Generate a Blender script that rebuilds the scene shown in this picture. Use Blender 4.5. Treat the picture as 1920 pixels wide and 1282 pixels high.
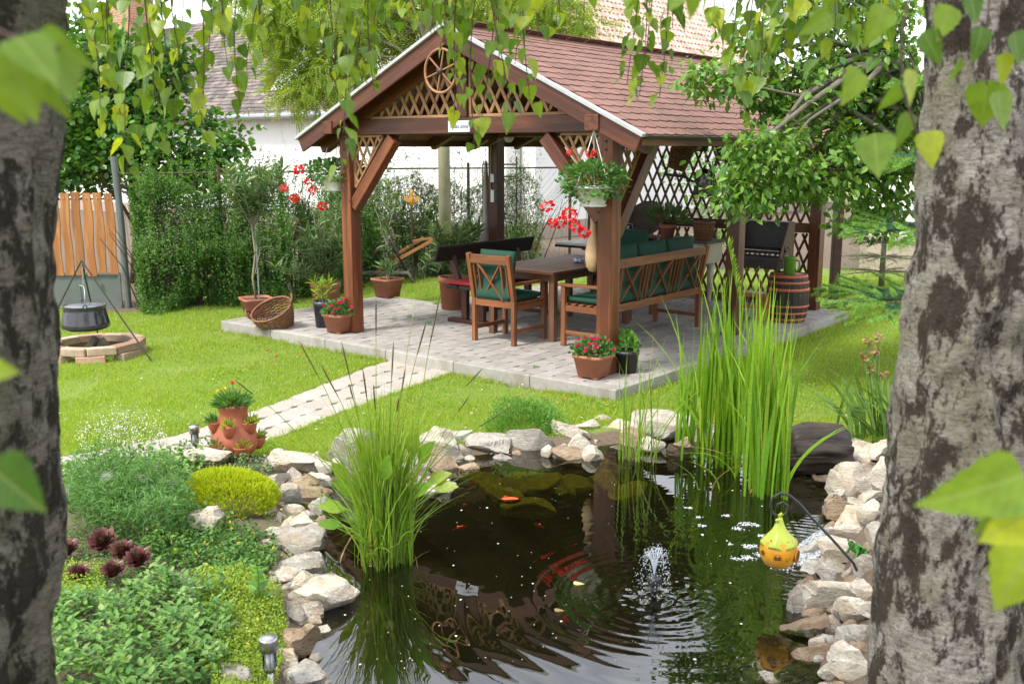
import bpy, bmesh, math, random
import numpy as np
from mathutils import Matrix, Vector

for _o in list(bpy.data.objects):
    bpy.data.objects.remove(_o)
SC = bpy.context.scene
COL = SC.collection
random.seed(7)
RNG = np.random.default_rng(7)
PI = math.pi

# ------------------------------------------------------------------ camera
F_PX, PITCH, CAM_Z = 1880.0, 0.1904, 2.08          # focal length in pixels of a 1920 wide frame
cd = bpy.data.cameras.new('camera')
cam = bpy.data.objects.new('camera', cd)
COL.objects.link(cam)
cam.location = (0, 0, CAM_Z)
cam.rotation_euler = (PI / 2 - PITCH, 0, 0)
cd.sensor_width = 36.0
cd.lens = F_PX / 1920 * 36.0
cd.clip_start = 0.05
cd.clip_end = 400
cd.dof.use_dof = True
cd.dof.focus_distance = 6.8
cd.dof.aperture_fstop = 4.8
SC.camera = cam

# ------------------------------------------------------------------ sky and sun
SUN_EL, SUN_AZ = math.radians(56), math.radians(-128)   # azimuth from +Y towards +X: from the left, a little behind the camera
w = bpy.data.worlds.new('World')
SC.world = w
w.use_nodes = True
nt = w.node_tree
bg = nt.nodes['Background']
sky = nt.nodes.new('ShaderNodeTexSky')
sky.sky_type = 'NISHITA'
sky.sun_disc = False
sky.sun_elevation = SUN_EL
sky.sun_rotation = SUN_AZ
sky.dust_density = 3.0
sky.air_density = 1.0
tc = nt.nodes.new('ShaderNodeTexCoord')
mp = nt.nodes.new('ShaderNodeMapping')
mp.inputs['Scale'].default_value = (1.0, 1.0, 2.2)
nz = nt.nodes.new('ShaderNodeTexNoise')
nz.inputs['Scale'].default_value = 2.2
nz.inputs['Detail'].default_value = 6
nz.inputs['Roughness'].default_value = 0.55
rp = nt.nodes.new('ShaderNodeValToRGB')
rp.color_ramp.elements[0].position = 0.36
rp.color_ramp.elements[1].position = 0.56
rp.color_ramp.elements[0].color = (0.25, 0.25, 0.25, 1)
rp.color_ramp.elements[1].color = (0.95, 0.95, 0.95, 1)
mx = nt.nodes.new('ShaderNodeMix')
mx.data_type = 'RGBA'
mx.inputs['B'].default_value = (11.0, 11.3, 12.0, 1)     # lit cloud, on the same scale as the clear sky
nt.links.new(tc.outputs['Generated'], mp.inputs['Vector'])
nt.links.new(mp.outputs['Vector'], nz.inputs['Vector'])
nt.links.new(nz.outputs['Fac'], rp.inputs['Fac'])
nt.links.new(rp.outputs['Color'], mx.inputs['Factor'])
nt.links.new(sky.outputs['Color'], mx.inputs['A'])
nt.links.new(mx.outputs['Result'], bg.inputs['Color'])
bg.inputs['Strength'].default_value = 0.13
sl = bpy.data.lights.new('sun', 'SUN')
sl.energy = 2.9
sl.angle = math.radians(10)
sl.color = (1.0, 0.95, 0.86)
sun = bpy.data.objects.new('sun', sl)
COL.objects.link(sun)
sv = Vector((math.sin(SUN_AZ) * math.cos(SUN_EL), math.cos(SUN_AZ) * math.cos(SUN_EL), math.sin(SUN_EL)))
sun.rotation_euler = sv.to_track_quat('Z', 'Y').to_euler()
sun.location = (-8, -6, 14)
SC.view_settings.view_transform = 'Standard'
SC.view_settings.look = 'None'
SC.view_settings.gamma = 1
SC.view_settings.use_curve_mapping = False
SC.view_settings.exposure = 0.78
SC.render.engine = 'CYCLES'
SC.cycles.max_bounces = 8
SC.cycles.diffuse_bounces = 3
SC.cycles.glossy_bounces = 4
SC.cycles.transmission_bounces = 6
SC.cycles.transparent_max_bounces = 12
SC.cycles.caustics_reflective = False
SC.cycles.use_denoising = True

# ------------------------------------------------------------------ finding places on the ground
def ray(px, py):
    a, b = (px - 960) / F_PX, -(py - 641) / F_PX
    return Vector((a, math.cos(PITCH) + b * math.sin(PITCH), -math.sin(PITCH) + b * math.cos(PITCH)))
def G(px, py, z=0.0):
    d = ray(px, py)
    t = (z - CAM_Z) / d.z
    return Vector((0, 0, CAM_Z)) + d * t
def AT(px, py, Y):
    d = ray(px, py)
    return Vector((0, 0, CAM_Z)) + d * (Y / d.y)

# ------------------------------------------------------------------ objects
def link(o, parent=None):
    COL.objects.link(o)
    if parent is not None:
        o.parent = parent
    return o
def tag(o, label=None, cat=None, group=None, kind=None):
    if label: o['label'] = label
    if cat: o['category'] = cat
    if group: o['group'] = group
    if kind: o['kind'] = kind
    return o
def thing(name, label, cat, loc=(0, 0, 0), rz=0, group=None):
    o = bpy.data.objects.new(name, None)
    o.empty_display_size = 0.1
    link(o)
    o.location = loc
    o.rotation_euler = (0, 0, rz)
    return tag(o, label, cat, group)
def mesh_np(name, V, polys, smooth=False):
    V = np.asarray(V, np.float32).reshape(-1, 3)
    polys = [np.asarray(p, np.int32) for p in polys if len(p)]
    me = bpy.data.meshes.new(name)
    tot = [np.full(len(p), p.shape[1], np.int32) for p in polys]
    tot = np.concatenate(tot)
    loops = np.concatenate([p.ravel() for p in polys])
    st = np.concatenate([[0], np.cumsum(tot)[:-1]]).astype(np.int32)
    me.vertices.add(len(V))
    me.vertices.foreach_set('co', V.ravel())
    me.loops.add(len(loops))
    me.loops.foreach_set('vertex_index', loops)
    me.polygons.add(len(tot))
    me.polygons.foreach_set('loop_start', st)
    me.polygons.foreach_set('use_smooth', np.full(len(tot), smooth))
    me.update(calc_edges=True)
    return me
class Geo:
    """collects shapes, then becomes one mesh"""
    def __init__(s): s.V = []; s.P = {}; s.n = 0
    def add(s, V, polys):
        V = np.asarray(V, float).reshape(-1, 3)
        for p in polys:
            p = np.asarray(p, int)
            if len(p): s.P.setdefault(p.shape[1], []).append(p + s.n)
        s.V.append(V); s.n += len(V)
        return s
    def xf(s, M):
        M = np.array(M); s.V = [v @ M[:3, :3].T + M[:3, 3] for v in s.V]; return s
    def mesh(s, name, smooth=False):
        return mesh_np(name, np.concatenate(s.V), [np.concatenate(p) for p in s.P.values()], smooth)
def ob(name, geo, mat, parent=None, smooth=False, bevel=0, loc=None, label=None, cat=None, group=None, kind=None):
    me = geo if isinstance(geo, bpy.types.Mesh) else geo.mesh(name, smooth)
    if mat is not None and not me.materials: me.materials.append(mat)
    o = bpy.data.objects.new(name, me)
    link(o, parent)
    if loc is not None: o.location = loc
    if bevel:
        b = o.modifiers.new('bevel', 'BEVEL'); b.width = bevel; b.segments = 2; b.limit_method = 'ANGLE'
    return tag(o, label, cat, group, kind)
def copy_tree(o, parent=None):
    c = o.copy()
    link(c, parent)
    for ch in list(o.children): copy_tree(ch, c)
    return c
# ------------------------------------------------------------------ shapes
def box(sx, sy, sz, c=(0, 0, 0), g=None, R=None):
    g = g or Geo()
    V = np.array([(x, y, z) for z in (-.5, .5) for y in (-.5, .5) for x in (-.5, .5)]) * (sx, sy, sz)
    if R is not None: V = V @ np.array(R.to_3x3()).T
    g.add(V + np.array(c), [[(0, 2, 3, 1), (4, 5, 7, 6), (0, 1, 5, 4), (2, 6, 7, 3), (0, 4, 6, 2), (1, 3, 7, 5)]])
    return g
def frame(p0, p1, up=(0, 0, 1)):
    x = (Vector(p1) - Vector(p0)); L = x.length; x.normalize()
    up = Vector(up)
    y = up.cross(x)
    if y.length < 1e-4: y = Vector((0, 1, 0)).cross(x)
    if y.length < 1e-4: y = Vector((1, 0, 0)).cross(x)
    y.normalize(); z = x.cross(y)
    M = Matrix((x, y, z)).transposed().to_4x4()
    return M, L
_bars = {}
def bar(name, p0, p1, wy, hz, mat, parent=None, up=(0, 0, 1), bevel=0.004, off=(0, 0, 0), label=None):
    """a beam as an object of its own whose local X runs along it"""
    M, L = frame(p0, p1, up)
    key = (round(L, 3), round(wy, 4), round(hz, 4), mat.name)
    if key not in _bars:
        _bars[key] = box(L, wy, hz).mesh(name)
        _bars[key].materials.append(mat)
    o = ob(name, _bars[key], None, parent, bevel=bevel, label=label)
    M.translation = (Vector(p0) + Vector(p1)) / 2
    o.matrix_local = M @ Matrix.Translation(off)
    return o
def beam(g, p0, p1, wy, hz, up=(0, 0, 1)):
    M, L = frame(p0, p1, up)
    M.translation = (Vector(p0) + Vector(p1)) / 2
    b = box(L, wy, hz).xf(M)
    g.add(b.V[0], [b.P[4][0]])
    return g
def tube(pts, rad, n=8, g=None, cap=True):
    g = g or Geo()
    pts = np.array([tuple(p) for p in pts], float); k = len(pts)
    rad = np.broadcast_to(np.asarray(rad, float), (k,))
    T = np.gradient(pts, axis=0); T /= np.linalg.norm(T, axis=1)[:, None] + 1e-12
    r = np.array((0, 0, 1.)) if abs(T[0][2]) < .9 else np.array((1., 0, 0))
    V = []
    for i in range(k):
        u = r - T[i] * (r @ T[i]); u /= np.linalg.norm(u) + 1e-12
        v = np.cross(T[i], u); r = u
        a = np.arange(n) * 2 * PI / n
        V.append(pts[i] + rad[i] * (np.cos(a)[:, None] * u + np.sin(a)[:, None] * v))
    q = [(i * n + j, i * n + (j + 1) % n, (i + 1) * n + (j + 1) % n, (i + 1) * n + j) for i in range(k - 1) for j in range(n)]
    P = [q]
    if cap: P.append([tuple(range(n))[::-1], tuple(range((k - 1) * n, k * n))])
    return g.add(np.concatenate(V), P)
def lathe(prof, n=20, g=None, c=(0, 0, 0), sq=None):
    """prof: list of (r, z); sq: superellipse power for squarish pots"""
    g = g or Geo()
    a = np.arange(n) * 2 * PI / n
    ca, sa = np.cos(a), np.sin(a)
    if sq:
        m = (np.abs(ca) ** sq + np.abs(sa) ** sq) ** (-1 / sq); ca, sa = ca * m, sa * m
    V = np.concatenate([np.stack([r * ca, r * sa, np.full(n, z)], 1) for r, z in prof]) + np.array(c)
    k = len(prof)
    q = [(i * n + j, i * n + (j + 1) % n, (i + 1) * n + (j + 1) % n, (i + 1) * n + j) for i in range(k - 1) for j in range(n)]
    P = [q]
    if prof[0][0] > 1e-4: P.append([tuple(range(n))[::-1]])
    if prof[-1][0] > 1e-4: P.append([tuple(range((k - 1) * n, k * n))])
    return g.add(V, P)
def prism(poly, z0, z1, g=None):
    g = g or Geo(); n = len(poly)
    V = [(x, y, z0) for x, y in poly] + [(x, y, z1) for x, y in poly]
    return g.add(V, [[(i, (i + 1) % n, n + (i + 1) % n, n + i) for i in range(n)], [tuple(range(n))[::-1]], [tuple(range(n, 2 * n))]])
def ico(sub):
    bm = bmesh.new(); bmesh.ops.create_icosphere(bm, subdivisions=sub, radius=1)
    V = np.array([v.co for v in bm.verts]); Fc = np.array([[v.index for v in f.verts] for f in bm.faces]); bm.free()
    return V, Fc
ICO = {s: ico(s) for s in (1, 2, 3, 4)}
def blob(c, r, g=None, sub=2):
    g = g or Geo(); V, Fc = ICO[sub]
    return g.add(V * np.array(r) + np.array(c), [Fc])
def _h(i, j, k, s):
    h = (i * 374761393 + j * 668265263 + k * 2147483647 + s * 1274126177) & 0xffffffff
    h = ((h ^ (h >> 13)) * 1274126177) & 0xffffffff
    return ((h ^ (h >> 16)) & 0xffff) / 65535.0
def vn(P, sc=1.0, seed=0, oct=1):
    """value noise 0..1 at points"""
    P = np.asarray(P, float) * sc; out = 0; amp = 1; tot = 0
    for o in range(oct):
        I = np.floor(P).astype(np.int64); f = P - I; f = f * f * (3 - 2 * f); r = 0
        for dx in (0, 1):
            for dy in (0, 1):
                for dz in (0, 1):
                    wgt = (f[:, 0] if dx else 1 - f[:, 0]) * (f[:, 1] if dy else 1 - f[:, 1]) * (f[:, 2] if dz else 1 - f[:, 2])
                    r = r + wgt * _h(I[:, 0] + dx, I[:, 1] + dy, I[:, 2] + dz, seed + o)
        out = out + amp * r; tot += amp; amp *= .5; P = P * 2.03
    return out / tot
# ------------------------------------------------------------------ leaves
def _leaf(prof, fold=.12, droop=.1):
    """prof: (half width, along); returns a leaf folded along its midrib, base at origin, tip at y = 1"""
    V = []; Fq = []; Ft = []
    for wd, y in prof: V += [(-wd, y, wd * fold * 2 - droop * y * y), (0, y, -droop * y * y), (wd, y, wd * fold * 2 - droop * y * y)]
    for i in range(len(prof) - 1):
        a = i * 3
        Fq += [(a, a + 1, a + 4, a + 3), (a + 1, a + 2, a + 5, a + 4)]
    return np.array(V), [np.array(Fq)]
OVATE = _leaf([(.02, 0), (.26, .3), (.27, .55), (.12, .85), (0.01, 1)])
LANCE = _leaf([(.02, 0), (.085, .35), (.075, .65), (.005, 1)], .2, .15)
NEEDLE = (np.array([(-.03, 0, 0), (.03, 0, 0), (0, 1, 0)]), [np.array([(0, 1, 2)])])
RHOMB = (np.array([(0, 0, 0), (.3, .45, .06), (0, 1, -.08), (-.3, .45, .06)]), [np.array([(0, 1, 2), (0, 2, 3)])])
ROUND = (np.array([(0, 0, 0), (.38, .25, .08), (.42, .65, .1), (0, 1, .02), (-.42, .65, .1), (-.38, .25, .08)]), [np.array([(0, 1, 2, 3), (0, 3, 4, 5)])])
BIRCH = _leaf([(.02, 0), (.3, .06), (.4, .2), (.36, .3), (.38, .36), (.29, .48), (.3, .54), (.2, .66), (.2, .71), (.1, .84), (.005, 1)], .1, .12)
def nrm(a): return a / (np.linalg.norm(a, axis=1)[:, None] + 1e-9)
def scatter(T, pos, axis, normal, size, g=None):
    g = g or Geo(); tv, tp = T
    pos = np.asarray(pos, float); n = len(pos)
    if n == 0: return g
    a = nrm(np.broadcast_to(np.asarray(axis, float), (n, 3)) + 1e-6)
    s = nrm(np.cross(a, np.broadcast_to(np.asarray(normal, float), (n, 3)) + 1e-5)); m = np.cross(s, a)
    size = np.broadcast_to(np.asarray(size, float), (n,))
    V = pos[:, None, :] + size[:, None, None] * (tv[None, :, 0, None] * s[:, None] + tv[None, :, 1, None] * a[:, None] + tv[None, :, 2, None] * m[:, None])
    k = len(tv)
    return g.add(V.reshape(-1, 3), [(p[None] + (np.arange(n) * k)[:, None, None]).reshape(-1, p.shape[1]) for p in tp])
def rdir(n, rng=None):
    v = (rng or RNG).normal(size=(n, 3)); return nrm(v)
def ribbon(base, dirs, height, lean, width, seg=4, curl=1.6, g=None, tip=.08):
    """grass-like blades: base (n,3), dirs (n,2) lean heading, lean = sideways reach as a part of the height"""
    g = g or Geo(); n = len(base)
    t = np.linspace(0, 1, seg + 1)
    d3 = np.concatenate([dirs, np.zeros((n, 1))], 1)
    a = RNG.uniform(0, PI, n); side = np.stack([np.cos(a), np.sin(a), 0 * a], 1)
    hx = (height * lean)[:, None] * t[None] ** curl
    hz = height[:, None] * (t[None] - .32 * np.clip(lean, 0, 1.6)[:, None] * t[None] ** 2.6)
    C = base[:, None] + d3[:, None] * hx[..., None]; C[..., 2] += hz
    wd = width[:, None] * np.where(t < .6, 1.0, 1 - (t - .6) / .4 * (1 - tip))[None] * np.minimum(1, .55 + t * 2)[None]
    L = C - side[:, None] * wd[..., None] / 2; Rr = C + side[:, None] * wd[..., None] / 2
    V = np.stack([L, Rr], 2).reshape(-1, 3)
    i = np.arange(seg) * 2
    q = np.stack([i, i + 1, i + 3, i + 2], 1)
    return g.add(V, [(q[None] + (np.arange(n) * (seg + 1) * 2)[:, None, None]).reshape(-1, 4)])
# ------------------------------------------------------------------ materials
def _new(name):
    m = bpy.data.materials.new(name); m.use_nodes = True
    n = m.node_tree.nodes; n.clear()
    out = n.new('ShaderNodeOutputMaterial')
    return m, m.node_tree, out
def nd(t, kind, **inp):
    n = t.nodes.new(kind)
    for k, v in inp.items():
        k = k.replace('_', ' ')
        if k in n.inputs: n.inputs[k].default_value = v
        else: setattr(n, k.replace(' ', '_'), v)
    return n
def c4(c): return (c[0], c[1], c[2], 1)
def coords(t, stretch=(1, 1, 1), space='Object'):
    tc = nd(t, 'ShaderNodeTexCoord'); mp = nd(t, 'ShaderNodeMapping'); mp.inputs['Scale'].default_value = stretch
    if space == 'World':
        ge = nd(t, 'ShaderNodeNewGeometry'); t.links.new(ge.outputs['Position'], mp.inputs['Vector'])
    else: t.links.new(tc.outputs[space], mp.inputs['Vector'])
    return mp.outputs['Vector']
def noise(t, vec, scale, detail=4, rough=.55, dist=0):
    n = nd(t, 'ShaderNodeTexNoise', Scale=scale, Detail=detail, Roughness=rough, Distortion=dist)
    t.links.new(vec, n.inputs['Vector']); return n.outputs['Fac']
def ramp(t, fac, stops):
    r = nd(t, 'ShaderNodeValToRGB'); e = r.color_ramp.elements
    while len(e) < len(stops): e.new(.5)
    for k, (p, c) in zip(e, stops): k.position = p; k.color = c4(c) if hasattr(c, '__len__') else (c, c, c, 1)
    t.links.new(fac, r.inputs['Fac']); return r.outputs['Color']
def mixc(t, fac, a, b, mode='MIX'):
    m = nd(t, 'ShaderNodeMix'); m.data_type = 'RGBA'; m.blend_type = mode
    for s, v in (('Factor', fac), ('A', a), ('B', b)):
        if hasattr(v, 'links') or isinstance(v, bpy.types.NodeSocket): t.links.new(v, m.inputs[s])
        elif s == 'Factor': m.inputs[s].default_value = v
        else: m.inputs[s].default_value = c4(v)
    return m.outputs['Result']
def math_(t, op, a, b=0.0):
    m = nd(t, 'ShaderNodeMath'); m.operation = op
    for i, v in enumerate((a, b)):
        if isinstance(v, bpy.types.NodeSocket): t.links.new(v, m.inputs[i])
        else: m.inputs[i].default_value = v
    return m.outputs[0]
def rnd(t):
    """a number per piece: per loose island and per object"""
    g = nd(t, 'ShaderNodeNewGeometry'); o = nd(t, 'ShaderNodeObjectInfo')
    return math_(t, 'FRACT', math_(t, 'ADD', g.outputs['Random Per Island'], o.outputs['Random']))
def finish(m, t, out, col, rough, bumpsrc=None, bump=0, dist=.01, metal=0, spec=.5, extra=None):
    p = nd(t, 'ShaderNodeBsdfPrincipled')
    p.inputs['Metallic'].default_value = metal
    p.inputs['Specular IOR Level'].default_value = spec
    for s, v in (('Base Color', col), ('Roughness', rough)):
        if isinstance(v, bpy.types.NodeSocket): t.links.new(v, p.inputs[s])
        else: p.inputs[s].default_value = c4(v) if s == 'Base Color' else v
    if bumpsrc is not None and bump:
        b = nd(t, 'ShaderNodeBump', Strength=bump, Distance=dist)
        t.links.new(bumpsrc, b.inputs['Height']); t.links.new(b.outputs['Normal'], p.inputs['Normal'])
    if extra: extra(t, p)
    t.links.new(p.outputs['BSDF'], out.inputs['Surface'])
    return m
def simple(name, c1, c2=None, rough=.7, scale=8, stretch=(1, 1, 1), bump=.3, dist=.01, metal=0, spec=.5, vary=.25, space='Object', detail=5, c3=None, p=(.3, .7), extra=None):
    m, t, out = _new(name)
    v = coords(t, stretch, space)
    f = noise(t, v, scale, detail, .6)
    c2 = c2 or tuple(x * .75 for x in c1)
    col = ramp(t, f, [(p[0], c1), (p[1], c2)])
    if c3:
        f2 = noise(t, v, scale * .27, 4, .6, .4)
        col = mixc(t, ramp(t, f2, [(.48, 0.0), (.68, 1.0)]), col, c3)
    if vary:
        r = rnd(t)
        col = mixc(t, 1.0, col, ramp(t, r, [(0, (1 - vary,) * 3), (1, (1 + vary,) * 3)]), 'MULTIPLY')
    return finish(m, t, out, col, rough, f, bump, dist, metal, spec, extra)
def wood(name, c1, c2, rough=.55, ring=14, vary=.18, spec=.4, bump=.25, checks=.6):
    """grain along local X with darker knots and fine cracks"""
    m, t, out = _new(name)
    v = coords(t, (1.2, ring, ring))
    oi = nd(t, 'ShaderNodeObjectInfo')
    ad = nd(t, 'ShaderNodeVectorMath'); ad.operation = 'ADD'
    t.links.new(v, ad.inputs[0]); cb = nd(t, 'ShaderNodeCombineXYZ')
    for k in 'XYZ': t.links.new(math_(t, 'MULTIPLY', oi.outputs['Random'], 37.0), cb.inputs[k])
    t.links.new(cb.outputs[0], ad.inputs[1]); v = ad.outputs[0]
    f = noise(t, v, 2.2, 6, .65, .5)
    f2 = noise(t, v, 9, 3, .6)
    f3 = noise(t, v, .7, 2, .5)
    col = ramp(t, f, [(.3, c2), (.62, c1)])
    col = mixc(t, math_(t, 'MULTIPLY', ramp(t, f3, [(.40, 0.0), (.60, 1.0)]), .85), col, c2)
    col = mixc(t, math_(t, 'MULTIPLY', ramp(t, f2, [(.28, 1.0), (.36, 0.0)]), checks), col, tuple(x * .3 for x in c2))
    r = rnd(t)
    col = mixc(t, 1.0, col, ramp(t, r, [(0, (1 - vary,) * 3), (1, (1 + vary,) * 3)]), 'MULTIPLY')
    return finish(m, t, out, col, rough, f2, bump, .004, 0, spec)
def leafmat(name, c1, c2, trans=.35, rough=.45, tc=None, spec=.4, c3=None):
    m, t, out = _new(name)
    r = rnd(t)
    st = [(0, c1), (.8 if c3 else 1, c2)] + ([(1, c3)] if c3 else [])
    col = ramp(t, r, st)
    g = nd(t, 'ShaderNodeNewGeometry')
    n = noise(t, g.outputs['Position'], 55, 2)
    col = mixc(t, 1.0, col, ramp(t, n, [(.3, (.85,) * 3), (.7, (1.15,) * 3)]), 'MULTIPLY')
    p = nd(t, 'ShaderNodeBsdfPrincipled', Roughness=rough); p.inputs['Specular IOR Level'].default_value = spec
    t.links.new(col, p.inputs['Base Color'])
    tr = nd(t, 'ShaderNodeBsdfTranslucent')
    k = tc or (1.5, 1.35, .5)
    t.links.new(mixc(t, 1.0, col, k, 'MULTIPLY'), tr.inputs['Color'])
    ms = nd(t, 'ShaderNodeMixShader', Fac=trans)
    t.links.new(p.outputs[0], ms.inputs[1]); t.links.new(tr.outputs[0], ms.inputs[2])
    t.links.new(ms.outputs[0], out.inputs['Surface'])
    return m
def veined(m):
    """adds midrib and side veins, drawn in the leaf's own coordinates"""
    t = m.node_tree; a = nd(t, 'ShaderNodeAttribute'); a.attribute_name = 'leaf_co'; sp = nd(t, 'ShaderNodeSeparateXYZ'); t.links.new(a.outputs['Vector'], sp.inputs[0])
    ax = math_(t, 'ABSOLUTE', sp.outputs['X']); k = math_(t, 'SINE', math_(t, 'MULTIPLY', math_(t, 'SUBTRACT', sp.outputs['Y'], math_(t, 'MULTIPLY', ax, .75)), 48.0))
    v = math_(t, 'MAXIMUM', ramp(t, ax, [(.012, 1.0), (.03, 0.0)]), math_(t, 'MULTIPLY', ramp(t, k, [(.82, 0.0), (.97, 1.0)]), .6))
    sx = ramp(t, noise(t, coords(t, space='World'), 120, 3), [(.62, 0.0), (.72, .5)])
    for n in list(t.nodes):
        if n.type == 'BSDF_PRINCIPLED':
            l = n.inputs['Base Color'].links[0].from_socket; c = mixc(t, math_(t, 'MULTIPLY', v, .45), l, (.42, .50, .14)); c = mixc(t, sx, c, (.30, .24, .06)); t.links.new(c, n.inputs['Base Color'])
        if n.type == 'BSDF_TRANSLUCENT':
            l = n.inputs['Color'].links[0].from_socket; t.links.new(mixc(t, math_(t, 'MULTIPLY', v, .5), l, (.10, .14, .02)), n.inputs['Color'])
def leafco(me, T):
    tv = T[0]; n = len(me.vertices) // len(tv); at = me.attributes.new('leaf_co', 'FLOAT_VECTOR', 'POINT'); at.data.foreach_set('vector', np.tile(np.c_[tv[:, :2], tv[:, 0] * 0], (n, 1)).astype(np.float32).ravel())
def glass(name, tint=(.95, .97, .96), rough=.03, ior=1.45):
    """clear thin glass: lets light straight through, shines by Fresnel"""
    m, t, out = _new(name)
    fr = nd(t, 'ShaderNodeFresnel', IOR=ior)
    tr = nd(t, 'ShaderNodeBsdfTransparent', Color=c4(tint)); gl = nd(t, 'ShaderNodeBsdfGlossy', Roughness=rough)
    ms = nd(t, 'ShaderNodeMixShader')
    t.links.new(fr.outputs[0], ms.inputs[0]); t.links.new(tr.outputs[0], ms.inputs[1]); t.links.new(gl.outputs[0], ms.inputs[2])
    t.links.new(ms.outputs[0], out.inputs['Surface'])
    return m
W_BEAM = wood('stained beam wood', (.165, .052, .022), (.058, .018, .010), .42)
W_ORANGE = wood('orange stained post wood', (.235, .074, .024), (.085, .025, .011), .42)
W_SLAT = wood('pale lattice wood', (.42, .24, .115), (.25, .125, .055), .6)
W_DARKSLAT = wood('old brown lattice wood', (.20, .095, .045), (.09, .04, .02), .65)
W_CHAIR = wood('oiled eucalyptus wood', (.275, .105, .04), (.13, .045, .018), .45)
W_TABLE = wood('oiled tabletop wood', (.20, .095, .05), (.10, .046, .026), .4)
W_FENCE = wood('honey coloured pine', (.44, .205, .07), (.27, .10, .03), .5)
W_RED = wood('dark red brown wood', (.10, .034, .022), (.05, .017, .012), .5)
W_DARK = wood('dark green black painted plank', (.022, .024, .018), (.012, .013, .011), .45)
W_GREY = wood('weathered grey wood', (.20, .18, .155), (.10, .088, .075), .8)
W_HANDLE = wood('worn orange handle wood', (.42, .19, .07), (.25, .10, .035), .5)
W_STOOL = wood('varnished pine stool wood', (.42, .17, .05), (.26, .09, .025), .4)
W_STAVE = wood('dark barrel staves', (.055, .04, .03), (.02, .016, .014), .6)
W_DECK = simple('roof board', (.11, .062, .034), (.06, .034, .02), .8, 14)
WICKER = simple('brown wicker', (.26, .12, .045), (.12, .05, .018), .6, 30, vary=.4)
WICKER_D = simple('dark wicker', (.16, .065, .028), (.07, .028, .013), .65, 30, vary=.4)
TERRA = simple('terracotta', (.36, .135, .075), (.29, .10, .055), .75, 6, bump=.15, vary=.12, c3=(.40, .19, .12))
TERRA_O = simple('orange terracotta', (.40, .115, .06), (.33, .09, .045), .6, 8, bump=.1, vary=.08)
PLAS_BLK = simple('black plastic pot', (.02, .021, .023), (.03, .03, .032), .45, 10, bump=.05, vary=.1)
PLAS_BLUE = simple('slate blue plastic', (.035, .045, .06), (.03, .038, .05), .4, 10, bump=.05, vary=.1)
PLAS_WHITE = simple('white plastic', (.78, .79, .77), (.7, .7, .68), .35, 6, bump=.05, vary=.05)
STEEL = simple('brushed steel', (.55, .55, .54), (.42, .42, .42), .3, 40, (1, 1, 12), .1, metal=1, vary=.05)
IRON = simple('dark iron', (.05, .048, .046), (.09, .07, .055), .55, 20, bump=.2, metal=.6, vary=.1)
RUST = simple('rusty iron', (.11, .05, .03), (.05, .035, .03), .8, 25, bump=.4, vary=.1)
ENAMEL = simple('black enamel', (.018, .018, .024), (.035, .035, .045), .16, 24, bump=.08, dist=.004, spec=.7, vary=.05)
GALV = simple('galvanised metal', (.42, .44, .46), (.34, .36, .38), .45, 12, bump=.1, metal=.5, vary=.06)
GATEMETAL = simple('grey green painted sheet', (.12, .135, .125), (.09, .105, .10), .55, 5, bump=.08, vary=.05)
WHITEMETAL = simple('grey white metal drip edge', (.46, .47, .48), (.36, .37, .38), .4, 8, bump=.05, vary=.05)
CUSHION = simple('dark green cushion cloth', (.008, .06, .036), (.006, .045, .028), .85, 90, bump=.25, dist=.003, vary=.12)
REDCLOTH = simple('red cloth', (.45, .03, .03), (.36, .03, .03), .9, 60, bump=.25, dist=.003, vary=.1)
CONCRETE = simple('grey concrete', (.36, .34, .31), (.27, .255, .23), .9, 16, bump=.5, dist=.006, vary=.1, c3=(.24, .22, .18))
PAVER = simple('grey concrete paver', (.34, .315, .29), (.265, .245, .225), .88, 22, bump=.4, dist=.004, vary=.15, space='World', c3=(.26, .23, .20))
PATHST = simple('pale path paver', (.40, .365, .32), (.31, .28, .245), .9, 18, bump=.45, dist=.004, vary=.10, space='World', c3=(.36, .305, .24))
JOINT = simple('dirt joint', (.13, .11, .085), (.07, .06, .045), .95, 30, bump=.4, vary=0, space='World')
PLASTER = simple('white lime plaster', (.86, .86, .84), (.80, .80, .78), .9, 3, bump=.15, dist=.01, vary=0, space='World')
PLINTH = simple('tan plinth plaster', (.42, .35, .29), (.34, .28, .23), .9, 4, bump=.3, vary=0, space='World')
TILE_GREY = simple('weathered grey roof tile', (.15, .125, .115), (.095, .08, .076), .85, 9, bump=.4, vary=.4, c3=(.26, .20, .165), space='World')
TILE_PINK = simple('pale pink roof tile', (.52, .36, .29), (.42, .28, .22), .85, 9, bump=.35, vary=.28, c3=(.46, .36, .31), space='World')
BRICK = simple('old brick', (.42, .24, .15), (.30, .17, .11), .9, 14, bump=.6, vary=.35, c3=(.40, .33, .26))
BRICK_PALE = simple('pale firebrick', (.50, .38, .27), (.33, .22, .15), .9, 12, bump=.6, vary=.28, c3=(.30, .24, .19))
def shingle():
    m, t, out = _new('red brown bitumen shingle')
    v = coords(t, (1, 1, 1), 'World')
    f = noise(t, v, 160, 2, .6)
    st = noise(t, v, 1.1, 5, .6, .5)
    col = ramp(t, f, [(.3, (.165, .080, .060)), (.7, (.24, .128, .098))])
    r = rnd(t)
    col = mixc(t, 1.0, col, ramp(t, r, [(0, (.82, .82, .82)), (1, (1.14, 1.12, 1.12))]), 'MULTIPLY')
    col = mixc(t, math_(t, 'MULTIPLY', ramp(t, st, [(.54, 0.0), (.72, 1.0)]), .7), col, (.10, .082, .058))
    return finish(m, t, out, col, .92, f, .4, .003)
SHINGLE = shingle()
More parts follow.
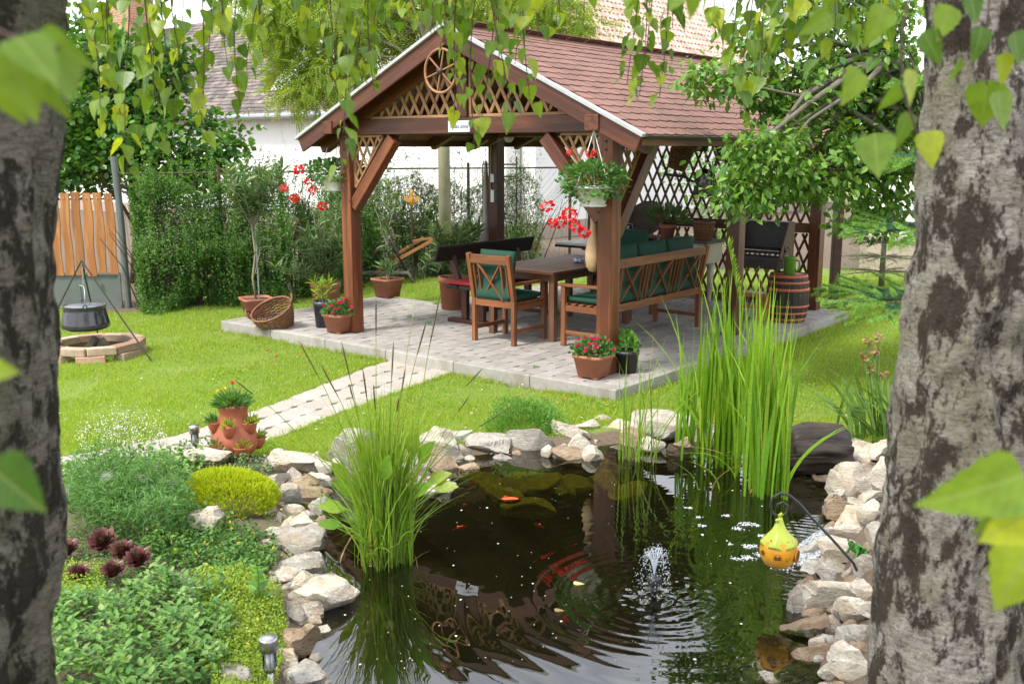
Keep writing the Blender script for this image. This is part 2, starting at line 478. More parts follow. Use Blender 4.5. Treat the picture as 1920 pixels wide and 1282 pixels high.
def stone(name, a, b, c, sc=3.5):
    m, t, out = _new(name)
    v = coords(t, (1, 1, 2.3))
    oi = nd(t, 'ShaderNodeObjectInfo')
    ad = nd(t, 'ShaderNodeVectorMath'); ad.operation = 'ADD'
    cb = nd(t, 'ShaderNodeCombineXYZ')
    for k in 'XYZ': t.links.new(math_(t, 'MULTIPLY', oi.outputs['Random'], 23.0), cb.inputs[k])
    t.links.new(v, ad.inputs[0]); t.links.new(cb.outputs[0], ad.inputs[1]); v = ad.outputs[0]
    f1 = noise(t, v, sc * 3, 8, .65, .3); f2 = noise(t, v, sc * 1.3, 5, .6, .8); f3 = noise(t, v, sc * 14, 4, .7)
    vo = nd(t, 'ShaderNodeTexVoronoi', Scale=sc * 2.2); vo.feature = 'DISTANCE_TO_EDGE'
    dv = nd(t, 'ShaderNodeVectorMath'); dv.operation = 'ADD'
    nc = nd(t, 'ShaderNodeTexNoise', Scale=sc * 2.5, Detail=4); t.links.new(v, nc.inputs['Vector'])
    t.links.new(v, dv.inputs[0]); t.links.new(nc.outputs['Color'], dv.inputs[1]); t.links.new(dv.outputs[0], vo.inputs['Vector'])
    crack = ramp(t, vo.outputs['Distance'], [(.0, 1.0), (.035, 0.0)])
    col = ramp(t, f1, [(.32, b), (.62, a)])
    col = mixc(t, math_(t, 'MULTIPLY', ramp(t, f2, [(.5, 0.0), (.68, 1.0)]), .8), col, c)
    col = mixc(t, math_(t, 'MULTIPLY', ramp(t, f3, [(.32, 1.0), (.46, 0.0)]), .6), col, tuple(x * .38 for x in b))
    col = mixc(t, math_(t, 'MULTIPLY', crack, .12), col, tuple(x * .35 for x in b))
    col = mixc(t, 1.0, col, ramp(t, oi.outputs['Random'], [(0, (.84, .82, .80)), (1, (1.1, 1.1, 1.08))]), 'MULTIPLY')
    h = math_(t, 'ADD', math_(t, 'ADD', f1, math_(t, 'MULTIPLY', f3, .6)), math_(t, 'MULTIPLY', crack, -.1))
    return finish(m, t, out, col, .92, h, .9, .025)
ST_WHITE = stone('pale limestone', (.68, .63, .54), (.43, .375, .30), (.50, .38, .24))
ST_GREY = stone('grey limestone', (.48, .455, .41), (.31, .285, .245), (.36, .29, .21))
ST_BROWN = stone('brown stained stone', (.42, .32, .22), (.25, .18, .115), (.19, .13, .08))
ST_ALGAE = stone('algae covered stone', (.64, .58, .06), (.46, .42, .04), (.32, .34, .04))
ST_WET = stone('wet dark stone', (.16, .13, .09), (.09, .07, .045), (.07, .065, .03))
L_BIRCH = leafmat('birch leaf', (.055, .14, .022), (.19, .31, .03), .45, .38, (1.6, 1.45, .35), c3=(.36, .42, .03))  # shade among the leaves is put into the dark end of the range
veined(L_BIRCH)
L_PEAR = leafmat('pear leaf', (.05, .155, .025), (.16, .30, .04), .3, .3, c3=(.20, .33, .05))
L_DARK = leafmat('dark glossy leaf', (.035, .125, .024), (.10, .23, .035), .35, .35, c3=(.18, .34, .045))
L_HEDGE = leafmat('hedge leaf', (.035, .125, .022), (.12, .25, .045), .35, .5, c3=(.20, .32, .07))
L_LOCUST = leafmat('yellow green feathery leaf', (.17, .30, .035), (.31, .42, .06), .5, .5, c3=(.46, .50, .09))
L_OLEA = leafmat('grey green oleander leaf', (.06, .14, .045), (.14, .22, .08), .25, .45, c3=(.22, .29, .12))
L_GERA = leafmat('geranium leaf', (.05, .15, .035), (.12, .26, .06), .3, .5)
L_REED = leafmat('reed blade', (.11, .27, .018), (.23, .40, .03), .4, .4, c3=(.33, .42, .06))
L_SEDGE = leafmat('sedge blade', (.12, .26, .024), (.25, .39, .045), .4, .45, c3=(.38, .40, .10))
L_IRIS = leafmat('iris blade', (.10, .22, .045), (.20, .32, .09), .35, .4)
L_GRASS = leafmat('lawn blade', (.18, .32, .022), (.34, .47, .04), .4, .6, c3=(.42, .42, .12))
L_VINCA = leafmat('vinca leaf', (.06, .18, .03), (.17, .32, .06), .28, .35, c3=(.26, .38, .12))
L_FERN = leafmat('feathery leaf', (.06, .17, .035), (.13, .27, .06), .35, .55)
L_GOLD = leafmat('golden stonecrop', (.36, .46, .015), (.54, .60, .03), .4, .6, (1.3, 1.25, .4), c3=(.26, .40, .02))
L_SEDUM = leafmat('yellow green stonecrop', (.14, .28, .025), (.32, .43, .035), .35, .5, c3=(.50, .54, .06))
L_BUSH = leafmat('bright bush leaf', (.09, .24, .04), (.20, .38, .07), .35, .5)
L_SPRUCE = leafmat('blue spruce needle', (.05, .16, .085), (.10, .23, .12), .15, .55)
L_SPRUCE_N = leafmat('fresh spruce needle', (.18, .38, .07), (.34, .54, .14), .3, .55)
L_DRY = leafmat('dry straw leaf', (.40, .29, .14), (.28, .19, .09), .3, .7)
L_SEMP = leafmat('purple houseleek leaf', (.10, .032, .036), (.16, .06, .05), .1, .4, (1.2, .8, .7), c3=(.12, .13, .05))
FL_RED = leafmat('red petal', (.62, .012, .018), (.80, .03, .03), .3, .5, (1.1, .9, .9))
FL_MAG = leafmat('magenta petal', (.55, .012, .11), (.70, .03, .16), .3, .5, (1.1, .9, .9))
FL_YEL = leafmat('yellow petal', (.75, .52, .02), (.85, .62, .03), .3, .5, (1.1, 1, .8))
FL_WHITE = leafmat('white petal', (.75, .75, .70), (.85, .85, .80), .3, .6, (1, 1, 1))
FL_VIO = leafmat('violet petal', (.10, .03, .35), (.16, .05, .45), .3, .5, (1, 1, 1))
FL_PINK = leafmat('pink petal', (.72, .30, .45), (.80, .40, .52), .3, .5, (1, 1, 1))
FLUFF = leafmat('silky seed hair', (.62, .60, .56), (.78, .76, .72), .5, .8, (1, 1, 1))
BARK_TWIG = simple('brown twig bark', (.09, .055, .04), (.05, .03, .022), .8, 30, bump=.3, vary=.15)
BARK_GREY = simple('grey brown bark', (.17, .15, .11), (.09, .08, .06), .9, 14, (1, 1, .35), .6, .02, vary=.1, c3=(.13, .15, .07))
BARK_SMOOTH = simple('olive smooth bark', (.24, .23, .14), (.17, .165, .10), .85, 9, (1, 1, .4), .3, vary=.05, c3=(.29, .27, .18))
SOIL = simple('dark soil', (.085, .06, .04), (.045, .032, .022), .95, 25, bump=.8, dist=.02, vary=0, space='World')
# ------------------------------------------------------------------ frames of the place
GZ = Vector((-1.716, 10.763, 0.12)); GR = -0.6765             # gazebo corner post and its turn
EX = Vector((math.cos(GR), math.sin(GR), 0)); EY = Vector((-math.sin(GR), math.cos(GR), 0))
def gz(x, y, z=0.0): return GZ + EX * x + EY * y + Vector((0, 0, z))
def to_gz(P):
    d = np.asarray(P)[:, :2] - np.array(GZ[:2])
    return d @ np.array(EX[:2]), d @ np.array(EY[:2])
GW, GD, GM = 3.28, 4.62, 2.43                                 # width, depth, middle post
WL = -0.045                                                     # water level
def inside(P, poly):
    x, y = P[:, 0], P[:, 1]; r = np.zeros(len(P), bool); n = len(poly)
    for i in range(n):
        x1, y1 = poly[i][:2]; x2, y2 = poly[(i + 1) % n][:2]
        if y1 == y2: continue
        c = ((y1 > y) != (y2 > y)) & (x < (x2 - x1) * (y - y1) / (y2 - y1) + x1); r ^= c
    return r
def dist_line(P, line, closed=False):
    d = np.full(len(P), 1e9); n = len(line); P = P[:, :2]
    for i in range(n if closed else n - 1):
        a = np.array(line[i][:2]); b = np.array(line[(i + 1) % n][:2]); ab = b - a
        t = np.clip(((P - a) @ ab) / (ab @ ab + 1e-12), 0, 1)
        d = np.minimum(d, np.linalg.norm(P - (a + t[:, None] * ab), axis=1))
    return d
def sstep(x, a, b):
    t = np.clip((x - a) / (b - a), 0, 1); return t * t * (3 - 2 * t)
SHORE_PX = [(590, 1300), (598, 1210), (640, 1125), (590, 1090), (565, 1045), (605, 1000), (570, 955), (600, 915), (690, 905), (780, 918),
            (862, 905), (835, 880), (900, 862), (1000, 852), (1090, 850), (1180, 838), (1300, 826), (1460, 842), (1500, 900), (1560, 890),
            (1600, 872), (1610, 900), (1590, 945), (1545, 1000), (1500, 1060), (1500, 1120), (1500, 1190), (1485, 1240), (1500, 1300), (1500, 1420), (1000, 1500), (640, 1420)]
SHORE = [tuple(G(x, y, WL))[:2] for x, y in SHORE_PX]
PATH_UP = [tuple(G(x, y, .02))[:2] for x, y in [(752, 668), (680, 690), (600, 722), (480, 768), (320, 818), (200, 840), (60, 862), (-200, 890)]]
PATH_LO = [tuple(G(x, y, .02))[:2] for x, y in [(872, 690), (800, 714), (735, 738), (640, 772), (500, 826), (380, 860), (130, 905), (-160, 955)]]
PATHPOLY = PATH_UP + PATH_LO[::-1]
PATIO = [(-1.712, -.51), (3.71, -.51), (3.71, 4.72), (-.727, 4.72), (-.727, 2.09), (-1.712, 2.09)]
PATIOW = [tuple(gz(x, y))[:2] for x, y in PATIO]
BED = [tuple(G(x, y, 0))[:2] for x, y in [(-60, 985), (110, 862), (250, 858), (350, 868), (420, 872), (520, 868), (600, 880), (640, 1000), (560, 1100), (640, 1200), (560, 1400), (0, 1500)]]
FENCE0 = Vector((-5.05, 13.06, 0)); FLINE = [FENCE0, Vector((-3.2, 14.04, 0)), Vector((-2.45, 16.3, 0)), Vector((1.0, 17.4, 0))]
BEHIND = [tuple(p)[:2] for p in FLINE] + [(12, 17.6), (12, 60), (-40, 60), (-40, 13.0)]
def height(P):
    P = np.asarray(P, float); P = np.concatenate([P[:, :2], np.zeros((len(P), 1))], 1)
    d = dist_line(P, SHORE, True); ins = inside(P, SHORE)
    z = np.where(ins, WL - .03 - .65 * sstep(d, 0.0, .95), WL - .03 + (0.045 - WL) * sstep(d, 0.0, .30))
    n = vn(P, 2.2, 3, 3) - .5
    z = z + n * np.where(ins, .05, .035 * sstep(d, 0, .4))
    rb = sstep(P[:, 0], 1.35, 1.9) * (1 - sstep(P[:, 1], 6.0, 7.2)) * sstep(d, 0.05, .4) * ~ins
    z = z + rb * .22
    bed = inside(P, BED) & ~ins
    z = z + bed * sstep(d, .15, .9) * .07
    flat = np.minimum(dist_line(P, PATIOW, True) + 9 * 0, 9)
    z = np.where(inside(P, PATIOW), -.04, np.where(inside(P, PATHPOLY), -.012, z))
    return z
def hz(x, y): return float(height(np.array([[x, y, 0]]))[0])
# ------------------------------------------------------------------ ground
def axis(lo, a, b, hi, fine, coarse):
    return np.concatenate([np.array([lo, lo * .6 + a * .4]), np.arange(a - (0), a, .5), [], np.arange(a, b, fine), np.arange(b, b + 6, coarse), [hi * .5 + (b + 6) * .5, hi]])
xs = np.unique(np.concatenate([[-150, -70, -35, -20], np.arange(-12, -3.2, .2), np.arange(-3.2, 3.4, .03), np.arange(3.4, 12, .2), [20, 35, 70, 150]]))
ys = np.unique(np.concatenate([[-40, -15, -5], np.arange(-2, 2.6, .2), np.arange(2.6, 8.6, .03), np.arange(8.6, 19, .15), [22, 27, 35, 60, 110, 220]]))
gx, gy = np.meshgrid(xs, ys)
GP = np.stack([gx.ravel(), gy.ravel(), np.zeros(gx.size)], 1)
GP[:, 2] = height(GP)
nx, ny = len(xs), len(ys)
ii = (np.arange(ny - 1)[:, None] * nx + np.arange(nx - 1)[None]).ravel()
gm = mesh_np('ground', GP, [np.stack([ii, ii + 1, ii + nx + 1, ii + nx], 1)], True)
dsh = dist_line(GP, SHORE, True)
soil = np.maximum.reduce([inside(GP, SHORE) * 1.0, 1 - sstep(dsh, .12, .4), inside(GP, BED) * 1.0,
                          (1 - sstep(dist_line(GP, [tuple(p) for p in FLINE]), .25, .5)),
                          (1 - sstep(dist_line(GP, PATIOW, True), .02, .13)) * .8,
                          inside(GP, BEHIND) * .75,
                          sstep(GP[:, 0], 1.1, 1.3) * (1 - sstep(GP[:, 0], 2.2, 2.6)) * (1 - sstep(GP[:, 1], 6.6, 7.3)), 1 - sstep(GP[:, 1], 3.2, 3.6)])
at = gm.attributes.new('soil', 'FLOAT', 'POINT'); at.data.foreach_set('value', soil.astype(np.float32))
def ground_mat():
    m, t, out = _new('lawn and soil')
    v = coords(t, space='World')
    a = nd(t, 'ShaderNodeAttribute'); a.attribute_name = 'soil'
    f = noise(t, v, 3, 6, .65); f2 = noise(t, v, 45, 4, .7); f3 = noise(t, v, 1.2, 3)
    lawn = ramp(t, f2, [(.3, (.10, .17, .018)), (.7, (.19, .26, .03))])
    lawn = mixc(t, ramp(t, f3, [(.52, 0.0), (.72, .6)]), lawn, (.26, .24, .09))
    so = ramp(t, f2, [(.3, (.10, .072, .048)), (.7, (.17, .125, .085))])
    fac = ramp(t, math_(t, 'ADD', a.outputs['Fac'], math_(t, 'MULTIPLY', math_(t, 'SUBTRACT', f, .5), .7)), [(.45, 0.0), (.62, 1.0)])
    return finish(m, t, out, mixc(t, fac, lawn, so), .95, f2, .8, .02)
gm.materials.append(ground_mat())
tag(ob('ground', gm, None), kind='structure')
# ------------------------------------------------------------------ patio
pg = prism([(x + (.03 if x < 3 else -.03), y + (.03 if y < 0 else -.03)) for x, y in PATIO], -.14, -.014)
patio = tag(ob('patio', pg, JOINT), kind='structure')
patio.location = GZ; patio.rotation_euler = (0, 0, GR)
def paver_poly(x0, y0, lx, ly, amp=.011, gap=.005):
    ys_ = np.linspace(0, ly, 5); tri = np.array([0, 1, 0, -1, 0]) * amp
    L = [(x0 + gap / 2 + tri[i], y0 + min(max(ys_[i], gap / 2), ly - gap / 2)) for i in range(5)]
    Rr = [(x0 + lx - gap / 2 + tri[i], y0 + min(max(ys_[i], gap / 2), ly - gap / 2)) for i in range(5)]
    return Rr + L[::-1]
def slab_geo(poly, z0, z1, ch=.005, g=None):
    g = g or Geo(); p = np.array(poly); c = p.mean(0); n = len(p)
    dv = p - c; ln = np.linalg.norm(dv, axis=1)[:, None]; pi_ = p - dv / ln * ch
    V = np.concatenate([np.c_[p, np.full(n, z0)], np.c_[p, np.full(n, z1 - ch)], np.c_[pi_, np.full(n, z1)]])
    i = np.arange(n); j = (i + 1) % n
    return g.add(V, [np.concatenate([np.stack([i, j, n + j, n + i], 1), np.stack([n + i, n + j, 2 * n + j, 2 * n + i], 1)]), [tuple(range(2 * n, 3 * n))]])
LX, LY = .1641, .2024
cells = []
for i in range(32):
    x0 = -1.627 + i * LX; n = 12 if i < 6 else 25
    L = [(j * LY, 1) for j in range(n)] if i % 2 == 0 else [(0, .5)] + [((j + .5) * LY, 1) for j in range(n - 1)] + [((n - .5) * LY, .5)]
    for y, f in L:
        y0 = -.425 + y
        wp = gz(x0 + LX / 2, y0 + LY * f / 2)
        cells.append((wp.length, x0, y0, f))
cells.sort()
PM = {}
for f in (1, .5):
    PM[f] = slab_geo(paver_poly(-LX / 2, -LY * f / 2, LX, LY * f), -.013, 0).mesh('paver'); PM[f].materials.append(PAVER)
rest = Geo()
for k, (d, x0, y0, f) in enumerate(cells):
    dz = random.uniform(-.003, .002)
    if k < 300:
        o = ob('paver', PM[f], None, patio, loc=(x0 + LX / 2, y0 + LY * f / 2, dz)); o.rotation_euler = (random.uniform(-.006, .006), random.uniform(-.006, .006), random.uniform(-.012, .012))
    else: slab_geo(paver_poly(x0, y0, LX, LY * f), -.013 + dz, dz, g=rest)
ob('far_pavers', rest, PAVER, patio, kind='stuff')
def kerb(a, b, wd=.085, z0=-.16, z1=.004):
    a, b = Vector((*a, 0)), Vector((*b, 0)); L = (b - a).length; n = max(1, round(L / .98)); d = (b - a) / n
    for k in range(n):
        p, q = a + d * k + d.normalized() * .003, a + d * (k + 1) - d.normalized() * .003
        o = bar('kerb_stone', p + Vector((0, 0, (z0 + z1) / 2)), q + Vector((0, 0, (z0 + z1) / 2 + random.uniform(-.003, .003))), wd, z1 - z0, CONCRETE, patio, bevel=.008)
for k in range(6):
    a, b = PATIO[k], PATIO[(k + 1) % 6]
    A, B = Vector(a), Vector(b); t = (B - A).normalized(); nrm_ = Vector((-t.y, t.x)) * .0425
    if k in (1, 3): B_ = B - t * .087; A_ = A + t * .087
    else: A_, B_ = A, B
    kerb(A_ + nrm_, B_ + nrm_)
# ------------------------------------------------------------------ garden path
def poly_at(line, u):
    line = np.array(line); s = np.concatenate([[0], np.cumsum(np.linalg.norm(np.diff(line, axis=0), axis=1))]); s = s / s[-1]
    return np.stack([np.interp(u, s, line[:, 0]), np.interp(u, s, line[:, 1])], -1)
pb = Geo(); NU = 40; u = np.linspace(0, 1, NU)
A_, B_ = poly_at(PATH_UP, u), poly_at(PATH_LO, u)
pb.add(np.concatenate([np.c_[A_, np.full(NU, -.002)], np.c_[B_, np.full(NU, -.002)]]), [[(i, i + 1, NU + i + 1, NU + i) for i in range(NU - 1)]])
path = tag(ob('garden_path', pb, JOINT), kind='structure')
NROW, LEN = 3, 6.4
for r in range(NROW):
    n = 24
    for j in range(n):
        u0 = (j + (.5 if r % 2 else 0)) / n; u1 = u0 + 1 / n
        if u1 > 1: continue
        pl = np.array(paver_poly(0, 0, 1, 1, .085, .035))      # x across, y along
        uu = u0 + pl[:, 1] * (u1 - u0); vv = np.clip((r + pl[:, 0]) / NROW, .005, .995)
        a, b = poly_at(PATH_UP, uu), poly_at(PATH_LO, uu)
        xy = a + (b - a) * vv[:, None]; c = xy.mean(0)
        g = slab_geo([tuple(q) for q in (xy - c)][::1], -.02, .018 + random.uniform(-.004, .004), .006)
        o = ob('path_paver', g, PATHST, path, loc=(c[0], c[1], 0)); o.rotation_euler = (random.uniform(-.012, .012), random.uniform(-.012, .012), 0)
# ------------------------------------------------------------------ pond water
FT = G(1226, 1116, WL)                                        # fountain foot
WF = G(1490, 1050, WL)                                        # where the little waterfall lands
st = .0125
wx = np.arange(-1.9, 2.9, st); wy = np.arange(2.9, 8.1, st)
a, b = np.meshgrid(wx, wy); WP = np.stack([a.ravel(), b.ravel(), np.zeros(a.size)], 1)
keep = inside(WP, SHORE) | (dist_line(WP, SHORE, True) < .15)
r = np.hypot(WP[:, 0] - FT.x, WP[:, 1] - FT.y); th = np.arctan2(WP[:, 1] - FT.y, WP[:, 0] - FT.x)
jit = (vn(WP, 2.0, 5, 2) - .5) * .09
zz = .0009 * np.sin((r + jit) * 2 * PI / .066) * np.exp(-r / .36) * sstep(r, .05, .18) * (.55 + .9 * vn(WP, 4, 8))
zz += .00036 * np.sin((r + jit * 2.2) * 2 * PI / .125 + 1) * np.exp(-((r - .8) / .6) ** 2) * (1 - sstep(WP[:, 1], 5.0, 6.0)) * (.3 + 1.1 * vn(WP, 1.7, 77, 2))
rr = np.exp(-(r / .2) ** 2); zz += rr * .012 * (vn(WP, 42, 9, 2) - .5)
r2 = np.hypot(WP[:, 0] - WF.x, WP[:, 1] - WF.y)
zz += .003 * np.sin((r2 + jit) * 2 * PI / .05) * np.exp(-r2 / .28) * (.4 + vn(WP, 6, 4)) + np.exp(-(r2 / .2) ** 2) * .012 * (vn(WP, 36, 19, 2) - .5)
zz += (vn(WP * (1, 2.2, 1), 7, 21, 2) - .5) * .0013 * (.2 + sstep(WP[:, 0], .9, 1.7)) + (vn(WP, 1.6, 22) - .5) * .0012
WP[:, 2] = WL + zz
nx2, ny2 = len(wx), len(wy)
ii = (np.arange(ny2 - 1)[:, None] * nx2 + np.arange(nx2 - 1)[None]).ravel()
Q = np.stack([ii, ii + 1, ii + nx2 + 1, ii + nx2], 1); Q = Q[keep[Q].all(1)]
used = np.unique(Q); rm = np.zeros(len(WP), int); rm[used] = np.arange(len(used))
def water_mat():
    m, t, out = _new('pond water')
    fr = nd(t, 'ShaderNodeFresnel', IOR=2.35)
    tr = nd(t, 'ShaderNodeBsdfTransparent', Color=(.93, .90, .62, 1)); gl = nd(t, 'ShaderNodeBsdfGlossy', Roughness=.0)
    ms = nd(t, 'ShaderNodeMixShader')
    df = nd(t, 'ShaderNodeBsdfDiffuse', Color=(.055, .060, .018, 1)); mk = nd(t, 'ShaderNodeMixShader', Fac=.06)      # suspended silt
    t.links.new(tr.outputs[0], mk.inputs[1]); t.links.new(df.outputs[0], mk.inputs[2])
    t.links.new(fr.outputs[0], ms.inputs[0]); t.links.new(mk.outputs[0], ms.inputs[1]); t.links.new(gl.outputs[0], ms.inputs[2])
    t.links.new(ms.outputs[0], out.inputs['Surface'])
    return m
wm = mesh_np('pond_water', WP[used], [rm[Q]], True); wm.materials.append(water_mat())
tag(ob('pond_water', wm, None), kind='structure')
# bed of the deep middle; its dark colour stands in for light lost at depth
bedm = simple('depth darkened bed', (.022, .021, .010), (.012, .012, .007), .9, 6, bump=.4, vary=0, space='World')
sel = inside(GP, SHORE) & (dsh > .16)
jj = (np.arange(ny - 1)[:, None] * nx + np.arange(nx - 1)[None]).ravel(); Q = np.stack([jj, jj + 1, jj + nx + 1, jj + nx], 1); Q = Q[sel[Q].all(1)]
used = np.unique(Q); rm = np.zeros(len(GP), int); rm[used] = np.arange(len(used))
bm_ = mesh_np('pond_bed', GP[used] + (0, 0, .008), [rm[Q]], True); bm_.materials.append(bedm)
tag(ob('pond_bed', bm_, None), kind='structure')
# ------------------------------------------------------------------ gazebo
def gthing(name, label, cat, x, y, z=0.0, rz=0.0, group=None):
    return thing(name, label, cat, gz(x, y, z), GR + rz, group)
gaz = gthing('gazebo', 'open wooden gazebo with red brown shingle roof, lattice gable and corner posts on paved patio', 'gazebo', 0, 0)
PW = .145
def gbar(n, p0, p1, wy, h, m, up=(0, 0, 1), bevel=.005, off=(0, 0, 0), label=None): return bar(n, p0, p1, wy, h, m, gaz, up, bevel, off, label)
posts = [(0, 0), (GW, 0), (0, GM), (GW, GM), (0, GD), (GW, GD)]
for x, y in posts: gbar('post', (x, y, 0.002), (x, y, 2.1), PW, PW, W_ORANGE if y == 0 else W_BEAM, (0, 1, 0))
BH = .15
for y in (0, GM, GD): gbar('tie_beam', (-.069, y, 2.1 + BH / 2), (GW + .069, y, 2.1 + BH / 2), .13, BH, W_BEAM)
PZ = 2.1 + BH / 2
for x in (0, GW):
    gbar('wall_plate', (x, -.30, PZ - .004), (x, -.068, PZ - .004), .14, .13, W_BEAM)
    gbar('wall_plate', (x, .068, PZ + .002), (x, GM - .068, PZ + .002), .14, BH, W_BEAM)
    gbar('wall_plate', (x, GM + .068, PZ + .002), (x, GD - .068, PZ + .002), .14, BH, W_BEAM)
EAX, EAZ, RX, RZ_ = .48, 2.06, GW / 2, 3.06
slope = Vector((RX + EAX, 0, RZ_ - EAZ)); sl_len = slope.length; su = slope.normalized()
RY0, RY1 = -.27, 5.0
# king post and ridge
gbar('king_post', (RX, 0, 2.1 + BH + .002), (RX, 0, 2.92), .12, .12, W_BEAM, (0, 1, 0))
gbar('ridge_beam', (RX, RY0 + .06, 2.93), (RX, RY1 - .06, 2.93), .10, .14, W_BEAM)
def rafter(y, w_, side, m=W_BEAM, drop=.10, h=.12, x0=-.40):
    s = 1 if side < 0 else -1
    def pt(x): 
        z = EAZ + (x + EAX) * (RZ_ - EAZ) / (RX + EAX) - drop
        return (x if side < 0 else GW - x, y, z)
    return gbar('rafter', pt(x0), pt(RX - .06), w_, h, m)
for side in (-1, 1):
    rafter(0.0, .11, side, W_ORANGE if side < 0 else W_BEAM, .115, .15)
    for y in (.85, 1.7, 2.43, 3.3, 4.0, GD): rafter(y, .08, side)
# roof board (one sloping plane per side), barge boards, metal edge, shingles
def roofpt(side, s, y, up=0.0):
    """s = distance up the slope from the eave"""
    x = -EAX + su.x * s - su.z * up; z = EAZ + su.z * s + su.x * up
    return Vector((x if side < 0 else GW - x, y, z))
for side in (-1, 1):
    nb = 14; wbd = sl_len / nb
    for k in range(nb):
        a, b = roofpt(side, (k + .5) * wbd, RY0 + .02, -.014), roofpt(side, (k + .5) * wbd, RY1 - .02, -.014)
        n = Vector((-su.z if side < 0 else su.z, 0, su.x))
        gbar('roof_board', a, b, wbd - .004, .02, W_DARKSLAT, n, bevel=0)
    n = Vector((-su.z if side < 0 else su.z, 0, su.x))
    gbar('barge_board', roofpt(side, .0, RY0, -.075), roofpt(side, sl_len - .02, RY0, -.075), .028, .15, W_BEAM, n)
    gbar('drip_edge', roofpt(side, -.02, RY0 - .018, .012), roofpt(side, sl_len, RY0 - .018, .012), .055, .030, WHITEMETAL, n, bevel=.003)
    gbar('barge_board', roofpt(side, .0, RY1, -.075), roofpt(side, sl_len - .02, RY1, -.075), .028, .15, W_BEAM, n)
    gbar('fascia', roofpt(side, .0, RY0 + .02, -.05), roofpt(side, .0, RY1 - .02, -.05), .022, .07, W_DARKSLAT, (0, 0, 1))
    gbar('eave_edge', roofpt(side, -.02, RY0 + .01, .006), roofpt(side, -.02, RY1 - .01, .006), .03, .022, IRON, n, bevel=.003)
# shingles: courses of rounded tabs
TABW, EXPO = .168, .142
def shingle_geo(g=None, M=None):
    g = g or Geo(); n = 7; pts = [(-TABW / 2 + .003, .20), (-TABW / 2 + .003, .035)]
    pts += [(-(TABW / 2 - .003) * math.cos(t), .035 - .035 * math.sin(t) ** .8) for t in np.linspace(.25, PI - .25, 6)]
    pts += [(TABW / 2 - .003, .035), (TABW / 2 - .003, .20)]
    V = []; k = len(pts)
    for zt in (0, .007): V += [(x, y, zt + (.2 - y) * .055) for x, y in pts]
    P = [[(i, (i + 1) % k, k + (i + 1) % k, k + i) for i in range(k)], [tuple(range(k, 2 * k))]]
    t = Geo().add(V, P)
    if M is not None: t.xf(M)
    for q in t.P: g.add(t.V[0], [np.concatenate(t.P[q])]) if q == 4 else None
    return t
def tab_mesh():
    g = shingle_geo(); return g.mesh('shingle')
tm = tab_mesh(); tm.materials.append(SHINGLE)
TABV = shingle_geo()
nc = int(sl_len / EXPO) + 1; tabs = []
for side in (-1, 1):
    n = Vector((-su.z if side < 0 else su.z, 0, su.x)); upv = Vector((su.x if side < 0 else -su.x, 0, su.z)); xa = upv.cross(n)
    B3 = Matrix((xa, upv, n)).transposed().to_4x4()
    for c in range(nc):
        y = RY0 + (.0 if c % 2 else TABW / 2)
        while y < RY1 + .02:
            if y > RY0 + .02:
                M = B3.copy(); p = roofpt(side, c * EXPO - .02, y, .006 + random.uniform(0, .003)); M.translation = p
                wp = gz(p.x, p.y, p.z)
                tabs.append(((wp - Vector((0, 0, CAM_Z))).length + (50 if side < 0 else 0), M))
            y += TABW
tabs.sort(key=lambda q: q[0]); restg = Geo()
for k, (d, M) in enumerate(tabs):
    M = M @ Matrix.Rotation(random.uniform(-.015, .015), 4, 'Z')
    if k < 300:
        o = ob('shingle', tm, None, gaz); o.matrix_local = M
    else:
        A = np.array(M); off = restg.n; V = TABV.V[0] @ A[:3, :3].T + A[:3, 3]
        restg.add(V, [np.concatenate(v) for v in TABV.P.values()])
ob('far_shingles', restg, SHINGLE, gaz, kind='stuff')
nr = Vector((0, 0, 1))
for side in (-1, 1):
    n = Vector((-su.z if side < 0 else su.z, 0, su.x))
    gbar('ridge_cap', roofpt(side, sl_len - .075, RY0, .022), roofpt(side, sl_len - .075, RY1, .022), .16, .012, SHINGLE, n, bevel=.002)
# lattice: slats clipped to a polygon in a plane (u along, v up)
def clip_seg(poly, a, b):
    """part of the segment a-b inside a convex polygon"""
    t0, t1 = 0.0, 1.0; n = len(poly); d = (b[0] - a[0], b[1] - a[1])
    area = sum(poly[i][0] * poly[(i + 1) % n][1] - poly[(i + 1) % n][0] * poly[i][1] for i in range(n)); sg = 1 if area > 0 else -1
    for i in range(n):
        p, q = poly[i], poly[(i + 1) % n]; ex, ey = q[0] - p[0], q[1] - p[1]
        num = sg * (ex * (a[1] - p[1]) - ey * (a[0] - p[0])); den = sg * (ex * d[1] - ey * d[0])
        if abs(den) < 1e-9:
            if num < 0: return None
            continue
        t = -num / den
        if den > 0: t0 = max(t0, t)
        else: t1 = min(t1, t)
    if t1 - t0 < .02 / max(.02, math.hypot(*d)): return None
    return [(a[0] + d[0] * t, a[1] + d[1] * t) for t in (t0, t1)]
def lattice(poly, to3, nv, ang=60, step=.118, wd=.032, th=.011, m=W_SLAT, name='lattice_slat', skew=0):
    us = [p[0] for p in poly]; vs = [p[1] for p in poly]; ca = math.cos(math.radians(ang)); sa = math.sin(math.radians(ang))
    for layer, s in ((0, 1), (1, -1)):
        L = 4; k0 = min(us) - 4; u_ = k0
        while u_ < max(us) + 4:
            a = (u_ - s * ca * L, (min(vs)) - sa * L); b = (u_ + s * ca * L, min(vs) + sa * L)
            r = clip_seg(poly, a, b)
            if r:
                p, q = to3(*r[0]), to3(*r[1]); off = Vector(nv) * (th * 1.05 * layer)
                if (Vector(q) - Vector(p)).length > .05: gbar(name, Vector(p) + off, Vector(q) + off, wd, th, m, nv, bevel=0)
            u_ += step / sa
zb = 2.1 + BH + .03
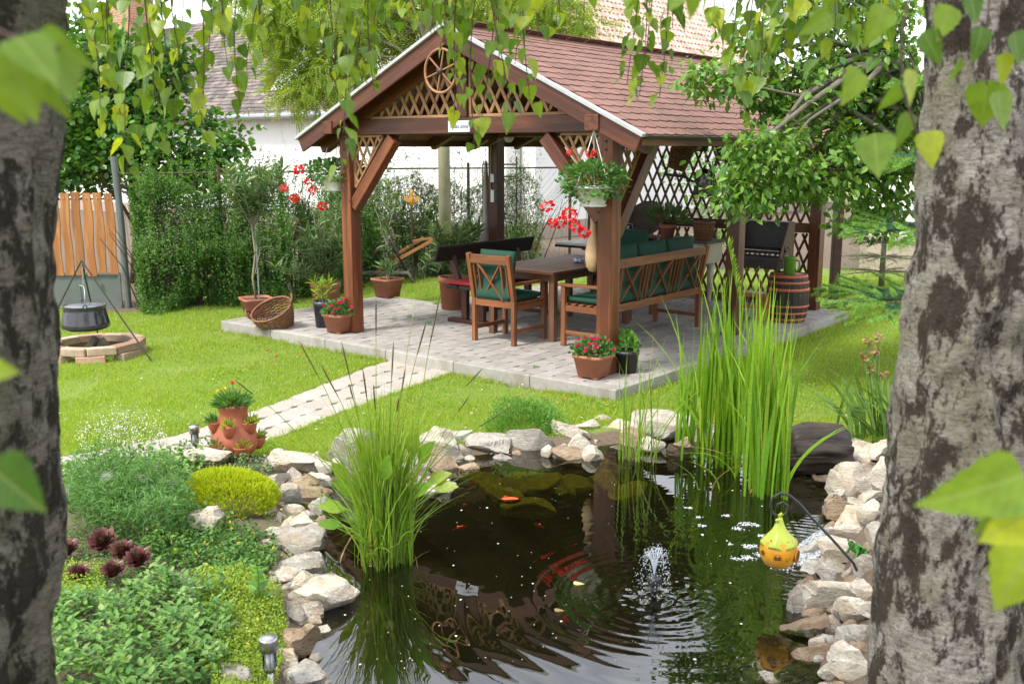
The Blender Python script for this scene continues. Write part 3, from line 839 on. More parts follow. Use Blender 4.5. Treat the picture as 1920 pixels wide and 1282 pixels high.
zr = lambda x: EAZ + (x + EAX) * (RZ_ - EAZ) / (RX + EAX) - .20
for sgn in (-1, 1):
    f = (lambda x: x) if sgn < 0 else (lambda x: GW - x)
    x0 = (zb - EAZ + .20) * (RX + EAX) / (RZ_ - EAZ) - EAX
    poly = [(f(x0), zb), (f(RX - .075), zb), (f(RX - .075), zr(RX - .075))]
    lattice(poly, lambda u, v: (u, 0.0, v), (0, -1, 0))
    gbar('lattice_frame', (f(x0 - .05), -.005, zb - .015), (f(RX - .062), -.005, zb - .015), .05, .026, W_SLAT, bevel=.002)
    gbar('lattice_frame', (f(RX - .075), -.005, zb), (f(RX - .075), -.005, zr(RX - .08)), .026, .05, W_SLAT, (0, 1, 0), bevel=.002)
# corner braces and their little lattice triangles
BX, BZ = .60, .72
def brace(p_post, dirv, run=BX, drop=BZ, lat=True, m=W_BEAM):
    p = Vector(p_post); d = Vector(dirv)
    a = p + d * .04 + Vector((0, 0, 2.1 - drop - .06)); b = p + d * (run + .10) + Vector((0, 0, 2.1 - .015))
    # stop short of the faces of post and beam
    ab = (b - a).normalized(); a2 = a + ab * .05; b2 = b - ab * .03
    side = d.cross(Vector((0, 0, 1)))
    gbar('brace', a2, b2, .11, .12, m, side.cross(ab))
    if lat:
        x0, x1 = .085, run - .085; zt = 2.075
        nv = side
        tri = [(x0, zt), (x1, zt), (x0, zt - (x1 - x0) * (drop / run))]
        lattice(tri, lambda u, v: tuple(p + d * u + Vector((0, 0, v))), tuple(nv), 62, .10, .026, .01)
        gbar('lattice_frame', p + d * x0 + Vector((0, 0, 2.085)), p + d * x1 + Vector((0, 0, 2.085)), .045, .024, W_SLAT, bevel=.002)
        gbar('lattice_frame', p + d * (x0 + .005) + Vector((0, 0, 2.073)), p + d * (x0 + .005) + Vector((0, 0, 2.075 - (x1 - x0) * drop / run)), .024, .045, W_SLAT, tuple(d), bevel=.002)
        gbar('lattice_frame', p + d * (x1 + .01) + Vector((0, 0, 2.07)), p + d * (x0 + .02) + Vector((0, 0, 2.07 - (x1 - x0) * drop / run)), .045, .02, W_SLAT, bevel=.002)
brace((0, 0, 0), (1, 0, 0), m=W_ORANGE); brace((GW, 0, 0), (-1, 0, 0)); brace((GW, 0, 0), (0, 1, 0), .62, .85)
brace((0, 0, 0), (0, 1, 0), .55, .7, False)
brace((GW, GD, 0), (0, -1, 0), .5, .6, False)
# lattice wall at the back, rails, top
back = [(.08, .10), (GW - .08, .10), (GW - .08, 2.09), (.08, 2.09)]
for v0, v1 in ((.10, .93), (1.06, 2.09)):
    lattice([(.085, v0), (GW - .085, v0), (GW - .085, v1), (.085, v1)], lambda u, v: (u, GD, v), (0, -1, 0), 66, .125, .03, .012, W_DARKSLAT)
gbar('rail', (.075, GD - .004, 1.0), (GW - .075, GD - .004, 1.0), .07, .12, W_DARKSLAT)
gbar('rail', (.075, GD - .004, .06), (GW - .075, GD - .004, .06), .07, .09, W_DARKSLAT)
ob('bracket_hook', tube([gz_ for gz_ in [(0.073, -.02, 1.48), (.12, -.02, 1.47), (.14, -.02, 1.49)]], .004, 6), IRON, gaz)
for p in ((0, 0), (GW, 0)):
    for q in (Vector((.07 if p[0] == 0 else -.07, -.0735, 1.42)), Vector((.0, -.0735, 2.02)), Vector((.0, -.0735, 1.95))): o = ob('bolt', lathe([(0, .008), (.011, .007), (.012, 0)], 6).xf(Matrix.Rotation(PI / 2, 4, 'X')), RUST, gaz); o.location = Vector((p[0], 0, 0)) + q
nl = 170; rl_ = Geo(); lp = np.array([tuple(roofpt(1, sl_len * random.random() ** 1.4, random.uniform(RY0, RY1), .022)) for _ in range(nl)])
ob('fallen_leaves', scatter(RHOMB, lp, rdir(nl) * (1, 1, .3) + (0, 0, -.1), (.42, 0, .9), RNG.uniform(.018, .042, nl)), leafmat('brown fallen leaf', (.30, .21, .09), (.20, .13, .06), .1, .8, c3=(.45, .42, .10)), gaz, kind='stuff')
# ------------------------------------------------------------------ houses behind the garden
def hthing(name, label, cat): return thing(name, label, cat, (GZ.x, GZ.y, 0), GR)
HY = 10.5
def tile_mesh(name, w_, l_, th, wave, m):
    n = 6; x = np.linspace(-w_ / 2 + .003, w_ / 2 - .003, n)
    zc = wave * np.cos(np.linspace(0, 2 * PI, n)) if wave else np.zeros(n)
    V = []
    for y, zo in ((0, th), (l_, 0)):
        for lay in (0, -th):
            V += [(x[i], y, zc[i] + zo + lay + .0) for i in range(n)]
    i = np.arange(n - 1)
    P = [np.concatenate([np.stack([i, i + 1, 2 * n + i + 1, 2 * n + i], 1), np.stack([i + n, i, i, i + n], 1)[:0], np.stack([n + i, n + i + 1, i + 1, i], 1)])]
    g = Geo().add(V, P)
    return g
def tiled(parent, origin, xa, up, nx_, rows, w_, expo, th, wave, m, lim=300, jit=.006):
    """rows of tiles on a roof plane: origin = lower left, xa along the eave, up along the slope"""
    xa, up = Vector(xa).normalized(), Vector(up).normalized(); n = xa.cross(up)
    B3 = Matrix((xa, up, n)).transposed().to_4x4(); tg = tile_mesh('roof_tile', w_, expo * 1.25, th, wave, m)
    L = []
    for r in range(rows):
        for c in range(nx_ + (r % 2 == 0)):
            M = B3.copy()
            M.translation = Vector(origin) + xa * ((c + (.5 if r % 2 else 0)) * w_) + up * (r * expo + random.uniform(-jit, jit)) + n * random.uniform(0, .008)
            wp = parent.matrix_basis @ M.translation; v = wp - Vector((0, 0, CAM_Z))
            px = 960 + F_PX * v.x / max(v.y, .1); py = 641 - F_PX * (v.y * math.tan(PITCH) + v.z) / max(v.y, .1)
            L.append((v.length + (100 if px < 0 or px > 1920 or py < -10 else 0), M))
    L.sort(key=lambda q: q[0])
    tmesh = tg.mesh('roof_tile'); tmesh.materials.append(m); rest = Geo(); bp = [np.concatenate(v) for v in tg.P.values()]
    for k, (d, M) in enumerate(L):
        M = M @ Matrix.Rotation(random.uniform(-.02, .02), 4, 'Z')
        if k < lim: ob('roof_tile', tmesh, None, parent).matrix_local = M
        else:
            A = np.array(M); rest.add(tg.V[0] @ A[:3, :3].T + A[:3, 3], bp)
    if rest.n: ob('far_roof_tiles', rest, m, parent, kind='stuff')
# house with the grey roof (local frame = the gazebo's, floor at ground level)
A = hthing('house', 'long white plastered house with weathered grey tiled roof and gutter behind the garden', 'house')
bpy.context.view_layer.update()
g = box(22, .4, 3.1, (-17.4, HY + .2, 1.55)); box(.4, 8, 3.1, (-6.6, HY + 4.41, 1.55), g)
ob('wall', g, PLASTER, A)
ob('plinth', box(22.06, .46, .35, (-17.4, HY + .2, .175)), PLINTH, A)
sa, ca = math.sin(math.radians(38)), math.cos(math.radians(38))
rl = 5.6
rg = Geo().add([(-28.6, HY - .35, 2.95), (-10.5, HY - .35, 2.95), (-10.5, HY - .35 + rl * ca, 2.95 + rl * sa), (-28.6, HY - .35 + rl * ca, 2.95 + rl * sa),
                (-28.6, HY - .35 + 2 * rl * ca, 2.95), (-10.5, HY - .35 + 2 * rl * ca, 2.95)], [[(0, 1, 2, 3), (3, 2, 5, 4)]])
ob('roof', rg, TILE_GREY, A)
tiled(A, (-24, HY - .42, 2.96), (1, 0, 0), (0, ca, sa), 73, 31, .185, .18, .022, 0, TILE_GREY)
gut = tube([(-28.6, HY - .46, 2.93), (-10.4, HY - .46, 2.93)], .075, 10)
gu = ob('gutter', gut, GALV, A)
for k in range(15): ob('gutter_bracket', tube([(-27.5 + k * 1.2, HY - .46 + .083 * math.cos(t), 2.93 + .083 * math.sin(t)) for t in np.linspace(-PI, PI * .1, 7)], .012, 5), GALV, gu)
ob('downpipe', tube([(-10.55, HY - .46, 2.9), (-10.55, HY - .1, 2.6), (-10.55, HY - .08, .1)], .05, 10), GALV, A)
def brickmat():
    m, t, out = _new('chimney brick')
    tc = nd(t, 'ShaderNodeTexCoord'); sp = nd(t, 'ShaderNodeSeparateXYZ'); cb = nd(t, 'ShaderNodeCombineXYZ')
    t.links.new(tc.outputs['Object'], sp.inputs[0]); t.links.new(math_(t, 'ADD', sp.outputs['X'], sp.outputs['Y']), cb.inputs['X']); t.links.new(sp.outputs['Z'], cb.inputs['Y'])
    b = nd(t, 'ShaderNodeTexBrick', Scale=1.0); b.inputs['Brick Width'].default_value = .26; b.inputs['Row Height'].default_value = .085; b.inputs['Mortar Size'].default_value = .008
    b.inputs['Color1'].default_value = (.46, .22, .11, 1); b.inputs['Color2'].default_value = (.34, .15, .08, 1); b.inputs['Mortar'].default_value = (.45, .40, .34, 1)
    t.links.new(cb.outputs[0], b.inputs['Vector'])
    return finish(m, t, out, b.outputs['Color'], .9, b.outputs['Fac'], -.5, .01)
ch = Geo(); box(1.25, .9, 3.2, (-25.6, HY + 2.6, 6.4), ch); box(1.4, 1.05, .16, (-25.6, HY + 2.6, 8.081), ch)
ob('chimney', ch, brickmat(), A)
# neighbouring house whose pink roof climbs away to the right
Bh = hthing('house', 'white house with pale pink tiled roof rising directly behind the gazebo ridge', 'house')
bpy.context.view_layer.update()
sb, cb_ = math.sin(math.radians(39)), math.cos(math.radians(39))
ob('wall', box(.4, 17, 3.1, (-6.15, HY + 9.0, 1.55)), PLASTER, Bh)
ob('gable_wall', Geo().add([(-5.85, HY + .47, 2.9), (-11.09, HY + .47, 7.15), (-16.3, HY + .47, 2.9)], [[(0, 1, 2)]]), PLASTER, Bh)
ob('plinth', box(.46, 17.06, .4, (-6.15, HY + 9.0, .2)), PLINTH, Bh)
bl = 7.0
ob('roof', Geo().add([(-5.65, HY + .45, 2.98), (-5.65, HY + 18, 2.98), (-5.65 - bl * cb_, HY + 18, 2.98 + bl * sb), (-5.65 - bl * cb_, HY + .45, 2.98 + bl * sb), (-16.5, HY + 18, 2.98), (-16.5, HY + .45, 2.98)], [[(0, 1, 2, 3), (3, 2, 4, 5)]]), TILE_PINK, Bh)
tiled(Bh, (-5.6, HY + .5, 3.0), (0, 1, 0), (-cb_, 0, sb), 66, 20, .235, .35, .03, .022, TILE_PINK)
# low white outbuilding to the right
Ch = hthing('outbuilding', 'low white outbuilding with tan plinth beyond the right side of the garden', 'outbuilding')
ob('wall', box(11, .35, 2.9, (7.4, HY - .2, 1.45)), PLASTER, Ch)
ob('plinth', box(11.05, .41, .62, (7.4, HY - .2, .31)), PLINTH, Ch)
ob('roof', box(11.6, 4.4, .16, (7.4, HY + 1.5, 3.15), R=Matrix.Rotation(.22, 4, 'X')), TILE_PINK, Ch)
# ------------------------------------------------------------------ fence, gate
fe = thing('wire_fence', 'rusty wire fence with grey posts and pipe rail along the hedge', 'fence', FENCE0)
FQ = [p - FENCE0 for p in FLINE]
ob('gate_post', tube([(0, 0, -.1), (-.02, .0, 1.2), (-.06, .02, 1.98)], .044, 12), GATEMETAL, fe)
for p in (FQ[0].lerp(FQ[1], .6), FQ[1], FQ[1].lerp(FQ[2], .6), FQ[2], FQ[2].lerp(FQ[3], .5), FQ[3]): ob('post', tube([p + Vector((0, 0, -.1)), p + Vector((0, 0, 1.85))], .025, 8), RUST, fe)
wg = Geo()
for a, b in zip(FQ[:-1], FQ[1:]):
    ob('rail', tube([a + Vector((0, 0, 1.76)), b + Vector((0, 0, 1.76))], .014, 6), RUST, fe); L = (b - a).length; k = 0.0; fd = (b - a).normalized()
    while k < L:
        for s in (-1, 1): tube([a + fd * k + Vector((0, 0, .15)), a + fd * min(L, max(0, k + s * 1.4)) + Vector((0, 0, 1.72))], .0022, 3, wg, False)
        k += .11
ob('wire_mesh', wg, RUST, fe, kind='stuff')
fr = thing('iron_frame', 'rusty rectangular iron frame standing in the fence behind the gazebo', 'frame', AT(937, 470, 16.9))
fr.location.z = 0
fg = Geo()
for pts in ([(-.28, 0, 0), (-.28, 0, 1.82)], [(.28, 0, 0), (.28, 0, 1.95)], [(-.28, 0, 1.82), (.28, 0, 1.82)], [(-.28, 0, 1.62), (.28, 0, 1.62)], [(-.28, 0, .3), (.28, 0, .3)]): tube(pts, .014, 5, fg)
ob('frame', fg, RUST, fr)
ga = thing('gate', 'garden gate with wavy orange pine pickets above a grey green metal panel', 'gate', (-5.08, 13.03, 0))
zt, zb_ = 1.52, .46
for k in range(8):
    x = -.115 - k * .1435; n = 9; zs = np.linspace(zb_ + random.uniform(-.03, .02), zt + random.uniform(-.01, .01), n); sd = random.random() * 50
    wl = [.054 + .009 * math.sin(sd + z * 9) * (.5 if i in (0, n - 1) else 1) for i, z in enumerate(zs)]; wr = [.054 + .009 * math.sin(sd * 2 + z * 8) for z in zs]
    V = [(x - a + .01 * (k % 3 - 1) * (z - .5) * .4, y, z) for y in (-.012, .012) for a, z in zip(wl, zs)] + [(x + b + .01 * (k % 3 - 1) * (z - .5) * .4, y, z) for y in (-.012, .012) for b, z in zip(wr, zs)]
    i = np.arange(n - 1); A0, A1, B0, B1 = i, i + n, i + 2 * n, i + 3 * n
    P = np.concatenate([np.stack([A0, B0, B0 + 1, A0 + 1], 1), np.stack([B1, A1, A1 + 1, B1 + 1], 1), np.stack([A1, A0, A0 + 1, A1 + 1], 1), np.stack([B0, B1, B1 + 1, B0 + 1], 1), [[n - 1, 3 * n - 1, 4 * n - 1, 2 * n - 1], [0, n, 3 * n, 2 * n]]])
    V = np.array(V); c = np.array([x, 0, 1.0]); rot = np.array([[0, 0, 1], [0, 1, 0], [-1, 0, 0]])     # local X runs along the picket
    o = ob('picket', Geo().add((V - c) @ rot.T, [P]), W_FENCE, ga); o.rotation_euler = (0, -PI / 2, 0); o.location = c
    s = ob('screw', blob((0, 0, 0), .011, sub=1), STEEL, o); s.matrix_local = Matrix.Translation(rot @ (np.array([x, -.014, zt - .07]) - c))
ob('top_rail', tube([(-1.3, .025, 1.44), (-.0, .025, 1.44)], .012, 6), RUST, ga)
ob('metal_panel', box(1.2, .012, .44, (-.64, .02, .25)), GATEMETAL, ga, bevel=.004)
pf = Geo()
for c, s in (((-.64, .005, .475), (1.2, .03, .035)), ((-.64, .005, .025), (1.2, .03, .035)), ((-.055, .0048, .25), (.035, .03, .41)), ((-1.22, .0048, .25), (.035, .03, .41))): box(*s, c, pf)
ob('panel_frame', pf, GATEMETAL, ga, bevel=.003)
ob('bolt', tube([(-.30, -.02, .33), (-.30, .0, .33)], .018, 8), GATEMETAL, ga)
# ------------------------------------------------------------------ hedge and shrubs
def leaf_mass(name, parent, mat, pos, T=RHOMB, size=(.02, .035), up=.3, out=None, kind='stuff', rng=RNG):
    n = len(pos); ax = rdir(n) * .8 + (0, 0, up)
    if out is not None: ax = ax + out
    s = rng.uniform(size[0], size[1], n)
    return ob(name, scatter(T, pos, ax, rdir(n) + (0, 0, 1.2), s), mat, parent, kind=kind)
def hedge(a, b, h, dep, n, mat, label, size, T=RHOMB, wisp=.25, seedn=0):
    a, b = Vector(a), Vector(b); L = (b - a).length; d = (b - a).normalized(); nv = Vector((d.y, -d.x, 0))
    t = thing('hedge', label, 'hedge', a)
    u = RNG.uniform(0, L, n); v = RNG.uniform(0, 1, n) ** 1.25
    prof = vn(np.c_[u * 1.0, u * 0, u * 0], 1.6, seedn, 3)
    top = h * (.62 + .62 * prof); z = v * top
    bul = (vn(np.c_[u, z, z * 0], 2.6, seedn + 3, 3) - .35) * 1.5
    w_ = dep * np.clip(.45 + bul, .12, 1.4) * (1 - .55 * sstep(v, .6, 1))
    y = w_ * (1 - RNG.uniform(0, 1, n) ** 2 * 1.1)
    pos = np.array([tuple(d * uu + nv * yy) for uu, yy in zip(u, y)]); pos[:, 2] = z + .02
    leaf_mass('foliage', t, mat, pos, T, size, -.1)
    m = int(n * .12)                                           # hanging and rising sprigs
    ns = 240; su = RNG.uniform(0, L, ns); sz = RNG.uniform(.35, 1.0, ns) * h; sy = RNG.uniform(.25, .9, ns) * dep
    k = RNG.integers(0, ns, m); f = RNG.uniform(0, 1, m); rise = (sz > .82 * h)[k]
    q = np.array([tuple(d * su[i] + nv * (sy[i] + (.22 * ff ** .6 if not r_ else .05 * ff))) for i, ff, r_ in zip(k, f, rise)])
    q[:, 2] = np.where(rise, sz[k] + f * wisp * h * (.4 + RNG.uniform(0, .8, ns)[k]), sz[k] - f ** 1.3 * .55)
    q[:, 2] = np.maximum(q[:, 2], .03); q += RNG.normal(0, .012, q.shape)
    leaf_mass('sprigs', t, mat, q, T, size, -.3)
    st = Geo()
    for i in range(60):
        uu = random.uniform(0, L); p0 = d * uu + nv * random.uniform(0, dep * .4); p1 = d * (uu + random.uniform(-.5, .5)) + nv * random.uniform(0, dep * .7); p1.z = random.uniform(.5, 1) * h
        tube([p0, (p0 + p1) / 2 + Vector((random.uniform(-.1, .1), 0, .1)), p1], [.012, .008, .004], 4, st, False)
    ob('stems', st, BARK_TWIG, t, kind='stuff')
    return t
hedge(FLINE[0] + (FLINE[1] - FLINE[0]) * .04, FLINE[1], 1.72, .66, 70000, L_HEDGE, 'dense green hedge trailing over the fence next to the garden gate', (.022, .042), seedn=3)
hedge(FLINE[1], FLINE[2], 1.66, .6, 46000, L_HEDGE, 'shaded stretch of hedge turning back behind the potted oleanders', (.022, .042), seedn=5)
hedge(FLINE[2], FLINE[3] + Vector((-.6, -.2, 0)), 1.6, .6, 26000, L_OLEA, 'loose grey green willow leaved hedge behind the gazebo', (.05, .09), LANCE, .5, 9)
# ------------------------------------------------------------------ trees
def crown_tree(name, label, trunk, trad, ells, ncl, per, T, size, mat, bark, rc=.22, droop=-.35, parts=0, limbs=26, cat='tree', group=None, seed=1, base=0.0, twig=.012):
    rng = np.random.default_rng(seed); rd = random.Random(seed)
    base_p = Vector(trunk[0]); t = thing(name, label, cat, base_p, group=group)
    loc = [Vector(p) - base_p for p in trunk]
    ob('trunk', tube(loc, trad, 12), bark, t, True)
    C = []
    wts = np.array([e[1][0] * e[1][1] * e[1][2] for e in ells]) ** .75; wts /= wts.sum()
    for k in rng.choice(len(ells), ncl, p=wts):
        c, r = ells[k][:2]; v = rdir(1, rng)[0] * rng.uniform(.35, 1) ** .6
        C.append(np.array(c) + v * np.array(r))
    C = np.array(C); C = C[vn(C, 1.7 / max(.4, rc * 3), seed, 2) > .36] - np.array(base_p)
    C = C[C[:, 2] > base]
    bg_ = Geo(); tl = np.array([tuple(p) for p in loc])
    for c in C[rng.permutation(len(C))[:limbs]]:
        j = len(tl) - 1 - int(rd.random() * min(3, len(tl) - 1)); p0 = Vector(tl[j]); p1 = Vector(c); L = (p1 - p0).length
        mid = p0.lerp(p1, .5) + Vector((rd.uniform(-.1, .1), rd.uniform(-.1, .1), rd.uniform(.0, .18))) * L
        q = [p0, p0.lerp(mid, .5) + Vector((0, 0, .05 * L)), mid, mid.lerp(p1, .55) + Vector((rd.uniform(-.05, .05) * L, 0, rd.uniform(-.03, .05) * L)), p1]
        r0 = min(trad[-1] * .8, .016 + .012 * L) if twig > .01 else .008
        tube(q, [r0, r0 * .8, r0 * .55, r0 * .35, .004], 6, bg_, False)
    ob('branches', bg_, bark, t, True, kind='stuff')
    n = len(C) * per; k = np.repeat(np.arange(len(C)), per)
    off = rng.normal(0, rc * .55, (n, 3)) * (1, 1, .75); pos = C[k] + off
    ax = nrm(off) * .7 + rdir(n, rng) * .8 + (0, 0, droop); nn = rdir(n, rng) * .7 + (0, 0, 1.0); sz = rng.uniform(size[0], size[1], n)
    if parts:
        d = np.linalg.norm(pos + np.array(base_p) - (0, 0, CAM_Z), axis=1); o_ = np.argsort(d)[:parts * 3]; sel = o_[rng.permutation(len(o_))[:parts]]
        meshes = []
        for v in range(3):
            tv = T[0].copy(); tv[:, 2] += (.1 * v - .1) * tv[:, 1] ** 2; tv[:, 0] *= 1 - .12 * v
            me = mesh_np('leaf', tv, T[1]); me.materials.append(mat); meshes.append(me)
        for i in sel: leaf_obj(meshes[i % 3], pos[i], ax[i], nn[i], sz[i], t)
        m_ = np.ones(n, bool); m_[sel] = False; pos, ax, nn, sz = pos[m_], ax[m_], nn[m_], sz[m_]
    ob('foliage', scatter(T, pos, ax, nn, sz), mat, t, kind='stuff')
    return t
def leaf_obj(me, p, a, n, s, parent):
    a = Vector(a).normalized(); sd = a.cross(Vector(n)); sd.normalize(); m = sd.cross(a)
    M = Matrix((sd * s, a * s, m * s)).transposed().to_4x4(); M.translation = Vector(p)
    o = bpy.data.objects.new('leaf', me); link(o, parent); o.matrix_local = M
    return o
def ell(px, py, Y, rx, rz, ry=None):
    s = F_PX / Y; return (tuple(AT(px, py, Y)), (rx / s, ry or rx / s * .7, rz / s))
COMP = []
_V = []; _F = []
for i in range(10):
    for s in (-1, 1):
        y = .08 + i * .092; l = .17 - .006 * i; b = len(_V); dz = -.25 * y * y
        _V += [(0, y, dz), (s * l * .5, y + .055, dz + .01), (s * l, y + .035, dz - .02), (s * l * .5, y - .02, dz + .01)]; _F.append((b, b + 1, b + 2, b + 3))
COMP = (np.array(_V), [np.array(_F)])
crown_tree('lilac_bush', 'dark green lilac like bush in front of the white house beyond the gate', [(-5.9, 15.6, 0), (-5.8, 15.6, .8), (-5.6, 15.7, 1.6), (-5.4, 15.7, 2.4)], [.09, .08, .06, .04],
           [ell(215, 215, 15.6, 130, 110), ell(330, 260, 15.4, 130, 75), ell(170, 300, 15.8, 90, 80), ell(420, 300, 15.2, 60, 28), ell(180, 90, 16, 80, 70), ell(330, 330, 15.2, 110, 34), ell(250, 130, 15.8, 130, 70), ell(140, 240, 15.9, 60, 110)], 620, 24, ROUND, (.075, .12), L_DARK, BARK_TWIG, .22, -.1, limbs=34, cat='bush', seed=4)
crown_tree('locust_tree', 'slender tree with airy yellow green feathery leaves rising behind the gazebo', [tuple(G(836, 512, 0)), tuple(AT(834, 400, 15.6)), tuple(AT(832, 270, 15.6)), tuple(AT(815, 150, 15.8)), tuple(AT(800, 60, 16)), tuple(AT(830, -60, 16.2))], [.105, .095, .09, .08, .06, .03],
           [ell(600, 60, 16.5, 130, 70), ell(560, 130, 16.2, 60, 60), ell(760, 40, 17, 110, 80), ell(960, 30, 17, 130, 70), ell(690, 130, 16.8, 80, 40), ell(1030, 50, 16.8, 90, 50), ell(860, -110, 17, 260, 90), ell(540, -60, 16.5, 130, 70), ell(620, 20, 16.3, 190, 60), ell(880, 10, 16.6, 200, 60), ell(540, 110, 16.2, 60, 70), ell(600, 150, 16.0, 90, 40), ell(980, 60, 16.6, 110, 50)], 820, 12, COMP, (.26, .42), L_LOCUST, BARK_SMOOTH, .32, -.5, limbs=30, seed=8)
crown_tree('pear_tree', 'leafy pear tree with glossy leaves hanging over the right side of the gazebo', [(4.0, 9.2, 0), (3.95, 9.2, .9), (3.85, 9.15, 1.7), (3.6, 9.0, 2.3), (3.35, 8.9, 2.8)], [.10, .09, .075, .06, .05],
           [ell(1520, 170, 8.9, 125, 62, .5), ell(1610, 110, 9.0, 100, 90, .5), ell(1350, 145, 8.7, 75, 28, .25), ell(1430, 310, 8.3, 95, 70, .35), ell(1530, 300, 8.6, 90, 85, .4), ell(1390, 365, 8.2, 55, 28, .2), ell(1650, 330, 9.0, 60, 110, .4), ell(1660, 210, 9.2, 90, 70, .5), ell(1590, 10, 9.2, 130, 60, .4), ell(1450, 70, 8.9, 80, 42, .35)],
           920, 16, OVATE, (.055, .09), L_PEAR, BARK_GREY, .15, -.45, parts=300, limbs=46, seed=11)
crown_tree('background_shrub', 'small green shrub seen through the lattice behind the gazebo', [tuple(G(1340, 470, 0)), tuple(G(1340, 470, 0) + Vector((0, 0, .9)))], [.05, .03],
           [ell(1330, 300, 17.5, 60, 80), ell(1370, 400, 17.2, 70, 70), ell(1270, 330, 17.5, 30, 40)], 110, 16, RHOMB, (.06, .1), L_BUSH, BARK_TWIG, .22, .1, limbs=12, cat='shrub', seed=15)
def spruce(name, label, loc, H, base_len, z0, mat, tipmat, per=70, seed=1, nb=8, nl=.022, step=.3, lo=-PI, hi=PI):
    rd = random.Random(seed); rng = np.random.default_rng(seed); t = thing(name, label, 'tree', loc)
    ob('trunk', tube([(0, 0, 0), (0, 0, H * .5), (0, 0, H)], [.05, .035, .006], 8), BARK_GREY, t, True)
    br = Geo(); N = [[], [], []]; NT = [[], [], []]
    z = z0
    while z < H:
        L = base_len * (1 - (z - z0) / (H - z0 + .2)) ** .8
        for k in range(nb):
            a = 2 * PI * k / nb + rd.uniform(-.25, .25) + z * 3; ll = L * rd.uniform(.8, 1.12); d = Vector((math.cos(a), math.sin(a), 0))
            pts = [Vector((0, 0, z)) + d * ll * f + Vector((0, 0, ll * (.10 * f - .16 * f * f + .05 * f ** 4))) for f in np.linspace(0, 1, 6)]
            tube(pts, np.linspace(.012, .003, 6), 5, br, False); pa = np.array([tuple(p) for p in pts])
            segs = [(pa[1], pa[5])]
            for s in range(6):
                f = .25 + s * .13; p = pa[0] + (pa[5] - pa[0]) * f; p[2] = np.interp(f, np.linspace(0, 1, 6), pa[:, 2])
                for sg in (-1, 1):
                    ang = a + sg * rd.uniform(.6, .95); l2 = ll * (1 - f) * .62 + .05
                    segs.append((p, p + np.array((math.cos(ang), math.sin(ang), rd.uniform(-.45, .35))) * l2))
            for (p, q) in segs:
                m = max(8, int(per * np.linalg.norm(q - p) / .3)); f = rng.uniform(0, 1, m); ax = (q - p) / np.linalg.norm(q - p)
                dv = rdir(m, rng); dv = nrm(dv - (dv @ ax)[:, None] * ax) * .85 + ax * .6
                dv[:, 2] += .25; pos = p + (q - p) * f[:, None]; fresh = f > .35
                for D, sel in ((N, ~fresh), (NT, fresh)): D[0].append(pos[sel]); D[1].append(dv[sel]); D[2].append(np.full(sel.sum(), nl))
        z += step
    ob('branches', br, BARK_TWIG, t, kind='stuff')
    for D, m, nm in ((N, mat, 'needles'), (NT, tipmat, 'fresh_needles')):
        p, a, s = (np.concatenate(x) for x in D); ob(nm, scatter((NEEDLE[0] * (2.2, 1, 1), NEEDLE[1]), p, a, rdir(len(p)), s), m, t, kind='stuff')
    return t
spruce('spruce_tree', 'young spruce with bright fresh green tips beside the right birch trunk', (3.42, 8.3, 0), 3.2, .98, .84, L_SPRUCE, L_SPRUCE_N, 420, 3, 9, .032, .58)
spruce('spruce_tree', 'small dark spruce in front of the white outbuilding wall', tuple(G(1652, 540, 0)), 1.75, .75, .25, leafmat('dark spruce needle', (.05, .10, .06), (.10, .15, .09), .1, .6), leafmat('dull spruce tip', (.12, .17, .08), (.18, .22, .11), .1, .6), 45, 5, 9, .03, .22)
po = thing('wooden_pole', 'dark brown upright pole at the right back corner of the patio', 'pole', tuple(G(1561, 586, 0)))
ob('post', box(.11, .11, 2.5, (0, 0, 1.25)), W_RED, po, bevel=.006); ob('cross_board', box(1.1, .28, .03, (.32, 0, 2.48)), W_GREY, po)
pe = thing('log_edging', 'row of short upright logs edging the bed behind the barrel', 'edging', tuple(G(1575, 584, 0)))
for k in range(14): ob('log', lathe([(.034, 0), (.036, .15), (.028, .17), (0, .172)], 8, c=(k * .075, .02 * k + random.uniform(-.01, .01), random.uniform(-.02, .01))), W_FENCE if k % 3 else W_HANDLE, pe)
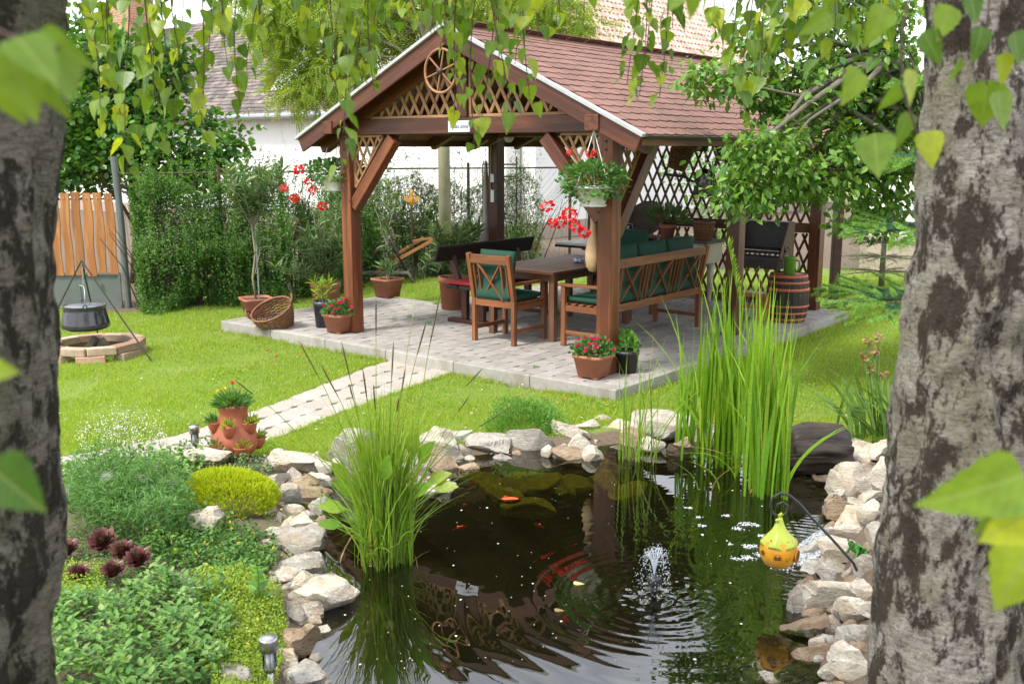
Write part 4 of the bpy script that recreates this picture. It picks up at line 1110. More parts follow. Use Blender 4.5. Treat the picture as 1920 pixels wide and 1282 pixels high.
# ------------------------------------------------------------------ furniture under the gazebo
def xchair(t, wd, dep, nx, m, h=.92, seat=.42, arm=.63):
    """a slatted garden seat with crossed slats in the back; front is +Y"""
    hw, hd = wd / 2 - .03, dep / 2 - .03; B = lambda n, a, b, w_, hh, up=(0, 0, 1), lab=None: bar(n, a, b, w_, hh, m, t, up, .004)
    lean = .09; yb = lambda z: -hd - lean * max(0, (z - seat)) / (h - seat)
    for s in (-1, 1):
        B('leg', (s * hw, -hd, .002), (s * hw, -hd, seat + .03), .045, .05, (0, 1, 0))
        B('back_post', (s * hw, -hd, seat + .032), (s * hw, yb(h), h), .045, .05, (0, 1, 0))
        B('leg', (s * hw, hd, .002), (s * hw, hd, arm - .03), .045, .05, (0, 1, 0))
        B('armrest', (s * hw, yb(arm) + .03, arm - .005), (s * hw, hd + .06, arm - .012), .06, .03)
        B('stretcher', (s * hw, -hd + .027, .14), (s * hw, hd - .027, .14), .025, .04)
        B('seat_rail', (s * hw, -hd + .027, seat - .035), (s * hw, hd - .027, seat - .035), .03, .06)
    B('seat_rail', (-hw + .024, hd, seat - .035), (hw - .024, hd, seat - .035), .03, .06)
    B('back_rail', (-hw + .024, yb(seat + .02), seat - .005), (hw - .024, yb(seat + .02), seat - .005), .03, .075)
    B('top_rail', (-hw + .024, yb(h - .05), h - .055), (hw - .024, yb(h - .05), h - .055), .03, .09)
    for k in range(6): y = -hd + .06 + k * (2 * hd - .08) / 5; B('seat_slat', (-hw - .005, y, seat + .006), (hw + .005, y, seat + .006), .052, .018)
    if nx > 1: B('centre_leg', (0, hd, .002), (0, hd, seat - .07), .045, .045, (0, 1, 0))
    z0, z1 = seat + .034, h - .102; W = 2 * (hw - .024); unit = W / nx
    for i in range(nx):
        a = -hw + .024 + i * unit
        for f in (.055, .19, .81, .945): B('back_slat', (a + f * unit, yb(z0), z0), (a + f * unit, yb(z1), z1), .018, .026 if f in (.19, .81) else .022, (0, 1, 0))
        x0, x1 = a + .21 * unit, a + .79 * unit
        B('cross_slat', (x0, yb(z0) + .001, z0), (x1, yb(z1) + .001, z1), .016, .032, (0, 1, 0)); B('cross_slat', (x1, yb(z0) - .013, z0), (x0, yb(z1) - .013, z1), .016, .032, (0, 1, 0))
    return hw, hd, yb
def cushion(name, label, cat, loc, rz, size, tilt=0, group=None, m=CUSHION, tufts=0):
    sx, sy, sz = size; n = 14; u = np.linspace(-1, 1, n); V = []
    gx_, gy_ = np.meshgrid(u, u); e = (1 - np.abs(gx_) ** 6) * (1 - np.abs(gy_) ** 6)
    pf = .5 + .5 * np.clip(e, 0, 1) ** .5; pf = pf + .10 * (vn(np.stack([gx_.ravel(), gy_.ravel(), gx_.ravel() * 0 + hash(name + str(loc)) % 97], 1), 2.2, 5, 2).reshape(n, n) - .5)
    for k in range(tufts): cx_ = -.5 + (k % 2) * 1.0; cy_ = -.5 + (k // 2) * 1.0; pf -= .28 * np.exp(-((gx_ - cx_) ** 2 + (gy_ - cy_) ** 2) / .05)
    for s in (1, -1): V.append(np.stack([gx_.ravel() * sx / 2, gy_.ravel() * sy / 2, s * (pf.ravel() * sz / 2)], 1))
    i = (np.arange(n - 1)[:, None] * n + np.arange(n - 1)[None]).ravel(); q = np.stack([i, i + 1, i + n + 1, i + n], 1)
    ring = list(range(n)) + [n * k + n - 1 for k in range(1, n)] + list(range(n * n - 2, n * n - n - 1, -1)) + [n * k for k in range(n - 2, 0, -1)]
    r = np.array(ring); r2 = np.roll(r, -1)
    g = Geo().add(np.concatenate(V), [np.concatenate([q, q[:, ::-1] + n * n, np.stack([r2, r, r + n * n, r2 + n * n], 1)])])
    o = ob(name, g, m, None, True); o.location = loc; o.rotation_euler = (tilt, 0, rz)
    return tag(o, label, cat, group)
ch1 = gthing('garden_chair', 'wooden armchair with crossed slat back at the near end of the dining table', 'chair', 1.605, .70)
xchair(ch1, .58, .56, 1, W_CHAIR)
cushion('seat_cushion', 'dark green seat cushion on the near wooden armchair', 'cushion', gz(1.605, .71, .475), GR, (.46, .47, .08), tufts=4)
cushion('back_cushion', 'dark green tufted back cushion standing in the near wooden armchair', 'cushion', gz(1.605, .485, .70), GR, (.44, .50, .09), PI / 2 - .17, tufts=4)
ch2 = gthing('garden_chair', 'wooden armchair facing forward at the far end of the dining table', 'chair', 1.66, 2.78, 0, PI)
xchair(ch2, .58, .56, 1, W_CHAIR)
cushion('seat_cushion', 'dark green seat cushion on the far wooden armchair', 'cushion', gz(1.66, 2.77, .475), GR, (.46, .47, .08), tufts=4)
cushion('back_cushion', 'dark green back cushion leaning in the far wooden armchair', 'cushion', gz(1.66, 2.99, .73), GR, (.44, .56, .09), PI / 2 + .17, tufts=4)
be = gthing('garden_bench', 'long wooden bench with three crossed slat panels along the right of the dining table', 'bench', 2.50, 1.70, 0, PI / 2)
xchair(be, 1.86, .60, 3, W_CHAIR)
for k in range(3):
    cushion('seat_cushion', ['near', 'middle', 'far'][k] + ' dark green seat cushion on the crossed slat bench', 'cushion', gz(2.49, 1.12 + k * .58, .475), GR + PI / 2, (.56, .50, .08), group='bench seat cushions', tufts=4)
    cushion('back_cushion', ['near', 'middle', 'far'][k] + ' dark green back cushion topping the crossed slat bench back', 'cushion', gz(2.715, 1.12 + k * .58, .74), GR + PI / 2, (.56, .56, .10), PI / 2 - .17, group='bench back cushions')
tb = gthing('dining_table', 'rectangular brown slatted wooden dining table in the middle of the gazebo', 'table', 1.62, 1.60)
for sx in (-.40, .40):
    for sy in (-.70, .70): bar('leg', (sx, sy, .002), (sx, sy, .70), .07, .07, W_TABLE, tb, (0, 1, 0))
    bar('apron', (sx, -.66, .66), (sx, .66, .66), .025, .08, W_TABLE, tb)
for sy in (-.70, .70): bar('apron', (-.36, sy, .66), (.36, sy, .66), .025, .08, W_TABLE, tb)
for k in range(9): bar('tabletop_board', (-.42 + k * .105, -.70, .715), (-.42 + k * .105, .70, .715), .098, .028, W_TABLE, tb)
for sy in (-.752, .752): bar('tabletop_end', (-.475, sy, .7155), (.475, sy, .7155), .098, .030, W_TABLE, tb)
ash = ob('ashtray', lathe([(0, 0), (.055, 0), (.06, .012), (.06, .045), (.05, .047), (.045, .015), (0, .012)], 18), simple('blue glazed china', (.10, .16, .40), (.55, .58, .62), .25, 40, bump=0, vary=0, p=(.45, .55)), None, True)
tag(ash, 'small blue and white china ashtray on the dining table', 'ashtray'); ash.location = gz(1.74, 1.75, .731)
# dark painted bench on the left of the table
db = gthing('plank_bench', 'dark plank bench on red brown trestles along the left of the dining table', 'bench', .68, 1.75, 0, -PI / 2)
for s in (-1, 1):
    x = s * .58
    bar('foot', (x, -.34, .025), (x, .34, .025), .09, .045, W_RED, db); bar('leg', (x, -.10, .05), (x, -.10, .43), .06, .08, W_RED, db, (0, 1, 0)); bar('leg', (x, .15, .05), (x, .15, .43), .06, .08, W_RED, db, (0, 1, 0))
    bar('back_support', (x, -.17, .40), (x, -.33, .84), .05, .075, W_RED, db, (0, 1, 0)); bar('seat_bearer', (x, -.17, .412), (x, .22, .412), .055, .03, W_RED, db)
for y in (-.07, .12): bar('seat_plank', (-.85, y, .446), (.85, y, .446), .17, .036, W_DARK, db, bevel=.008)
bar('back_plank', (-.88, -.268, .80), (.88, -.268, .80), .036, .19, W_DARK, db, (0, .36, 1), .012)
bar('stretcher', (-.56, .03, .16), (.56, .03, .16), .03, .09, W_DARK, db)
ro = cushion('red_cloth', 'red patterned cloth pad lying along the dark plank bench seat', 'cloth', gz(.70, 1.75, .482), GR - PI / 2, (1.60, .40, .05), m=REDCLOTH)
# pale topped table further back
wt = gthing('side_table', 'table with white top and dark edge behind the dining table', 'table', .95, 3.75)
ob('tabletop', box(.92, 1.45, .03, (0, 0, .775)), simple('white tabletop', (.66, .67, .68), (.56, .57, .58), .35, 5, bump=.03, vary=0), wt, bevel=.004)
ob('edge', box(.94, 1.47, .028, (0, 0, .745)), W_DARK, wt)
ob('sub_top', box(.5, .9, .05, (0, 0, .705)), W_RED, wt)
for sx in (-.12, .12):
    for sy in (-.25, .25): bar('leg', (sx, sy, .01), (sx, sy, .68), .07, .07, W_RED, wt, (0, 1, 0))
    bar('foot', (sx, -.42, .03), (sx, .42, .03), .07, .05, W_RED, wt)
# old painted table with turned legs
CHIP = simple('chipped cream paint', (.62, .58, .46), (.52, .48, .36), .55, 10, bump=.3, vary=.04, c3=(.30, .24, .16), p=(.3, .75))
st_ = gthing('painted_table', 'old cream painted table with turned legs and a drawer box beside the back lattice', 'table', 1.45, 4.22)
bar('tabletop', (-.78, 0, .80), (.70, 0, .80), .56, .03, W_GREY, st_)
leg = [(.035, 0), (.022, .02), (.028, .12), (.042, .30), (.046, .40), (.03, .43), (.044, .455), (.05, .50), (.035, .54), (.045, .56), (.045, .58)]
for sx in (-.66, .52):
    for sy in (-.18, .18): ob('turned_leg', lathe(leg, 14, c=(sx, sy, .002)), CHIP, st_, True)
ob('apron', box(1.12, .025, .16, (-.09, -.20, .69)), CHIP, st_); ob('apron', box(1.12, .025, .16, (-.09, .20, .69)), CHIP, st_)
dr = ob('drawer_box', box(.27, .46, .22, (.53, -.02, .672)), CHIP, st_, bevel=.004)
ob('moulding', box(.24, .43, .03, (.53, -.02, .545)), CHIP, st_, bevel=.004)
dp = ob('drawer_front', box(.225, .012, .18, (.53, -.259, .675)), CHIP, st_, bevel=.003)
def text(name, s, size, m, parent, M, ext=.0008, shear=0):
    cu = bpy.data.curves.new(name, 'FONT'); cu.body = s; cu.size = size; cu.extrude = ext; cu.shear = shear; cu.align_x = 'CENTER'; cu.align_y = 'CENTER'
    tmp = bpy.data.objects.new('tmp', cu); COL.objects.link(tmp); bpy.context.view_layer.update()
    me = bpy.data.meshes.new_from_object(tmp.evaluated_get(bpy.context.evaluated_depsgraph_get())); me.name = name
    bpy.data.objects.remove(tmp); o = ob(name, me, m, parent); o.matrix_local = M; return o
INK = simple('dark ink', (.07, .035, .025), (.05, .03, .02), .6, 5, bump=0, vary=0)
text('number', '249', .055, INK, dp, Matrix.Translation((.525, -.266, .715)) @ Matrix.Rotation(PI / 2, 4, 'X'))
# things on the painted table
TZ = .817
def on(name, label, cat, x, y, z=TZ): return gthing(name, label, cat, x, y, z)
jar = on('glass_jar', 'small clear glass jar with a narrow neck on the painted table', 'jar', .98, 4.02)
ob('glass', lathe([(.0, .0), (.075, .003), (.082, .04), (.07, .10), (.035, .13), (.028, .15), (.04, .165), (.036, .172), (.0, .174)], 18), glass('bottle glass', (.78, .83, .86), .05), jar, True)
bw = on('wooden_bowl', 'big shallow brown wooden bowl propped up against the lattice', 'bowl', 1.02, 4.40, TZ + .17)
o = ob('bowl', lathe([(0, .0), (.14, .01), (.24, .06), (.27, .11), (.255, .11), (.22, .07), (.13, .03), (0, .025)], 24), simple('dull brown bowl', (.13, .10, .075), (.07, .052, .04), .6, 10, bump=.1, vary=0), bw, True); o.rotation_euler = (.95, .25, 0)
# wicker: woven shell
def wicker(t, prof, n, m, rot=None, handle=None, rim=.014, double=True):
    """prof (r, z) bottom to top: real weavers winding in and out of upright stakes"""
    prof = np.array(prof); zs = np.linspace(prof[0, 1], prof[-1, 1], max(8, int((prof[-1, 1] - prof[0, 1]) / .014))); sh = Geo(); ns = n * 4
    k = np.arange(ns + 1) * 2 * PI / ns
    for i, z in enumerate(zs):
        r = np.interp(z, prof[:, 1], prof[:, 0]); rr = r + .006 * np.cos(k * n / 2 + (PI if i % 2 else 0))
        tube(np.stack([rr * np.cos(k), rr * np.sin(k), np.full(ns + 1, z)], 1), .0075, 4, sh, False)
    P = [ob('weave', sh, m, t, True)]; stk = Geo()
    for j in range(n):
        a = j * 2 * PI / n; tube([(r * math.cos(a), r * math.sin(a), z) for r, z in prof], .006, 4, stk, False)
    P.append(ob('stakes', stk, m, t)); rz_ = prof[-1, 1]; R_ = prof[-1, 0]; kk = np.linspace(0, 2 * PI, 33)
    P.append(ob('rim', tube([(R_ * math.cos(a), R_ * math.sin(a), rz_ + .004 * math.sin(a * 16)) for a in kk], rim, 6, cap=False), m, t, True))
    P.append(ob('bottom', lathe([(0, prof[0, 1]), (prof[0, 0], prof[0, 1]), (prof[0, 0], prof[0, 1] + .01), (0, prof[0, 1] + .01)], 16), m, t))
    for h in handle or []: P.append(ob('handle', tube(h, .012, 6), m, t, True))
    if rot:
        for o in P: o.rotation_euler = rot
    return P
wb = on('wicker_basket', 'upright honey coloured wicker basket at the right end of the painted table', 'basket', 1.98, 4.16)
wicker(wb, [(.10, 0), (.12, .10), (.13, .22)], 14, WICKER)
# plant and flower helpers
def dome(c, r, n, T, mat, parent, size, up=.5, name='foliage', flat=0.0, seedless=True, inner=.55):
    v = rdir(n); v[:, 2] = np.abs(v[:, 2]) * (1 - flat) - flat * .25; p = np.array(c) + v * np.array(r) * RNG.uniform(inner, 1.05, n)[:, None]
    ax = v * .9 + rdir(n) * .6 + (0, 0, up); return ob(name, scatter(T, p, ax, v + rdir(n) * .5 + (0, 0, .6), RNG.uniform(size[0], size[1], n)), mat, parent, kind='stuff')
def flower(parent, p, r, mat, n=14, name='flower'):
    v = rdir(n); v[:, 2] = np.abs(v[:, 2]) * .8 + .1; v = v + np.array((0, -.35, 0)); q = nrm(v) * r * .45
    o = ob(name, scatter(ROUND, q * .4, v, rdir(n), RNG.uniform(.7, 1.1, n) * r), mat, parent); o.location = p
    return o
def umbel(parent, p, r, mat, name='flower'):
    r *= 1.25; n = 44; v = rdir(n); v[:, 2] = v[:, 2] * .8; o = ob(name, scatter(ROUND, v * r * .66, v + rdir(n) * .7, rdir(n), RNG.uniform(.42, .68, n) * r), mat, parent); o.location = p
    return o
def soil(parent, r, z, sq=None): return ob('soil', lathe([(0, z + .01), (r, z)], 18, sq=sq), SOIL, parent, True)
def lance_bush(parent, stems, mat, size, per, name='foliage'):
    """upright stems set with long narrow leaves"""
    sg = Geo(); P = []; A = []
    for s in stems:
        s = np.array([tuple(p) for p in s], float); k = np.linspace(0, 1, len(s)); tube(s, np.linspace(.009, .004, len(s)), 5, sg, False)
        f = RNG.uniform(.12, 1, per) ** .8; q = np.stack([np.interp(f, k, s[:, i]) for i in range(3)], 1); d = rdir(per); d[:, 2] = np.abs(d[:, 2]) * .9 + .25 - .5 * RNG.uniform(0, 1, per) * (f < .75)
        P.append(q); A.append(d)
    ob('stems', sg, BARK_SMOOTH, parent, True, kind='stuff'); P = np.concatenate(P); A = np.concatenate(A)
    return ob(name, scatter(LANCE, P, A, rdir(len(P)) * .5 + (0, 0, 1), RNG.uniform(size[0], size[1], len(P))), mat, parent, kind='stuff')
pp = on('potted_plant', 'leafy plant in a terracotta pot on the painted table with one red flower', 'plant', 1.45, 4.18)
ob('pot', lathe([(.075, 0), (.10, .13), (.112, .13), (.112, .165), (.095, .165), (.09, .13)], 18), TERRA, pp, True)
dome((0, 0, .2), (.27, .24, .20), 420, LANCE, L_OLEA, pp, (.08, .14), .3); flower(pp, (-.02, -.24, .25), .03, FL_RED)
# grill
gr = gthing('charcoal_grill', 'black and rusty box grill on thin legs behind the middle right post', 'grill', 2.93, 3.78)
BLK = simple('sooty black steel', (.02, .02, .022), (.035, .03, .028), .5, 20, bump=.15, vary=.05)
ob('back_panel', box(.66, .012, .40, (0, .19, .92)), BLK, gr); ob('hood_top', box(.66, .17, .012, (0, .10, 1.115)), BLK, gr)
for s in (-1, 1):
    pl = [(-.20, .72), (.19, .72), (.19, 1.115), (.02, 1.115)]; g = prism(pl, -.006, .006); M = Matrix(((0, 0, 1, s * .337), (1, 0, 0, 0), (0, 1, 0, 0), (0, 0, 0, 1))); ob('side_panel', g.xf(M), RUST if s > 0 else BLK, gr)
ob('fire_tray', box(.64, .36, .014, (0, -.005, .70)), BLK, gr)
ob('front_panel', box(.66, .012, .10, (0, -.205, .675)), BLK, gr); ob('ash_box', box(.60, .34, .10, (0, 0, .63)), RUST, gr); ob('drawer_handle', tube([(-.15, -.22, .70), (-.12, -.245, .67), (.10, -.245, .67), (.13, -.22, .70)], .008, 6), IRON, gr)
for k in range(12): ob('grate_bar', tube([(-.30 + k * .0545, -.19, .80), (-.30 + k * .0545, .17, .80)], .005, 5), IRON, gr)
ob('grate_rim', tube([(-.32, -.19, .80), (.32, -.19, .80)], .007, 6), STEEL, gr)
for sx in (-1, 1):
    for sy in (-1, 1): ob('leg', tube([(sx * .29, sy * .14, .60), (sx * .34, sy * .22, .001)], .014, 6), IRON, gr)
# stool
so = gthing('wooden_stool', 'low varnished pine footstool under the grill', 'stool', 2.98, 3.42, 0, .15)
bar('seat', (-.24, 0, .305), (.24, 0, .305), .20, .045, W_STOOL, so)
for s in (-1, 1): bar('leg', (s * .18, 0, .001), (s * .18, 0, .282), .17, .045, W_STOOL, so, (0, 1, 0))
bar('stretcher', (-.157, 0, .16), (.157, 0, .16), .04, .05, W_STOOL, so)
# barrel
ba = gthing('barrel', 'dark wooden barrel with orange red hoops at the right edge of the patio', 'barrel', 3.36, 3.66)
br_ = lambda z: .205 + .038 * (1 - ((z - .275) / .275) ** 2)
N_ST = 20
for k in range(N_ST):
    a0, a1 = k * 2 * PI / N_ST + .008, (k + 1) * 2 * PI / N_ST - .008; zs = np.linspace(0.002, .55, 7); V = []
    for z in zs:
        for r in (br_(z), br_(z) - .02):
            for a in (a0, a1): V.append((r * math.cos(a), r * math.sin(a), z))
    P = []
    for i in range(6): b = i * 4; P += [(b, b + 1, b + 5, b + 4), (b + 3, b + 2, b + 6, b + 7), (b + 2, b, b + 4, b + 6), (b + 1, b + 3, b + 7, b + 5)]
    P += [(0, 2, 3, 1), (24, 25, 27, 26)]
    g = Geo().add(np.array(V)[:, [2, 1, 0]] * (1, 1, -1), [P]); o = ob('stave', g, W_STAVE, ba); o.rotation_euler = (0, -PI / 2, 0)
HOOP = simple('orange red hoop paint', (.50, .13, .075), (.40, .095, .055), .55, 14, bump=.1, vary=.1)
for z, hh in ((.03, .032), (.105, .026), (.185, .026), (.375, .032), (.455, .028), (.525, .034)):
    ob('hoop', lathe([(br_(z - hh / 2) + .0015, z - hh / 2), (br_(z - hh / 2) + .005, z - hh / 2), (br_(z + hh / 2) + .005, z + hh / 2), (br_(z + hh / 2) + .0015, z + hh / 2)], 28), HOOP, ba, True)
ob('lid', lathe([(0, .535), (.186, .535), (.186, .515)], 28), W_STAVE, ba)
jg = thing('jug', 'green glazed jug with a handle standing on the barrel', 'jug', gz(3.40, 3.58, .536))
GREENG = simple('green glaze', (.09, .20, .02), (.07, .16, .018), .25, 8, bump=.03, vary=0)
ob('body', lathe([(0, 0), (.062, 0), (.066, .01), (.066, .20), (.07, .215), (.062, .215), (.058, .02), (0, .02)], 20), GREENG, jg, True)
ob('handle', tube([(.06, 0, .17), (.105, 0, .165), (.115, 0, .11), (.095, 0, .05), (.06, 0, .04)], .011, 8), GREENG, jg, True)
sb_ = thing('soda_bottle', 'clear glass soda siphon bottle with dark top beside the green jug', 'bottle', gz(3.27, 3.72, .536))
ob('glass', lathe([(0, 0), (.05, 0), (.054, .02), (.054, .17), (.03, .22), (.02, .25), (0, .25)], 16), glass('siphon glass', (.80, .84, .83), .08), sb_, True)
ob('siphon_head', lathe([(.024, .245), (.026, .29), (.014, .30), (.014, .33), (0, .335)], 12), PLAS_BLK, sb_, True); ob('spout', tube([(0, 0, .30), (.04, -.01, .30), (.055, -.015, .27)], .008, 6), PLAS_BLK, sb_)
# ------------------------------------------------------------------ hung on the gazebo
wh = gthing('wagon_wheel', 'small wooden spoked wheel hung below the gable peak', 'wheel', RX - .04, -.30, 2.66)
WH = wood('sun bleached wheel wood', (.40, .20, .10), (.26, .12, .06), .55); k_ = np.linspace(0, 2 * PI, 41)
ob('rim', tube([(.195 * math.cos(a), 0, .195 * math.sin(a)) for a in k_], .013, 8, cap=False), WH, wh, True)
for k in range(6): a = k * PI / 3 + .3; bar('spoke', (.03 * math.cos(a), 0, .03 * math.sin(a)), (.188 * math.cos(a), 0, .188 * math.sin(a)), .014, .018, WH, wh, (0, 1, 0))
h_ = lathe([(0, -.03), (.028, -.03), (.032, 0), (.028, .03), (0, .03)], 14).xf(Matrix.Rotation(PI / 2, 4, 'X')); ob('hub', h_, IRON, wh, True)
ob('hanger', tube([(0, .02, .20), (0, .03, .33)], .004, 5), IRON, wh)
sg_ = gthing('sign', 'small white sign with handwritten blue lettering on the gable beam', 'sign', 1.62, -.075, 2.165)
ob('board', box(.27, .012, .105), simple('white enamel board', (.80, .81, .84), (.76, .77, .80), .4, 6, bump=.02, vary=0), sg_, bevel=.002)
text('lettering', 'Relax zóna', .052, simple('blue ink', (.05, .05, .26), (.04, .04, .2), .6, 4, bump=0, vary=0), sg_, Matrix.Translation((0, -.0075, 0)) @ Matrix.Rotation(PI / 2, 4, 'X'), .0006, .45)
def hanging_geranium(label, P, hook, flowers, n=900, rr=(.27, .25, .21)):
    t = thing('hanging_geranium', label, 'hanging plant', P, GR)
    ob('pot', lathe([(.10, -.10), (.105, -.085), (.155, .04), (.165, .04), (.165, .055), (.15, .055), (.10, -.07)], 20), PLAS_WHITE, t, True)
    ob('saucer', lathe([(0, -.115), (.11, -.112), (.12, -.095), (.11, -.095)], 18), PLAS_WHITE, t, True)
    for a in (0, 2.1, 4.2): ob('hanger', tube([(.155 * math.cos(a), .155 * math.sin(a), .05), (0, 0, hook - .06)], .004, 5), PLAS_WHITE, t)
    ob('hook', tube([(0, 0, hook - .07), (0, .0, hook), (.012, .02, hook + .04), (.012, .055, hook + .05), (.01, .075, hook + .02)], .010, 7), PLAS_WHITE, t, True)
    soil(t, .145, .045)
    v = rdir(n); v[:, 2] = v[:, 2] * .85 + .1; p = v * np.array(rr) * RNG.uniform(.55, 1.1, n)[:, None] * (.75 + .5 * vn(v, 2.2, 31, 2))[:, None] + (0, 0, .07)
    keep_ = ~((np.hypot(p[:, 0], p[:, 1]) < .15) & (p[:, 2] < .04)); p = p[keep_]; v = v[keep_]
    ob('foliage', scatter(ROUND, p, v + rdir(len(p)) * .6, v * .6 + rdir(len(p)) * .4 + (0, 0, .9), RNG.uniform(.03, .052, len(p))), L_GERA, t, kind='stuff')
    sg = Geo(); iR = Matrix.Rotation(-GR, 4, 'Z')
    for px, py, dY, r in flowers:
        q = iR @ (AT(px, py, P.y + dY) - P); tube([(q.x * .2, q.y * .2, .08), (q.x * .7, q.y * .7, q.z * .6 + .06), tuple(q)], .003, 4, sg, False); umbel(t, tuple(q), r, FL_RED)
    ob('stems', sg, L_GERA, t, kind='stuff')
    return t
PL = AT(628, 338, gz(-.34, -.06).y)
hanging_geranium('hanging white pot of red geraniums at the left front corner of the gazebo', PL, 2.16 + .12 - PL.z + .12,
                 [(560, 318, -.05, .048), (578, 340, -.1, .036), (588, 357, -.1, .042), (552, 372, -.1, .045), (533, 352, -.05, .036), (605, 386, -.12, .04), (668, 318, -.1, .034)], rr=(.30, .27, .16))
PR = AT(1112, 362, gz(GW - .07, -.30).y)
hanging_geranium('hanging white pot of red geraniums by the sign end right front post', PR, 2.17 + .12 - PR.z,
                 [(1068, 402, -.12, .052), (1050, 418, -.14, .046), (1026, 386, -.08, .045), (1096, 436, -.16, .042), (1108, 288, -.02, .034), (1070, 286, -.02, .026), (1035, 418, -.1, .036), (1078, 424, -.15, .045)], 1000)
def gourd(label, P, prof, m, string):
    t = thing('gourd', label, 'gourd', P); ob('body', lathe(prof, 18), m, t, True); ob('string', tube([(0, 0, prof[-1][1]), (.0, 0, prof[-1][1] + string)], .003, 4), BARK_TWIG, t); return t
GOURD = simple('mottled tan gourd', (.48, .33, .18), (.33, .20, .10), .55, 9, bump=.15, vary=0, c3=(.72, .68, .60))
GOURD_G = simple('dull grey gourd', (.36, .33, .30), (.27, .24, .21), .7, 9, bump=.15, vary=0)
gourd('mottled tan long necked gourd hanging beside the right front post', AT(1112, 510, gz(GW - .16, -.02).y), [(0, 0), (.035, .008), (.062, .05), (.072, .12), (.068, .20), (.052, .28), (.036, .34), (.03, .42), (.034, .60), (.03, .74), (0, .76)], GOURD, .55)
gourd('long dull grey gourd hanging against the middle left post', AT(912, 476, gz(-.12, GM).y), [(0, 0), (.09, .01), (.115, .05), (.105, .13), (.075, .24), (.05, .38), (.04, .55), (.034, .85), (.02, 1.15), (0, 1.17)], GOURD_G, .15)
for k, (z, lab) in enumerate(((1.60, 'upper'), (1.38, 'lower'))):
    e = gthing('socket_box', lab + ' white and black electric socket box on the middle left post', 'socket', 0.02, GM - PW / 2 - .018, z)
    ob('casing', box(.055, .034, .15 if k else .10, (0, 0, 0)), PLAS_WHITE, e, bevel=.004); ob('cover', box(.05, .05, .14 if k else .10, (.056, .0, 0)), PLAS_BLK, e, bevel=.004)
lm = gthing('ceiling_lamp', 'small white round lamp under the middle cross beam', 'lamp', .28, GM - .10, 2.10)
ob('glass', lathe([(0, -.07), (.04, -.06), (.06, -.02), (.06, 0)], 16), PLAS_WHITE, lm, True)
cb2 = tag(ob('cable', tube([gz(.28, GM - .09, 2.09), gz(.12, GM - .09, 2.06), gz(-.02, GM - .085, 2.0), gz(-.02, GM - .082, 1.68), gz(-.03, GM - .085, 1.5), gz(.0, GM - .085, 1.38)], .006, 6), simple('yellowed cable', (.42, .40, .16), (.36, .34, .14), .5, 5, bump=0, vary=0), None, True), 'yellowish electric cable running from the lamp down the middle left post', 'cable')
for k, (px, py, yy, r, hh, tilt, lab) in enumerate([(1268, 292, 1.45, .115, .26, .3, 'narrow wicker basket hanging tilted under the right eave'), (1312, 268, 2.0, .10, .16, .05, 'small wicker basket half hidden high under the right eave'), (1385, 285, 2.62, .27, .20, .05, 'wide dark wicker basket hanging by the middle right post')]):
    t = thing('wicker_basket', lab, 'basket', AT(px, py, gz(GW - .30, yy).y) - Vector((0, 0, hh / 2)))
    wicker(t, [(r * .72, 0), (r * .9, hh * .5), (r, hh)], 14, WICKER_D, (0, tilt, 0)); ob('string', tube([(0, 0, hh), (0, 0, 2.42 - t.location.z)], .004, 4), BARK_TWIG, t); ob('strap', tube([(-r, 0, hh), (0, 0, hh + .08), (r, 0, hh)], .006, 5), BARK_TWIG, t)
la = thing('lantern', 'black metal lantern with glass sides hanging before the lattice wall', 'lantern', AT(1320, 366, gz(GW - .35, 2.1).y), GR + .35)
for x in (-.085, .085):
    for y in (-.085, .085): ob('corner_bar', box(.018, .018, .22, (x, y, .11)), PLAS_BLK, la)
ob('base', box(.20, .20, .015, (0, 0, .0)), PLAS_BLK, la); ob('cap', lathe([(.145, .22), (.14, .235), (.03, .27), (.0, .275)], 4).xf(Matrix.Rotation(PI / 4, 4, 'Z')), PLAS_BLK, la)
for a in range(4): o = ob('pane', box(.155, .003, .20, (0, -.085, .11)), glass('lantern glass', (.55, .55, .50), .1), la); o.rotation_euler = (0, 0, a * PI / 2)
ob('candle', lathe([(.03, .01), (.03, .12), (0, .12)], 12), PLAS_WHITE, la, True); ob('chain', tube([(0, 0, .27), (0, 0, 2.38 - la.location.z)], .005, 5), IRON, la)
sk = tag(ob('sickle', tube([gz(1.15, GD - .05, 1.62), gz(1.45, GD - .06, 1.60), gz(1.75, GD - .06, 1.45), gz(1.85, GD - .06, 1.30)], [.02, .022, .018, .008], 8), IRON, None, True), 'dark curved iron tool hung on the back lattice', 'tool')
